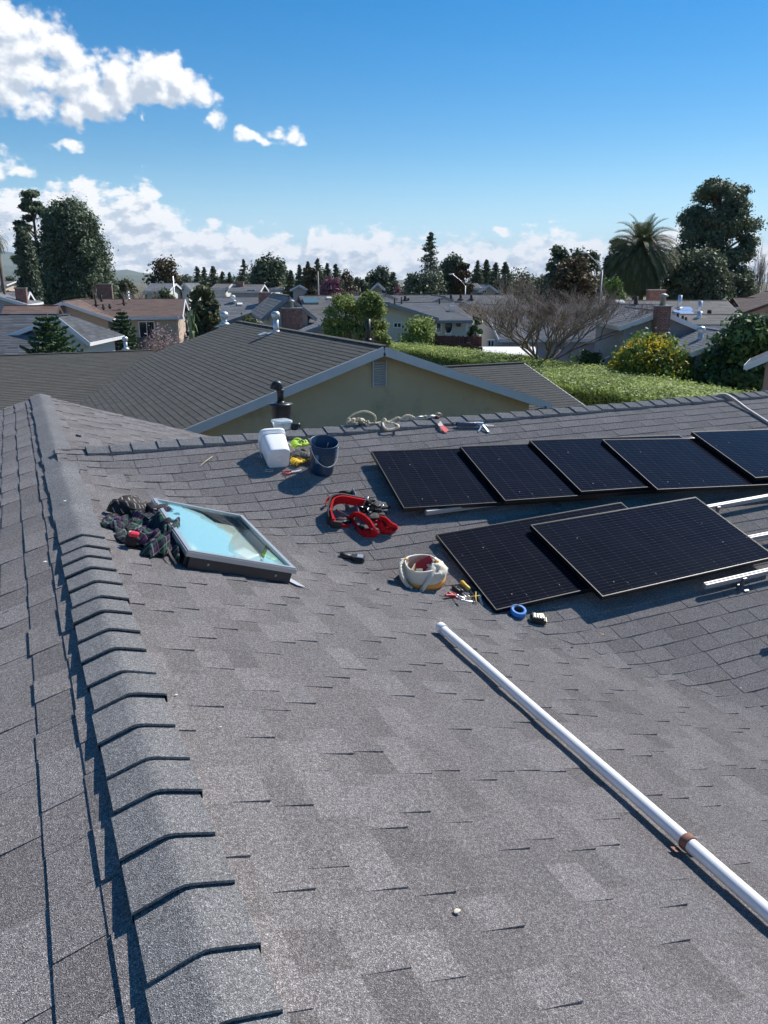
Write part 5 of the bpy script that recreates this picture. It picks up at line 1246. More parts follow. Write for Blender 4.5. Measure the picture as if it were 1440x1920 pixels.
w0 = hC.py(260, 603, D + 1.55); w1 = hC.py(283, 632, D + 1.55); hC.window(w0.x, w1.x + .3, w1.z - .3, w0.z, D + 1.53, 1)
w0 = hC.py(238, 598, D + 1.55); w1 = hC.py(243, 608, D + 1.55); hC.window(w0.x - .3, w1.x, w1.z, w0.z, D + 1.53, 0)
w0 = hC.py(114, 572, D + .4); w1 = hC.py(124, 586, D + .4); hC.louvre(w0.x, w1.x, w1.z, w0.z, D + .38, TR['grey'], 6)
for (u, v, h) in ((190, 562, .35), (180, 571, .4), (232, 569, .45), (241, 560, .35), (206, 575, .2), (194, 577, .25)):
    P = hC.py(u, v, D + 5.2 - (v - 560) * .2); hC.vent(P.x, P.y, P.z, .07, h, M['galv'] if u % 2 else M['blackm'], u % 2)
P = hC.py(198, 556, D + 9); hC.chimney(P.x, P.y, 3, P.z + .9, 1.1, .7, brick_mat('brown_brick', (.14, .08, .06), (.1, .06, .05), (.2, .18, .16)), pot=False)
# --- D, far left grey with brick chimney
hD = House('pale grey gabled house with slim brick chimney at the far left edge', 10, roofmat=RM['grey'], wallmat=WMt['grey'], trim=TR['white'], at=(-40, 66))
D = 62; pk_ = hD.py(-20, 550, D); eR = hD.py(50, 571, D); hD.section('y', pk_.x, D, D + 8, pk_.z, 5, eR.x - pk_.x, .3, (.6, 1.), .3, .2, pit=(pk_.z - eR.z) / (eR.x - pk_.x), seed=31)
ra = hD.py(-30, 547, D + 4); rb_ = hD.py(52, 547, D + 4); hD.section('x', D + 5, ra.x, rb_.x, ra.z, 3.5, 4, .3, (.6, 1.), .3, .2, pit=.33, seed=32); hD.finish()
P = hD.py(38, 552, D + 1); hD.chimney(P.x, D + 1.5, 2, hD.py(38, 541, D + 1).z, .75, .6, M['brick'], pot=False)
hD2 = House('low brown roofed house seen between the pale grey gable and the tan stucco house', 10, roofmat=RM['brown'], wallmat=WMt['tan'], trim=TR['brown'], at=(-36, 56))
ra = hD2.py(8, 573, 54); rb_ = hD2.py(110, 568, 54); hD2.section('x', 54, ra.x, rb_.x, ra.z, 4, 4, .3, (.5, .9), .3, .2, pit=.33, seed=33); hD2.finish()
# --- E, centre, white gable with brick chimney and skylight
hE = House('grey roofed house with white gable and broad red brick chimney, centre left', 12, roofmat=RM['warm'], wallmat=WMt['white'], trim=TR['grey'], at=(-5, 56))
D = 50; pk_ = hE.py(541, 554, D); eL = hE.py(491, 597, D); eR = hE.py(574, 585, D)
hE.section('y', pk_.x, D, D + 11, pk_.z, pk_.x - eL.x, pk_.x - eL.x, .25, (.4, .9), .5, .22, (1, 1), pit=(pk_.z - eL.z) / (pk_.x - eL.x), seed=41)
ra = hE.py(560, 554, D + 7.5); rb_ = hE.py(712, 554, D + 7.5); hE.section('x', D + 7.5, ra.x, rb_.x, ra.z, 6.5, 5, .25, (.4, .9), .3, .18, (0, 1), pit=.33, seed=42); hE.finish()
P = hE.py(548, 579, D - .6); hE.chimney(P.x, D - .3, 0, P.z, hE.py(565, 579, D - .6).x - hE.py(528, 579, D - .6).x, .8, M['brick'])
# skylight on the right slope roof
def roofpanel(h, u0, v0, u1, v1, yr, zrg, pit, mat, name='skylight'):
    """panel lying on a slope facing -y that rises to a ridge (yr, zrg)."""
    n = h.M.to_3x3() @ Vector((0, -pit, 1)); R0_ = h.M @ Vector((0, yr, zrg)); d_ = n.dot(R0_) + .06
    q = [h.L(hitp(u, v, n, d_)) for u, v in ((u0, v1), (u1, v1), (u1 - (u1 - u0) * .25, v0), (u0 - (u1 - u0) * .0, v0))]
    x0_, x1_ = min(p.x for p in q), max(p.x for p in q); ya, yb = q[0].y, q[2].y; z = lambda y: zrg - (yr - y) * pit
    b = MB(); b.bar(((x0_ + x1_) / 2, ya, z(ya) + .08), ((x0_ + x1_) / 2, yb, z(yb) + .08), x1_ - x0_, .1); return h.part(name, b, mat)
skm = plain('far_skylight', (.10, .16, .18), .15, spec=.9); whm = plain('far_white_skylight', (.75, .75, .72), .3)
roofpanel(hE, 570, 560, 598, 569, D + 7.5, ra.z, .33, skm); roofpanel(hE, 613, 558, 622, 560, D + 7.5, ra.z, .33, whm)
hE2 = House('long grey roof with a brick chimney and two white roof lights beyond the rounded tree', 12, roofmat=RM['grey'], wallmat=WMt['grey'], trim=TR['grey'], at=(-12, 66))
D = 66; ra = hE2.py(398, 557, D); rb_ = hE2.py(525, 555, D); hE2.section('x', D, ra.x, rb_.x, ra.z, 7, 5, .3, (.6, 1.), .3, .2, pit=.3, seed=43); 
pk_ = hE2.py(528, 561, D - 3); hE2.section('y', pk_.x, D - 6.5, D, pk_.z, 5.2, 3, .3, (.6, 1.), .3, .2, (1, 0), pit=.33, seed=44); hE2.finish()
P = hE2.py(496, 549, D - 2); hE2.chimney(P.x, D - 2, 2, P.z, .95, .8, M['brick'], pot=False)
roofpanel(hE2, 445, 569, 455, 572, D, ra.z, .3, whm); roofpanel(hE2, 505, 550, 513, 553, D, ra.z + .4, .3, whm); roofpanel(hE2, 517, 550, 526, 553, D, ra.z + .4, .3, whm)
P = hE2.py(437, 561, D - 1.5); hE2.vent(P.x, P.y, P.z - .1, .12, .15, M['white'], 1)
# --- F, white walls, arched door
hF = House('white walled house with arched door pane, right of the pale green trees', 16, roofmat=RM['grey'], wallmat=WMt['cream'], trim=TR['grey'], at=(8, 52))
D = 47; pk_ = hF.py(729, 567, D); eL = hF.py(688, 580, D); eR = hF.py(822, 596, D)
hF.section('y', pk_.x, D, D + 9, pk_.z, 6, eR.x - pk_.x, .22, (.4, .8), .6, .22, (1, 1), pit=(pk_.z - eR.z) / (eR.x - pk_.x), pitn=.32, seed=51)
ra = hF.py(740, 567, D + 5.5); rb_ = hF.py(832, 567, D + 5.5); re_ = hF.py(884, 600, D + .8)
hF.section('x', D + 5.5, ra.x, re_.x, ra.z, 5, 4, .22, (.4, .8), .3, .2, (0, 1), pit=(ra.z - re_.z) / 5, seed=52); hF.finish()
w0 = hF.py(738, 605, D + .6); w1 = hF.py(752, 614, D + .6); hF.window(w0.x, w1.x, w1.z, w0.z, D + .58, 1)
yw = D + .76; w0 = hF.py(818, 604, yw); w1 = hF.py(827, 617, yw); hF.window(w0.x, w1.x, w1.z - .2, w0.z, yw + .0, 0)
a0, a1 = hF.py(834, 604, yw), hF.py(847, 628, yw); b = MB(); b.box(((a0.x + a1.x) / 2, yw - .03, (a0.z + a1.z) / 2), (a1.x - a0.x, .06, a0.z - a1.z)); dr = hF.part('door', b, M['white'])
b = MB(); cx_, cz_ = (a0.x + a1.x) / 2, hF.py(840, 612, yw).z; b.lathe([(.0, 0), (.22, 0), (.22, .02), (0, .02)], 20, (0, 0, 0)); b.v = [(cx_ + x, yw - .07 - z, cz_ + y * 1.8) for x, y, z in b.v]; hF.shift(b); b.build('door_pane', M['glassd'], dr)
a0, a1 = hF.py(856, 603, yw), hF.py(861, 609, yw); b = MB(); b.box(((a0.x + a1.x) / 2, yw - .15, (a0.z + a1.z) / 2), (.25, .2, .4), bev=.05); hF.part('porch_lamp', b, TR['brown'])
for (u, v, h) in ((740, 566, .4), (753, 570, .6), (824, 569, .5)):
    P = hF.py(u, v, D + 5); hF.vent(P.x, P.y, P.z - .15, .05, h, M['blackm'], 0)
P = hF.py(848, 583, D + 3); b = MB(); b.box((P.x, P.y, P.z), (.35, .35, .7)); hF.part('roof_vent_box', b, M['galv'])
# --- G row at y 553
hG = House('long grey roof with two small pale gables, beyond the white walled house', 18, roofmat=RM['warm'], wallmat=WMt['white'], trim=TR['grey'], at=(6, 76))
D = 74; ra = hG.py(690, 553, D); rb_ = hG.py(960, 552, D); hG.section('x', D, ra.x, rb_.x, ra.z, 7, 6, .35, (.6, 1.2), .3, .2, pit=.3, seed=61)
for (u, v, u2, v2, dd) in ((723, 551, 745, 559, 6.8), (833, 555, 862, 569, 5.8), (869, 566, 886, 576, 7.5)):
    pk_ = hG.py(u, v, D - dd); eR = hG.py(u2, v2, D - dd); hG.section('y', pk_.x, D - dd, D, pk_.z, eR.x - pk_.x, eR.x - pk_.x, .35, (.6, 1.2), .3, .22, (1, 0), pit=(pk_.z - eR.z) / (eR.x - pk_.x), seed=62 + dd)
hG.finish()
for (u, v) in ((766, 561), (760, 557), (846, 555), (864, 555), (884, 555)):
    P = hG.py(u, v, D - 1.5); hG.vent(P.x, P.y, P.z - .25, .12, .35, M['blackm'], 0)
# --- H, right: blue grey gable with brick chimney
hH = House('blue grey gabled house with tall red brick chimney at the right, behind the lemon tree', 27, roofmat=RM['grey'], wallmat=WMt['blue'], trim=TR['white'], at=(22, 36))
D = 35; pk_ = hH.py(1244, 583, D); eL = hH.py(1160, 612, D); eR = hH.py(1352, 629, D)
hH.section('y', pk_.x, D, D + 6, pk_.z, pk_.x - eL.x, eR.x - pk_.x, .2, (.3, .6), .35, .2, (1, 1), pit=(pk_.z - eR.z) / (eR.x - pk_.x), pitn=(pk_.z - eL.z) / (pk_.x - eL.x), seed=71)
ra = hH.py(1360, 609, D + 3.); hH.section('x', D + 3., pk_.x + 1, ra.x + 2.5, ra.z, 4.5, 3, .2, (.3, .6), .35, .2, (0, 1), pit=.28, seed=73, wall=False)
k0 = hH.py(1296, 660, D - 4); k1 = hH.py(1368, 634, D - 4); kx = (k0.x + k1.x * 1.0); 
pw = hH.py(1392, 626, D - 4)
hH.section('y', pw.x, D - 4, D, pw.z, pw.x - k0.x, 3, .2, (.3, .6), .3, .2, (1, 0), pit=(pw.z - k0.z) / (pw.x - k0.x), seed=74)
hH.finish()
w0 = hH.py(1218, 603, D + .35); w1 = hH.py(1232, 628, D + .35); hH.louvre(w0.x, w1.x, w1.z, w0.z, D + .33, TR['white'], 8)
P = hH.py(1243, 575, D - .3); hH.chimney(P.x, D - .25, 0, P.z, hH.py(1256, 575, D).x - hH.py(1231, 575, D).x, .6, M['brick'])
P = hH.py(1312, 644, D - 2); hH.vent(P.x, P.y, P.z, .11, .45, M['galv'], 1)
for (u, v) in ((1271, 594), (1280, 598), (1286, 601)): P = hH.py(u, v, D + 1.0); hH.vent(P.x, P.y, P.z - .4, .06, .55, M['blackm'], 0)
hL = House('long low grey roof filling the space behind the wide bare tree', 22, roofmat=RM['grey'], wallmat=WMt['blue'], trim=TR['white'], at=(14, 48))
D = 51; ra = hL.py(907, 571, D); rb_ = hL.py(1240, 575, D); el_ = hL.py(1000, 636, D - 5.4); hL.section('x', D, ra.x, rb_.x, ra.z, 5.4, 4, .22, (.3, .7), .35, .2, (1, 0), pit=(ra.z - el_.z) / 5.4, seed=76); hL.finish()
w0 = hL.py(915, 638, D - 5.1); w1 = hL.py(926, 650, D - 5.1); hL.window(w0.x, w1.x, w1.z, w0.z, D - 5.08, 1)
# --- I, tan roof behind H
hI = House('house with pale tan roof, roof lights and panels behind the brick chimney at the right', 30, roofmat=RM['tan'], wallmat=WMt['tan'], trim=TR['brown'], at=(28, 58))
D = 56; ra = hI.py(1130, 563, D); rb_ = hI.py(1292, 565, D); rc = hI.py(1355, 591, D - 6)
hI.section('x', D, ra.x, rb_.x + 2.5, ra.z, 7.5, 6, .3, (.5, 1.), .3, .2, pit=.28, seed=81, th=(.005, .008))
ra2 = hI.py(1310, 589, D - 8); hI.section('x', D - 8, ra2.x - 5, ra2.x + 12, ra2.z, 4, 5, .3, (.5, 1.), .3, .2, pit=.28, seed=82); hI.finish()
bl = plain('pale_blue_panel', (.30, .40, .58), .2, spec=.8)
roofpanel(hI, 1276, 577, 1300, 584, D, ra.z, .28, bl); roofpanel(hI, 1272, 583, 1303, 597, D, ra.z, .28, bl); roofpanel(hI, 1195, 579, 1228, 582, D, ra.z, .28, whm); roofpanel(hI, 1155, 564, 1172, 569, D, ra.z, .28, whm)
for (u, v, h) in ((1274, 570, .8), (1192, 569, .7), (1312, 578, .7), (1310, 598, .7), (1330, 589, .5)): P = hI.py(u, v, D - 2 - (v - 565) * .2); hI.vent(P.x, P.y, P.z - .25, .13, h, M['blackm'] if v % 2 else M['galv'], 0)
P = hI.py(1229, 560, D + 5); hI.chimney(P.x, P.y, 2, P.z + .6, 1.2, .8, M['brick'], pot=False)
# --- J brown tiled at right edge
hJ = House('brown shingled gable roof at the right edge beyond the dark round tree', 34, roofmat=RM['brown'], wallmat=WMt['salmon'], trim=TR['brown'], at=(44, 60))
D = 62; pk_ = hJ.py(1500, 548, D); e_ = hJ.py(1392, 586, D); hJ.section('y', pk_.x, D, D + 8, pk_.z, pk_.x - e_.x, 5, .3, (.4, .8), .3, .2, (1, 1), pit=(pk_.z - e_.z) / (pk_.x - e_.x), seed=91)
ra = hJ.py(1375, 558, D + 6); hJ.section('x', D + 6, ra.x, ra.x + 14, ra.z, 6, 4, .3, (.4, .8), .3, .2, (1, 0), pit=.3, seed=92); hJ.finish()
# --- K near right salmon wall
hK = House('salmon stucco house corner with white fascia cut off by the right frame edge', 54, roofmat=RM['dark'], wallmat=WMt['salmon'], trim=TR['white'], at=(3, 25))
D = 24; e_ = hK.py(1397, 684, D); p2 = hK.py(1440, 666, D); pit_ = (p2.z - e_.z) / (p2.x - e_.x)
hK.section('y', e_.x + 5, D, D + 2.2, e_.z + 5 * pit_, 5, 5, .2, (.3, .6), .5, .16, (1, 1), pit=pit_, seed=95); hK.finish()
# --- patio cover and fences
pcv = MB(); q0 = at_z(890, 650, 2.6); q1 = at_z(1003, 650, 2.6); q2 = at_z(1010, 669, 2.52); q3 = at_z(914, 669, 2.52)
for k in range(14):
    a = q0.lerp(q3, k / 14); c = q1.lerp(q2, k / 14); a2 = q0.lerp(q3, (k + .85) / 14); c2 = q1.lerp(q2, (k + .85) / 14); pcv.poly([a, c, c2 - Vector((0, 0, .05)), a2 - Vector((0, 0, .05))]); pcv.poly([a2 - Vector((0, 0, .05)), c2 - Vector((0, 0, .05)), q1.lerp(q2, (k + 1) / 14), q0.lerp(q3, (k + 1) / 14)])
root = empty('patio_cover', loc=q3, label='white ribbed patio cover just beyond the hedge, under the bare tree', cat='patio cover')
pcv.build('cover', plain('white_corrugated', (.75, .74, .72), .5), root, local=False)
b = MB()
for q in (q0, q1, q2, q3): b.bar((q.x, q.y, 0), (q.x, q.y, q.z - .06), .1, .1, (1, 0, 0))
b.build('post', M['white'], root, local=False)
def fence(label, pts, h, mat, bw=.14):
    root = empty('fence', loc=pts[0], label=label, cat='fence'); b = MB(); ps = MB(); r = random.Random(len(label))
    for A, B in zip(pts, pts[1:]):
        A = Vector(A); B = Vector(B); L = (B - A).length; n = int(L / bw); d_ = (B - A) / L
        for k in range(n):
            c = A + d_ * (k + .5) * bw; hh = h + r.uniform(-.03, .03); ang = math.atan2(d_.y, d_.x)
            b.box((c.x, c.y, hh / 2), (bw * .94, .02, hh), Matrix.Rotation(ang, 3, 'Z'), r.random())
        for k in range(int(L / 2.4) + 1):
            c = A + d_ * min(k * 2.4, L); ps.box((c.x, c.y, h / 2 + .05), (.1, .1, h + .1), Matrix.Rotation(math.atan2(d_.y, d_.x), 3, 'Z'))
    b.build('board_panel', mat, root, local=False); ps.build('post', mat, root, local=False)
wd = plain('dark_red_fence_wood', (.085, .035, .03), .8, var=.3); gw = plain('grey_fence_wood', (.13, .11, .10), .85, var=.3)
def gp(u, v, z): p = at_z(u, v, z); return (p.x, p.y, 0)
fence('dark red board fence by the arched door house', [gp(818, 628, 3.1), gp(905, 632, 3.1)], 3.1, wd)
fence('second dark red fence with pickets, nearer the hedge', [gp(818, 641, 2.75), gp(880, 646, 2.75), gp(905, 651, 2.75)], 2.75, wd)
fence('weathered grey fence behind the neighbouring olive roof', [gp(560, 622, 3.1), gp(700, 646, 3.1)], 3.1, gw)
fence('dark fence at the foot of the blossoming shrub on the left', [gp(250, 632, 2.9), gp(310, 630, 2.9)], 2.9, gw)
# --- small far houses
def farhouse(label, u0, u1, vr, ve, D, wall, roof, gable=False, winpx=None, two=False, pit=.38, seed=1, chim=None, trim='white'):
    h = House(label, 25.2, roofmat=RM[roof], wallmat=WMt[wall], trim=TR[trim], at=((u0 + u1) / 2 * D / 1503 - 720 * D / 1503, D + 3))
    a = h.py(u0, vr, D); b_ = h.py(u1, vr, D); hw = 4.; e = h.py((u0 + u1) / 2, ve, D - hw)
    if gable:
        e = h.py(u1, ve, D - 4); pk_ = h.py((u0 + u1) / 2, vr, D - 4); hw2 = e.x - pk_.x
        h.section('y', pk_.x, D - 4, D + 4, pk_.z, hw2, hw2, .45, (.8, 1.6), .4, .25, pit=(pk_.z - e.z) / hw2, seed=seed)
    else:
        pt = (a.z - e.z) / hw; h.section('x', D, a.x, b_.x, a.z, hw, hw, .45, (.8, 1.6), .4, .25, pit=pt, seed=seed)
    h.finish(); yw_ = D - 3.6
    for (w0, v0, w1, v1) in (winpx or []):
        p = h.py(w0, v0, yw_); q = h.py(w1, v1, yw_); h.window(p.x, q.x, q.z, p.z, yw_ - .02, 1)
    if chim: p = h.py(chim[0], chim[1], D - 1); h.chimney(p.x, D - 1, 2, p.z, 1., .8, M['brick'], pot=False)
    return h
farhouse('small far house with white front, leftmost of the row beyond the rounded tree', 405, 435, 532, 541, 120, 'white', 'warm', seed=1)
farhouse('far pale house with a slim chimney and dark window, beyond the grey roofs', 437, 496, 533, 546, 112, 'grey', 'warm', winpx=[(463, 543, 479, 549)], chim=(450, 529), seed=2)
farhouse('small far white house with two roof lights', 506, 537, 534, 541, 125, 'white', 'warm', seed=3)
farhouse('far grey green gable house left of the magenta blossom', 543, 578, 534, 543, 118, 'grey', 'warm', gable=True, seed=4)
farhouse('far tan gabled house between the two dark conifers', 694, 722, 530, 543, 108, 'tan', 'tan', gable=True, seed=5)
farhouse('far blue fronted house with white chimney wall', 868, 895, 531, 540, 100, 'blue', 'warm', winpx=[(873, 546, 880, 550)], seed=6)
farhouse('far grey gable with a dark window, right of the blue fronted house', 900, 935, 533, 546, 98, 'grey', 'grey', gable=True, winpx=[(905, 544, 912, 549)], seed=7)
farhouse('far white gable house right of the round brown tree', 332, 358, 530, 543, 112, 'white', 'grey', gable=True, winpx=[(341, 541, 346, 546)], seed=8)
farhouse('far pale green roofed house below the round brown tree', 283, 330, 531, 546, 105, 'cream', 'grey', seed=9)
farhouse('far low house with greyish roof left of the dark pine group', -10, 30, 527, 534, 150, 'tan', 'warm', seed=10)
farhouse('far house sliver with peaked roof beside the tall redwood', 758, 778, 528, 540, 130, 'tan', 'warm', gable=True, seed=12)
# ------------------------------------------------------------------ vegetation
def quads(C, size, rs, elong=1., up=0., tri=False, outward=None, flat=0., face=1.1):
    """random small leaves around the centres C (N,3); leaf faces tend to look outward."""
    n = len(C); nr = rs.normal(size=(n, 3)); nr /= np.linalg.norm(nr, axis=1)[:, None] + 1e-9
    if outward is not None: nr = nr + outward * face
    nr[:, 2] += up; nr /= np.linalg.norm(nr, axis=1)[:, None] + 1e-9
    d = rs.normal(size=(n, 3)); d -= (d * nr).sum(1)[:, None] * nr; d /= np.linalg.norm(d, axis=1)[:, None] + 1e-9; e = np.cross(nr, d)
    s = (size if np.ndim(size) else np.full(n, size)) * rs.uniform(.6, 1.3, n)
    a = d * (s * elong)[:, None] * .5; b = e * s[:, None] * .5
    V = np.stack([C - a, C + b - a * .1, C + a, C - b - a * .1], 1) if elong > 1.3 else np.stack([C - a - b, C - a + b, C + a + b, C + a - b], 1)
    return V.reshape(-1, 3)
def tree_root(kind, label, x, y, cat='tree', group=None): return empty(kind, loc=(x, y, 0), label=label, cat=cat, group=group)
def trunk(root, pts, r, mat, name='trunk', extra=None):
    b = MB(); b.tube(pts, r, 8)
    if extra:
        for p, rr in extra: b.tube(p, rr, 5)
    return b.build(name, mat, root)
def blobs(env, n, rs, rmin, rmax, surf=.6):
    """clump centres inside an envelope: env(t) -> radius at relative height t in (0,1)."""
    out = []
    while len(out) < n:
        t = rs.uniform(0, 1); R = env(t)
        if R <= 0: continue
        a = rs.uniform(0, 2 * PI); q = R * (rs.uniform(0, 1) ** .5 if rs.uniform() > surf else rs.uniform(.8, 1.))
        out.append((math.cos(a) * q, math.sin(a) * q, t, rs.uniform(rmin, rmax)))
    return out
def clumpy(root, H, z0, W, cl, leafn, ls, rs, mat, elong=1., squash=.75, tonef=None, up=.3, name='crown'):
    """crown of leaf clumps; each clump carries its own tone so the crown has lighter and darker masses."""
    P = []; T = []; O = []
    for (x, y, t, r) in cl:
        c = np.array([x * W, y * W, z0 + t * (H - z0)]); d = rs.normal(size=(leafn, 3)); d /= np.linalg.norm(d, axis=1)[:, None]
        rr = r * W * rs.uniform(.45, 1., leafn) ** .5; rr *= 1 + .25 * rs.normal(size=leafn)
        p = c + d * rr[:, None] * np.array([1, 1, squash]); P.append(p); O.append(d)
        T.append(np.clip(rs.uniform(.0, .85) + rs.uniform(-.15, .15, leafn) + rs.uniform(0, .25, leafn) ** 2, 0, 1))
    P = np.concatenate(P); T = np.concatenate(T); O = np.concatenate(O)
    return np_mesh(name, quads(P, ls, rs, elong, up, outward=O), None, 4, T, mat, root)
LM = dict(pine=leaf_mat('pine_needles', (0.029, 0.051, 0.026), (0.131, 0.174, 0.072), .2), dkpine=leaf_mat('dark_pine_needles', (0.028, 0.052, 0.035), (0.174, 0.227, 0.122), .2), con=leaf_mat('conifer_needles', (0.035, 0.059, 0.042), (0.139, 0.174, 0.104), .2),
          far=leaf_mat('far_foliage', (0.038, 0.062, 0.042), (0.157, 0.192, 0.096), .2), bronze=leaf_mat('bronze_foliage', (.03, .04, .018), (.13, .085, .04), .2), olive=leaf_mat('olive_foliage', (.04, .055, .025), (.15, .16, .07), .25),
          willow=leaf_mat('spring_green_foliage', (.11, .16, .04), (.36, .42, .13), .45), hedge=leaf_mat('hedge_leaves', (.09, .15, .03), (.47, .56, .16), .35), citrus=leaf_mat('citrus_leaves', (0.036, 0.084, 0.018), (0.192, 0.288, 0.060), .3),
          dark=leaf_mat('dark_glossy_leaves', (0.022, 0.051, 0.017), (0.131, 0.217, 0.065), .2, .4), norf=leaf_mat('araucaria_needles', (0.017, 0.051, 0.026), (0.072, 0.145, 0.043), .15), yel=leaf_mat('yellow_leaf_flush', (.45, .36, .03), (.65, .52, .06), .4),
          palm=leaf_mat('palm_fronds', (0.033, 0.052, 0.023), (0.143, 0.169, 0.065), .12, dry=((.14, .11, .07), .86)), pink=leaf_mat('pink_blossom', (.28, .17, .18), (.55, .40, .42), .4), mag=leaf_mat('magenta_blossom', (.14, .05, .08), (.34, .15, .21), .3), twig=plain('bare_twigs', (.19, .155, .13), .9, var=.3), twigg=plain('grey_bare_twigs', (.24, .2, .17), .9, var=.3), twigr=plain('reddish_bare_twigs', (.17, .085, .07), .9, var=.3))
def place(u, v_top, D, wpx):
    P = at_d(u, v_top, D); return P.x, P.y, P.z, wpx * D / 1503
def pine(label, u, vt, D, wpx, zb=.2, env=None, n=60, mat='pine', leafn=90, ls=.28, seed=1, kind='pine_tree', cr=(.16, .26), surf=.6, squash=.7, elong=1.8, tr=.3, lean=0, group=None, kx=1.):
    rs = np.random.RandomState(seed); x, y, H, W = place(u, vt, D, wpx)
    root = tree_root(kind, label, x, y, group=group); z0 = H * zb
    env = env or (lambda t: .5 * math.sin(PI * min(1, .12 + .88 * t) ** .8) ** .7)
    cl = blobs(env, n, rs, *cr, surf=surf); cl.append((0, 0, .97, cr[0] * .8)); cl = [(a, b, c, r) for a, b, c, r in cl]
    ex = []
    for (a, b_, t, r) in cl[::3]:
        z = z0 + t * (H - z0); zs = max(z0 * .7, z - abs(math.hypot(a, b_) * W) * .6 - .4)
        ex.append(([(0, 0, zs), (a * W * .5, b_ * W * .5, (zs + z) / 2 + .1), (a * W, b_ * W, z)], [tr * .35, tr * .25, .04]))
    trunk(root, [(0, 0, -.2), (lean * .3, 0, H * .3), (lean * .7, 0, H * .65), (0, 0, H * .96)], [tr, tr * .8, tr * .5, .05], M['bark'], extra=ex)
    clumpy(root, H * .985, z0, W, cl, leafn, ls, rs, LM[mat], elong, squash); return root
def conifer(label, u, vt, D, wpx, zb=.05, seed=1, mat='con', gaps=.0, kind='conifer_tree', tiers=26, per=9, group=None, droop=.25, ls=.22, lf=26, power=.8, roundb=.12):
    rs = np.random.RandomState(seed); x, y, H, W = place(u, vt, D, wpx); root = tree_root(kind, label, x, y, group=group)
    P = []; T = []; ex = []
    for k in range(tiers):
        t0_ = k / tiers
        for j in range(per):
            t = min(max(t0_ + rs.uniform(-.5, .5) / tiers, 0), .985); z = H * (zb + (1 - zb) * t); R = W * .58 * min(1.3, ((1 - t) / .5) ** power) + .05
            if rs.uniform() < gaps: continue
            a = rs.uniform(0, 2 * PI); L = R * rs.uniform(.55, 1.12); tone = rs.uniform(.1, .7)
            q = rs.uniform(.12, 1, lf) ** .8; pts = np.stack([np.cos(a) * L * q, np.sin(a) * L * q, z - droop * L * q + .18 * L * q * q], 1)
            sd_ = .16 * L + .06; pts += rs.normal(size=(lf, 3)) * np.array([sd_, sd_, sd_ * .5]) * (1.1 - .6 * q[:, None]); P.append(pts); T.append(np.clip(tone + rs.uniform(-.15, .2, lf), 0, 1))
            if j % 3 == 0: ex.append(([(0, 0, z), (math.cos(a) * L * .9, math.sin(a) * L * .9, z - droop * L * .7)], [.05, .015]))
    trunk(root, [(0, 0, -.2), (0, 0, H * .5), (0, 0, H * .99)], [W * .04 + .1, W * .025 + .06, .03], M['bark'], extra=ex)
    P = np.concatenate(P); np_mesh('crown', quads(P, ls * max(.6, W / 5), rs, 2.0, -.2), None, 4, np.concatenate(T), LM[mat], root); return root
def rnd_tree(label, u, vt, D, wpx, zb=.15, seed=1, mat='far', n=45, leafn=90, ls=.3, kind='leafy_tree', cat='tree', cr=(.14, .24), surf=.7, squash=.8, group=None, top=.55, trn=True, bark='bark', kx=1.):
    if D > 58: n = int(n * 2.2); ls *= .8; wpx *= 1.12
    rs = np.random.RandomState(seed); x, y, H, W = place(u, vt, D, wpx); root = tree_root(kind, label, x, y, cat, group); z0 = H * zb
    env = lambda t: (.40 * max(0, 1 - ((t - .5) / .52) ** 2) ** top) if t > .5 else .40 * (1 - .22 * ((.5 - t) / .5) ** 2)
    cl = blobs(env, n, rs, *cr, surf=surf)
    ex = [([(0, 0, z0 * .6), (a * W * .5, b_ * W * .5, z0 + t * (H - z0) * .5), (a * W, b_ * W, z0 + t * (H - z0))], [.09, .06, .02]) for a, b_, t, r in cl[::4]]
    trunk(root, [(0, 0, -.2), (0, 0, z0 + .3), (0, 0, H * .6)], [.05 * W, .04 * W, .03], M[bark], 'trunk' if cat == 'tree' else 'stem', extra=ex)
    clumpy(root, H * .97, z0, W, cl, leafn, ls, rs, LM[mat], 1.4, squash, name='crown' if cat == 'tree' else 'foliage'); return root
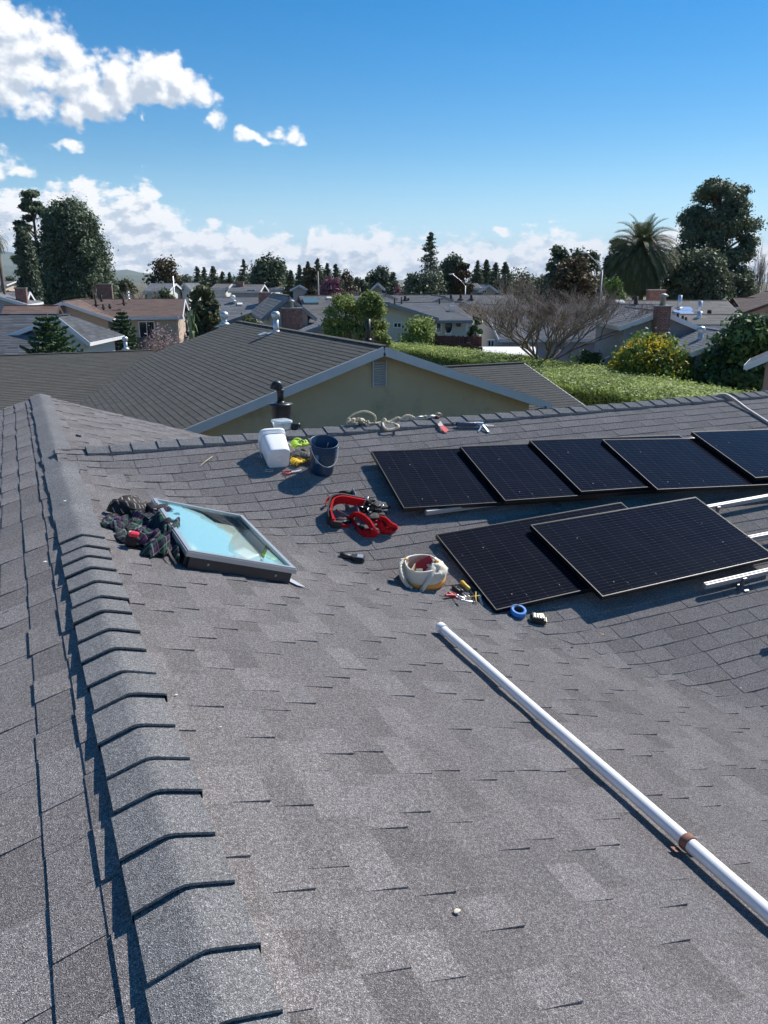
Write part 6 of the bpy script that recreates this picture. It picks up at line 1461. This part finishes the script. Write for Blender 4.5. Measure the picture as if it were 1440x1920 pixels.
def bare(label, x, y, H, W, seed=1, stems=1, mat='twig', depth=5, spread=.5, kind='bare_tree', cat='tree', r0=.09, twn=2.6, zf=1., group=None, blossom=None, jit=.25, fanout=1., len0=.30, vs=1., zb=0., dec=.66):
    r = random.Random(seed); root = tree_root(kind, label, x, y, cat, group); b = MB(); tips = []
    def grow(p, d, L, rad, k):
        q = p; pts = [p]; rr = [rad]
        for s_ in range(3):
            d = (d + Vector((r.uniform(-1, 1), r.uniform(-1, 1), r.uniform(-.4, .8) * vs)) * jit * .5).normalized(); q = q + d * L / 3; pts.append(q); rr.append(rad * (1 - .13 * (s_ + 1)))
        b.tube(pts, rr, 5 if k > 2 else 3, caps=False)
        if k <= 0: tips.append(q); return
        n = 2 if r.random() < .35 and k < depth else 3
        for j in range(n + (1 if k <= 2 else 0)):
            a = r.uniform(0, 2 * PI); o = Vector((math.cos(a), math.sin(a), 0)); nd = (d + o * spread * r.uniform(.5, 1.2) + Vector((0, 0, .12 * vs))).normalized()
            st = pts[-1] if j < 2 else pts[r.choice((1, 2))]
            grow(st, nd, L * r.uniform(.66, .9), rad * dec, k - 1)
    for s_ in range(stems):
        a = 2 * PI * (s_ + r.uniform(-.3, .3)) / stems; out = fanout * (.6 if stems > 1 else .05)
        d = Vector((math.cos(a) * out * r.uniform(.5, 1.2), math.sin(a) * out * r.uniform(.5, 1.2), 1)).normalized()
        grow(Vector((math.cos(a) * .12 * (stems > 1), math.sin(a) * .12 * (stems > 1), -.1)), d, H * len0, r0, depth)
    # fit to the wanted size
    zs = max(v[2] for v in b.v); ws = np.percentile(np.abs(np.array(b.v)[:, :2]), 96) * 2
    kz = (H - zb) / zs; kw = W / ws; b.v = [(vx * kw, vy * kw, vz * kz + zb) for vx, vy, vz in b.v]
    if zb:
        for s_ in range(stems):
            a = 2 * PI * s_ / stems; k_ = (s_ % 3 + 1) / 3; b.tube([(math.cos(a) * .9 * k_, math.sin(a) * .5 * k_, -.1), (math.cos(a) * .5 * k_, math.sin(a) * .3 * k_, zb * .7), (math.cos(a) * .1, math.sin(a) * .1, zb + .1)], [r0 * 1.2, r0, r0], 6)
    b.build('branches', LM[mat], root)
    if blossom:
        rs = np.random.RandomState(seed); P = np.array([(t.x * kw, t.y * kw, t.z * kz) for t in tips]); P = np.repeat(P, blossom[1], 0) + rs.normal(size=(len(P) * blossom[1], 3)) * .16
        np_mesh('blossom', quads(P, blossom[2], rs), None, 4, rs.uniform(0, 1, len(P)), LM[blossom[0]], root)
    return root
print('veg: big trees')
# left group
pine('tall open pine at the left with gaps between its needle clumps', 56, 353, 84, 84, .22, lambda t: .62 * (1 - t) ** .6 * min(1, (t + .25) / .5) + .03, 64, 'dkpine', 380, .16, 3, cr=(.08, .15), surf=.95, squash=.5, tr=.34)
rnd_e = lambda t: (.44 * max(0, 1 - ((t - .38) / .66) ** 2) ** .5 if t < .95 else .12)
pine('huge dense dark green cypress-like tree, widest of the left group', 128, 384, 82, 122, .06, rnd_e, 230, 'dkpine', 260, .18, 5, kind='evergreen_tree', cr=(.12, .19), surf=.75, squash=.9, tr=.4)
pine('narrow dark cypress in front of the tall open pine', 42, 436, 72, 46, .05, lambda t: .36 * (1 - t) ** .5, 70, 'con', 220, .16, 7, kind='cypress_tree', cr=(.2, .32), surf=.5, squash=1.4, tr=.2)
# right big pine
pine('largest pine, dark and broad, rising at the right behind the palm', 1356, 336, 80, 136, .16, lambda t: .47 * (max(0, 1 - ((t - .42) / .62) ** 2) ** .55) if t > .1 else .3, 150, 'dkpine', 420, .17, 9, cr=(.09, .16), surf=.72, squash=.62, tr=.5)
rnd_tree('dark leafy tree with olive highlights in front of the largest pine', 1312, 478, 70, 122, .05, 21, 'far', 90, 110, .26, cr=(.12, .2))
rnd_tree('dark shrubby tree at the right end below the bare branches', 1392, 520, 74, 70, .05, 22, 'far', 40, 90, .25)
# palms
def palm(label, u, vt, D, wpx, vskirt, seed=1, n=150, small=False):
    rs = np.random.RandomState(seed); x, y, H, W = place(u, vt, D, wpx); root = tree_root('palm_tree', label, x, y); L = W * .60; zc_ = H - L * .62
    trunk(root, [(0, 0, -.2), (0, 0, zc_ * .6), (0, 0, zc_)], [.09 * W, .075 * W, .06 * W], M['barkg'])
    V = []; T = []
    for k in range(n):
        t = (k + .5) / n; a = k * 2.39996; el = math.radians(86 - 165 * t ** .85); Lk = L * rs.uniform(.85, 1.05) * (1 if t < .8 else .85); dry = t > .9
        p = np.array([0., 0., zc_ + .25 * (1 - t)]); d = np.array([math.cos(el) * math.cos(a), math.cos(el) * math.sin(a), math.sin(el)]); ns = 14; tone = rs.uniform(.15, .6) + (.25 if t < .3 else 0)
        if dry: tone = .9
        for s_ in range(ns):
            d = d + np.array([0, 0, -.115 * (1 if t < .7 else .6)]) * (1 + s_ * .05); d /= np.linalg.norm(d); q = p + d * Lk / ns
            side = np.cross(d, [0, 0, 1.]); side /= np.linalg.norm(side) + 1e-9; up_ = np.cross(side, d); w_ = L * .17 * math.sin(PI * min(.97, (s_ + 1.2) / (ns + .5))) ** .6
            for sg in (-1, 1):
                for j in range(1 if small else 3):
                    b0 = p + (q - p) * (j / 3.); tip = b0 + d * w_ * .9 + side * sg * w_ * .8 + up_ * w_ * (.25 - .5 * (t > .5)) ; b1 = b0 + (q - p) * .26
                    V += [b0, b1, tip + (q - p) * .1, tip]; T.append(min(1, max(0, tone + rs.uniform(-.12, .12))))
            V += [p - side * .03, q - side * .025, q + side * .025, p + side * .03]; T.append(tone); p = q
    np_mesh('crown', np.array(V), None, 4, T, LM['palm'], root); return root
palm('big date palm with a wide drooping crown at the right', 1207, 430, 70, 136, 555, 3, 300)
palm('palm cut off by the left frame edge', -8, 434, 66, 46, 500, 4, 60, True)
print('veg: rows')
# round ones
rnd_tree('round tree with bronze and green crown on the horizon, left of centre', 305, 489, 115, 64, .05, 31, 'bronze', 36, 90, .4)
rnd_tree('broad round dark tree in the far row right of the spire topped conifer', 505, 487, 125, 70, .05, 32, 'far', 45, 90, .45)
rnd_tree('small bronze tree standing before the dark conifers of the far row', 583, 502, 110, 26, .1, 33, 'bronze', 20, 60, .4)
rnd_tree('tiny round tree on the horizon right of the huge dense tree', 207, 514, 150, 10, .4, 34, 'far', 8, 50, .5)
rnd_tree('round brownish green tree in front of the eucalyptus, left of the street lamp', 1082, 488, 62, 78, .1, 35, 'bronze', 50, 110, .24, surf=.85)
rnd_tree('tall airy eucalyptus left of the lamp with loose clumps', 1050, 462, 90, 48, .2, 36, 'far', 34, 80, .36, cr=(.12, .2))
rnd_tree('eucalyptus with flat dark crown behind the street lamp', 1098, 470, 92, 70, .15, 37, 'far', 40, 90, .36, cr=(.12, .2))
rnd_tree('small dark clump of eucalyptus peeking over the palm crown', 1160, 447, 95, 44, .3, 38, 'far', 24, 70, .36, cr=(.12, .2))
rnd_tree('green shrub at the foot of the street lamp', 1150, 525, 60, 48, .02, 39, 'citrus', 30, 90, .22, kind='shrub', cat='shrub')
rnd_tree('rounded olive green tree right of the mottled brown roof', 378, 535, 50, 60, .08, 40, 'olive', 70, 140, .17, surf=.8)
rnd_tree('dark bush behind the mottled brown roof', 307, 542, 76, 48, .05, 41, 'far', 20, 80, .25, kind='bush', cat='bush')
rnd_tree('yellowish bush left of the brown chimney', 163, 545, 82, 30, .05, 42, 'olive', 18, 70, .25, kind='bush', cat='bush')
rnd_tree('light green bush beside the olive chimney row', 232, 525, 96, 46, .05, 43, 'olive', 24, 70, .3, kind='bush', cat='bush')
rnd_tree('pale yellow leafed bush at the far left edge', 14, 545, 70, 30, .05, 44, 'olive', 16, 60, .25, kind='bush', cat='bush')
rnd_tree('dark bush left of the broad brick chimney', 478, 595, 46, 20, .02, 45, 'dark', 12, 70, .16, kind='bush', cat='bush')
rnd_tree('leafy green bush right of the rounded tree', 468, 592, 40, 56, .02, 46, 'olive', 20, 70, .15, kind='bush', cat='bush')
rnd_tree('small dark tree at the right corner of the white walled house', 893, 585, 44, 26, .1, 47, 'dark', 22, 80, .14, kind='small_tree')
rnd_tree('low yellow green shrub below the dark red fence', 887, 622, 44, 40, .02, 48, 'olive', 18, 70, .13, kind='shrub', cat='shrub')
rnd_tree('bright yellow green shrub right of the pale green tree', 789, 600, 46, 80, .03, 49, 'hedge', 46, 120, .14, kind='shrub', cat='shrub', bark='barkg')
# pale green pair of willow-like crowns
x, y, H, W_ = place(645, 553, 38, 88)
rnd_tree('pale spring green tree before the brick chimney house, left of its twin', 642, 554, 38, 100, .05, 50, 'willow', 110, 230, .085, surf=.75, cr=(.10, .17))
rnd_tree('pale spring green tree, taller right twin', 694, 545, 37.5, 84, .05, 51, 'willow', 110, 230, .085, surf=.75, cr=(.10, .17))
# lemon, right round tree, low bush behind the hedge
lt = rnd_tree('lemon tree with yellow leaves and fruit behind the hedge', 1224, 632, 31.5, 158, .02, 52, 'citrus', 80, 150, .12, kind='lemon_tree', surf=.85, squash=.8, cr=(.14, .2), top=.4)
rs = np.random.RandomState(8); xx, yy_, HH, WW = place(1224, 632, 31.5, 158); P = []
for k in range(8000):
    d = rs.normal(size=3); d /= np.linalg.norm(d); P.append([d[0] * WW * .47, d[1] * WW * .47, HH * .52 + d[2] * HH * .47 * (1 if d[2] > 0 else .9)])
P = np.array(P) + rs.normal(size=(8000, 3)) * .10; keep = np.array([mnoise.noise(Vector(p) * 1.6) > -.14 + .12 * (p[2] < HH * .5) for p in P]); P = P[keep]
np_mesh('yellow_leaves', quads(P, .085, rs, 1.4), None, 4, rs.uniform(0, 1, len(P)), LM['yel'], lt)
b = MB()
for k in range(90):
    p = P[rs.randint(len(P))]; b.sphere(tuple(p), (.04, .04, .048), 8, 6, tone=rs.uniform(.3, 1))
b.build('lemons', plain('lemon_skin', (.75, .55, .04), .45), lt)
rnd_tree('large dark glossy round tree at the right edge behind the hedge', 1418, 594, 29.6, 180, .02, 53, 'dark', 150, 150, .14, surf=.9, cr=(.10, .16), top=.45)
rnd_tree('low dark leafed shrub between hedge and bare tree', 1105, 662, 37, 90, .02, 54, 'dark', 40, 110, .13, kind='shrub', cat='shrub')
rnd_tree('dull green shrub under the bare tree at the left', 660, 610, 40, 60, .02, 55, 'olive', 20, 60, .13, kind='shrub', cat='shrub')
# conifers of the far row
for args in (('left conifer of the first far clump', 369, 497, 120, 22), ('second conifer of the first far clump', 382, 499, 122, 18), ('third conifer of the first far clump, broader', 399, 497, 121, 26), ('low conifer at the right of the first far clump', 417, 507, 124, 24), ('small conifer ending the first far clump', 430, 509, 122, 18)):
    conifer(args[0], *args[1:4], args[4] * 1.55, seed=int(args[1]), mat='far', tiers=20, per=13, lf=30, ls=.17, power=1., group='conifers along the horizon')
conifer('spire topped conifer broadening below, centre left', 456, 484, 118, 38, seed=61, tiers=22, per=8, mat='far', power=1.1)
for args in (('thin palm-like conifer starting the dense far row', 571, 500, 116, 14), ('second spire of the dense far row', 561, 494, 120, 20), ('tall narrow conifer behind the bronze tree', 577, 488, 121, 22), ('tallest tiered conifer of the dense far row', 595, 482, 119, 26), ('conifer right of the tallest tiered one', 613, 491, 120, 24), ('rightmost dark conifer of the dense far row', 629, 493, 118, 28), ('short conifer left of the dense far row', 545, 505, 122, 22)):
    conifer(args[0], *args[1:4], args[4] * 1.55, seed=int(args[1]), mat='far', tiers=22, per=13, lf=30, ls=.17, power=1., group='conifers along the horizon')
conifer('dark pointed conifer right of the far tan house', 737, 508, 104, 34, seed=71, tiers=18, per=9, mat='far', power=.7)
rnd_tree('dark broadleaf behind the pointed conifer', 712, 505, 122, 46, .1, 72, 'far', 30, 80, .4)
pine('slim dark column of cypress left of the far tan house', 688, 519, 100, 10, .03, lambda t: .4 * (1 - t) ** .3, 24, 'far', 50, .3, 73, kind='cypress_tree', cr=(.3, .45), squash=1.6, tr=.12)
conifer('tall redwood with open tiered branches standing above the horizon', 808, 434, 88, 62, seed=81, tiers=34, per=7, lf=40, ls=.15, gaps=.15, droop=.3, power=.8)
rnd_tree('dense dark foliage around the foot of the redwood', 800, 518, 86, 80, .02, 82, 'far', 40, 100, .3)
rnd_tree('dense dark tree right of the redwood', 846, 482, 92, 50, .05, 83, 'far', 50, 100, .34)
rnd_tree('shaggy palm-like tree with dry brown trunk beside the thin street lamp', 868, 490, 90, 34, .25, 84, 'bronze', 26, 80, .3)
for args in (('first conifer right of the shaggy tree', 896, 486, 106, 26), ('second conifer right of the shaggy tree', 913, 484, 108, 28), ('third paler conifer right of the shaggy tree', 930, 490, 104, 30), ('hazy grey conifer ending the row before the bare tree', 948, 489, 103, 34)):
    conifer(args[0], *args[1:4], args[4] * 1.55, seed=int(args[1]), mat='far', tiers=22, per=13, lf=30, ls=.17, power=1., group='conifers along the horizon')
# far tree line as scattered low crowns
for k, (u, v, w_, D) in enumerate(((648, 519, 26, 150), (668, 522, 24, 150), (675, 519, 20, 150), (985, 520, 60, 140), (1010, 520, 46, 130), (545, 520, 20, 150), (345, 526, 20, 150), (1268, 500, 34, 100), (20, 520, 26, 200), (8, 524, 20, 200))):
    rnd_tree(['low rounded tree in the gap right of the magenta blossom', 'second low tree in the gap before the dark conifers', 'olive tinted low tree left of the slim cypress', 'yellow green low tree line above the bare tree', 'low pale tree top behind the bare tree', 'small dark tree between the broad round tree and the dense row', 'small tree top right of the far white gable', 'dark tree behind the right side of the big palm', 'tiny horizon tree between cypress and left edge', 'tiny horizon tree at the left edge'][k], u, v, D, w_, .05, 90 + k, 'olive' if k in (2, 3, 4) else 'far', 16, 60, .4, group='low trees along the horizon')
for u, v, w_, D, m_, lb in ((342, 512, 34, 132, 'far', 'soft rounded tree just right of the bronze crowned horizon tree'), (480, 506, 36, 134, 'far', 'dark tree filling the gap right of the spire topped conifer'), (532, 508, 40, 130, 'far', 'dark tree filling the gap left of the dense conifer row'), (600, 508, 60, 134, 'far', 'low dark mass behind the dense conifer row'), (648, 510, 40, 128, 'bronze', 'brownish low tree right of the dense conifer row'), (905, 508, 70, 126, 'far', 'dark low tree behind the conifers right of the shaggy tree'), (975, 508, 60, 118, 'olive', 'olive low tree between the conifers and the bare tree top'), (1020, 506, 50, 112, 'far', 'dark low tree left of the airy eucalyptus'), (440, 515, 40, 136, 'far', 'low dark tree between the first conifer clump and the spire'), (775, 514, 36, 122, 'far', 'low dark tree close to the left of the tall redwood')):
    rnd_tree(lb, u, v, D, w_, .05, int(u), m_, 18, 60, .36, group='low trees along the horizon')
rnd_tree('magenta blossoming tree in the far row', 620, 524, 106, 42, .2, 101, 'mag', 26, 90, .28)
print('veg: bare')
def bpos(u, D): P = at_d(u, 600, D); return P.x, P.y
def bar_(label, u, vt, D, wpx, **k):
    x, y, H, W = place(u, vt, D, wpx); return bare(label, x, y, H, W, **k)
bar_('wide bare multi-stemmed tree just behind the hedge, right of centre', 1030, 516, 37, 335, seed=5, stems=9, depth=6, r0=.085, spread=.5, fanout=1.5, kind='bare_tree', jit=.3, vs=.9, zb=2.3)
bar_('bare reddish shrub behind the grey roofs, left of the magenta tree', 610, 535, 100, 60, seed=6, stems=5, depth=4, mat='twigr', r0=.06, kind='bare_shrub', cat='shrub', fanout=1.5)
bar_('bare grey pinkish tree right of the magenta blossom', 655, 526, 108, 60, seed=7, stems=3, depth=5, mat='twigg', r0=.09, fanout=1.2)
bar_('bare grey shrub before the broad chimney house', 650, 590, 42, 74, seed=8, stems=6, depth=4, mat='twigg', r0=.03, kind='bare_shrub', cat='shrub', fanout=1.4)
bar_('bare brown shrub under the pale green trees', 690, 612, 34, 120, seed=9, stems=8, depth=4, mat='twigg', r0=.025, kind='bare_shrub', cat='shrub', fanout=1.6)
bar_('bare tangled tree left of the round bronze tree', 262, 528, 84, 66, seed=10, stems=4, depth=5, mat='twigg', r0=.08, fanout=1.4)
bar_('bare pale branched tree before the huge dense tree', 186, 525, 74, 44, seed=11, stems=2, depth=4, mat='twigg', r0=.14, fanout=1.2)
bar_('pink blossoming shrub along the tan house wall', 308, 594, 44, 78, seed=12, stems=6, depth=4, mat='twigg', r0=.03, kind='blossom_shrub', cat='shrub', blossom=('pink', 1, .07), fanout=1.5)
bar_('bare twiggy shrub hanging over the left white wall', 200, 620, 34, 40, seed=13, stems=3, depth=3, mat='twigg', r0=.025, kind='bare_shrub', cat='shrub', fanout=1.6)
bar_('tall bare tree at the right edge beyond the largest pine', 1432, 438, 78, 60, seed=14, stems=2, depth=5, mat='twigg', r0=.14, fanout=.6, spread=.35)
bar_('bare dark tree between eucalyptus and palm', 1118, 492, 76, 60, seed=15, stems=3, depth=5, mat='twig', r0=.09, fanout=1.)
bar_('bare reddish shrub by the far pale house', 470, 541, 100, 34, seed=16, stems=5, depth=3, mat='twigr', r0=.05, kind='bare_shrub', cat='shrub', fanout=1.5)
bar_('thin bare tree beside the neighbouring gable peak', 742, 620, 27, 50, seed=17, stems=3, depth=4, mat='twig', r0=.02, kind='bare_shrub', cat='shrub', fanout=1.7)
bar_('bare twiggy crown behind the tall conifers, right of them', 965, 505, 84, 60, seed=18, stems=3, depth=5, mat='twigg', r0=.08, fanout=1.1)
bar_('bare magenta tinged twigs between the two far conifer clumps', 757, 535, 90, 24, seed=19, stems=3, depth=4, mat='twigr', r0=.05, kind='bare_shrub', cat='shrub', blossom=('mag', 2, .2))
# norfolk pines
def norfolk(label, u, vt, D, wpx, seed):
    rs = np.random.RandomState(seed); x, y, H, W = place(u, vt, D, wpx); root = tree_root('araucaria_tree', label, x, y); V = []; T = []; ex = []; n = int(H / .2)
    for k in range(n):
        t = k / n; z = H * (.04 + .95 * t); R = W / 2 * min(1, ((1 - t) / .33) ** .6) + .05; m = 6
        for j in range(m):
            a = 2 * PI * j / m + k * .5 + rs.uniform(-.15, .15); L = R * rs.uniform(.8, 1.1); tone = rs.uniform(.2, .6); N_ = 90
            q = rs.uniform(.1, 1, N_); w_ = .20 * L * np.sin(np.pi * np.clip(q, 0, .95)) + .03; s_ = rs.uniform(-1, 1, N_)
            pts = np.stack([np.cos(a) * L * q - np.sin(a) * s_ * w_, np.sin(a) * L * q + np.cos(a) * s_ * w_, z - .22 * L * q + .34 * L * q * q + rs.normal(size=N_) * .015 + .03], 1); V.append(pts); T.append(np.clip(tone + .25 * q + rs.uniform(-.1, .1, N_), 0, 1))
            ex.append(([(0, 0, z), (math.cos(a) * L * .5, math.sin(a) * L * .5, z - .06 * L), (math.cos(a) * L * .95, math.sin(a) * L * .95, z + .08 * L)], [.03, .025, .012]))
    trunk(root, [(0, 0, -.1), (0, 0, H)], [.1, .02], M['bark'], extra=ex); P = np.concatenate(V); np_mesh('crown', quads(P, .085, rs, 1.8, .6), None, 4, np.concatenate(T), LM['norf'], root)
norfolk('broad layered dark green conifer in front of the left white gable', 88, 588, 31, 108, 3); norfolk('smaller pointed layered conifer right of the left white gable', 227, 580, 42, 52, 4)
# banana-like plant
x, y, H, W_ = place(358, 585, 44, 30); root = tree_root('broad_leaf_plant', 'pale broad leaved plant at the right end of the tan house', x, y, 'plant'); b = MB(); rr2 = random.Random(5)
for k in range(12):
    a = rr2.uniform(0, 6.28); l = rr2.uniform(.5, 1.) * W_ * .6; zt_ = rr2.uniform(.75, 1.) * H; b.ribbon(spline([(0, 0, H * .35), (math.cos(a) * l * .4, math.sin(a) * l * .4, zt_), (math.cos(a) * l, math.sin(a) * l, zt_ * .9)], 4), [.05, .1, .15, .18, .2, .18, .12, .06, .02], .01, (math.sin(a), -math.cos(a), .3), tone=rr2.random())
b.tube([(0, 0, 0), (0, 0, H * .5)], .08, 8); b.build('leaves', leaf_mat('pale_banana_leaf', (.12, .2, .05), (.5, .52, .3), .3), root)
# hedge: body surface covered by leaves
def hedge(label, near, far, zt_, zb_, seed, nleaf=60000, w_=None):
    """near / far: plan polylines of the two long edges."""
    rs = np.random.RandomState(seed); near = np.array(near, float); far = np.array(far, float); root = empty('hedge', loc=(near[0][0], near[0][1], 0), label=label, cat='hedge')
    def along(P, t):
        d = np.r_[0, np.cumsum(np.linalg.norm(np.diff(P, axis=0), axis=1))]; d /= d[-1]; return np.stack([np.interp(t, d, P[:, 0]), np.interp(t, d, P[:, 1])], -1)
    def hz_(x, y): return zt_ + .10 * mnoise.noise(Vector((x * .5, y * .5, seed))) + .06 * mnoise.noise(Vector((x * 1.7, y * 1.7, seed)))
    def off(t, s):  # s 0..1 bottom-near -> top-near -> top-far -> bottom-far
        A = along(near, t); B = along(far, t)
        if s < .4:
            k = s / .4; p = A; z = zb_ + (zt_ - zb_) * k; bul = .12 * math.sin(PI * k); p = A + (A - B) / np.linalg.norm(A - B) * bul; z = min(z, hz_(*p) - .12 * (k > .93))
        elif s < .8: k = (s - .4) / .4; p = A * (1 - k) + B * k; z = hz_(*p) - .12 * (2 * k - 1) ** 8
        else: k = (s - .8) / .2; p = B; z = zt_ + (zb_ - zt_) * k
        return p, z
    b = MB(); nt_, ns_ = 60, 24; ids = [[b.pt((*off(i / nt_, j / ns_)[0], off(i / nt_, j / ns_)[1] - .05)) for j in range(ns_ + 1)] for i in range(nt_ + 1)]
    for i in range(nt_):
        for j in range(ns_): b.face([ids[i][j], ids[i + 1][j], ids[i + 1][j + 1], ids[i][j + 1]])
    b.face(ids[0]); b.face(ids[-1][::-1])
    b.build('branch_core', plain('hedge_core', (.02, .035, .012), .9), root, local=False)
    C = []; T = []; O_ = []; tv = near[-1] - near[0]; sdn = np.array([tv[1], -tv[0]]); sdn /= np.linalg.norm(sdn); sdn *= -1 if np.dot(sdn, near[0] - far[0]) < 0 else 1
    for k in range(nleaf):
        s = rs.uniform(0, .86); t = rs.uniform(0, 1); p, z = off(t, s); C.append((p[0], p[1], z)); O_.append((sdn[0], sdn[1], .1) if s < .4 else (0, 0, 1.) if s < .8 else (-sdn[0], -sdn[1], .1))
    O_ = np.array(O_)
    C = np.array(C); C += rs.normal(size=C.shape) * .055; C[:, 2] += np.abs(rs.normal(size=nleaf)) * .05 * (rs.uniform(size=nleaf) < .3)
    T = np.array([.45 + .5 * mnoise.noise(Vector(c) * 1.3) for c in C]) + rs.uniform(-.25, .25, nleaf)
    C -= np.array([near[0][0], near[0][1], 0]); np_mesh('leaves', quads(C, .06, rs, 1.5, .0, outward=O_, face=1.5), None, 4, np.clip(T, 0, 1), LM['hedge'], root)
hedge('long clipped hedge running from the right toward the centre, sunlit on top', [(18.9, 12.5), (17.95, 18.6), (17.4, 21.5), (17.9, 24), (18.5, 27.6), (18.9, 30.5)], [(21.6, 13.0), (21.5, 18), (22, 21.5), (22.3, 25.5), (22.3, 29), (22.2, 31.5)], 2.5, .1, 2, 130000)
hedge('far shorter stretch of hedge with its near side in shade, behind the gable peak', [(19.1, 29.8), (18.85, 33), (19.05, 36.5), (18.3, 39.5)], [(22.4, 31.0), (21.6, 33.5), (21.35, 36.6), (19.6, 40.5)], 2.55, .1, 3, 50000)
# ------------------------------------------------------------------ street furniture
def lamp(label, u, vt, D, arm, r=.045):
    P = at_d(u, vt, D); root = empty('street_lamp', loc=(P.x, P.y, 0), label=label, cat='street lamp', group='street lamps'); X = Vector((math.cos(AZ), -math.sin(AZ), 0)) * arm
    b = MB(); b.tube([(0, 0, 0), (0, 0, P.z - .6)], [r * 1.2, r * .7], 10); b.build('pole', M['galv'], root)
    b = MB(); b.tube(spline([Vector((0, 0, P.z - .7)), Vector((0, 0, P.z - .3)) + X * .3, Vector((0, 0, P.z + .2)) + X, Vector((0, 0, P.z + .45)) + X * 1.4]), r * .45, 8); b.build('arm', M['galv'], root)
    b = MB(); b.sphere(Vector((0, 0, P.z + .5)) + X * 1.6, (.3, .12, .06), 12, 8, Matrix.Rotation(-AZ, 3, 'Z')); b.build('lamp_head', M['galv'], root)
lamp('tall street lamp with an arm to the left beside the palm', 1131, 489, 52, -.75); lamp('thin street lamp before the shaggy palm-like tree', 873, 524, 80, -.9, .055); lamp('distant street lamp left of the tall redwood', 757, 526, 140, 1.2, .09)
def pole(label, u, vt, D, r, mat=None):
    P = at_d(u, vt, D); b = MB(); b.tube([(0, 0, 0), (0, 0, P.z)], [r, r * .7], 8); o = b.build('utility_pole', mat or M['galv']); o.location = (P.x, P.y, 0); tag(o, label, 'pole')
pole('pale utility pole before the conifer row left of the magenta tree', 596, 509, 95, .12, plain('pale_wood_pole', (.42, .38, .33), .8)); pole('short pale pole above the far green roof', 324, 518, 80, .09, M['galv']); pole('dark palm trunk like pole at the left frame edge', 2, 500, 60, .14, M['bark'])
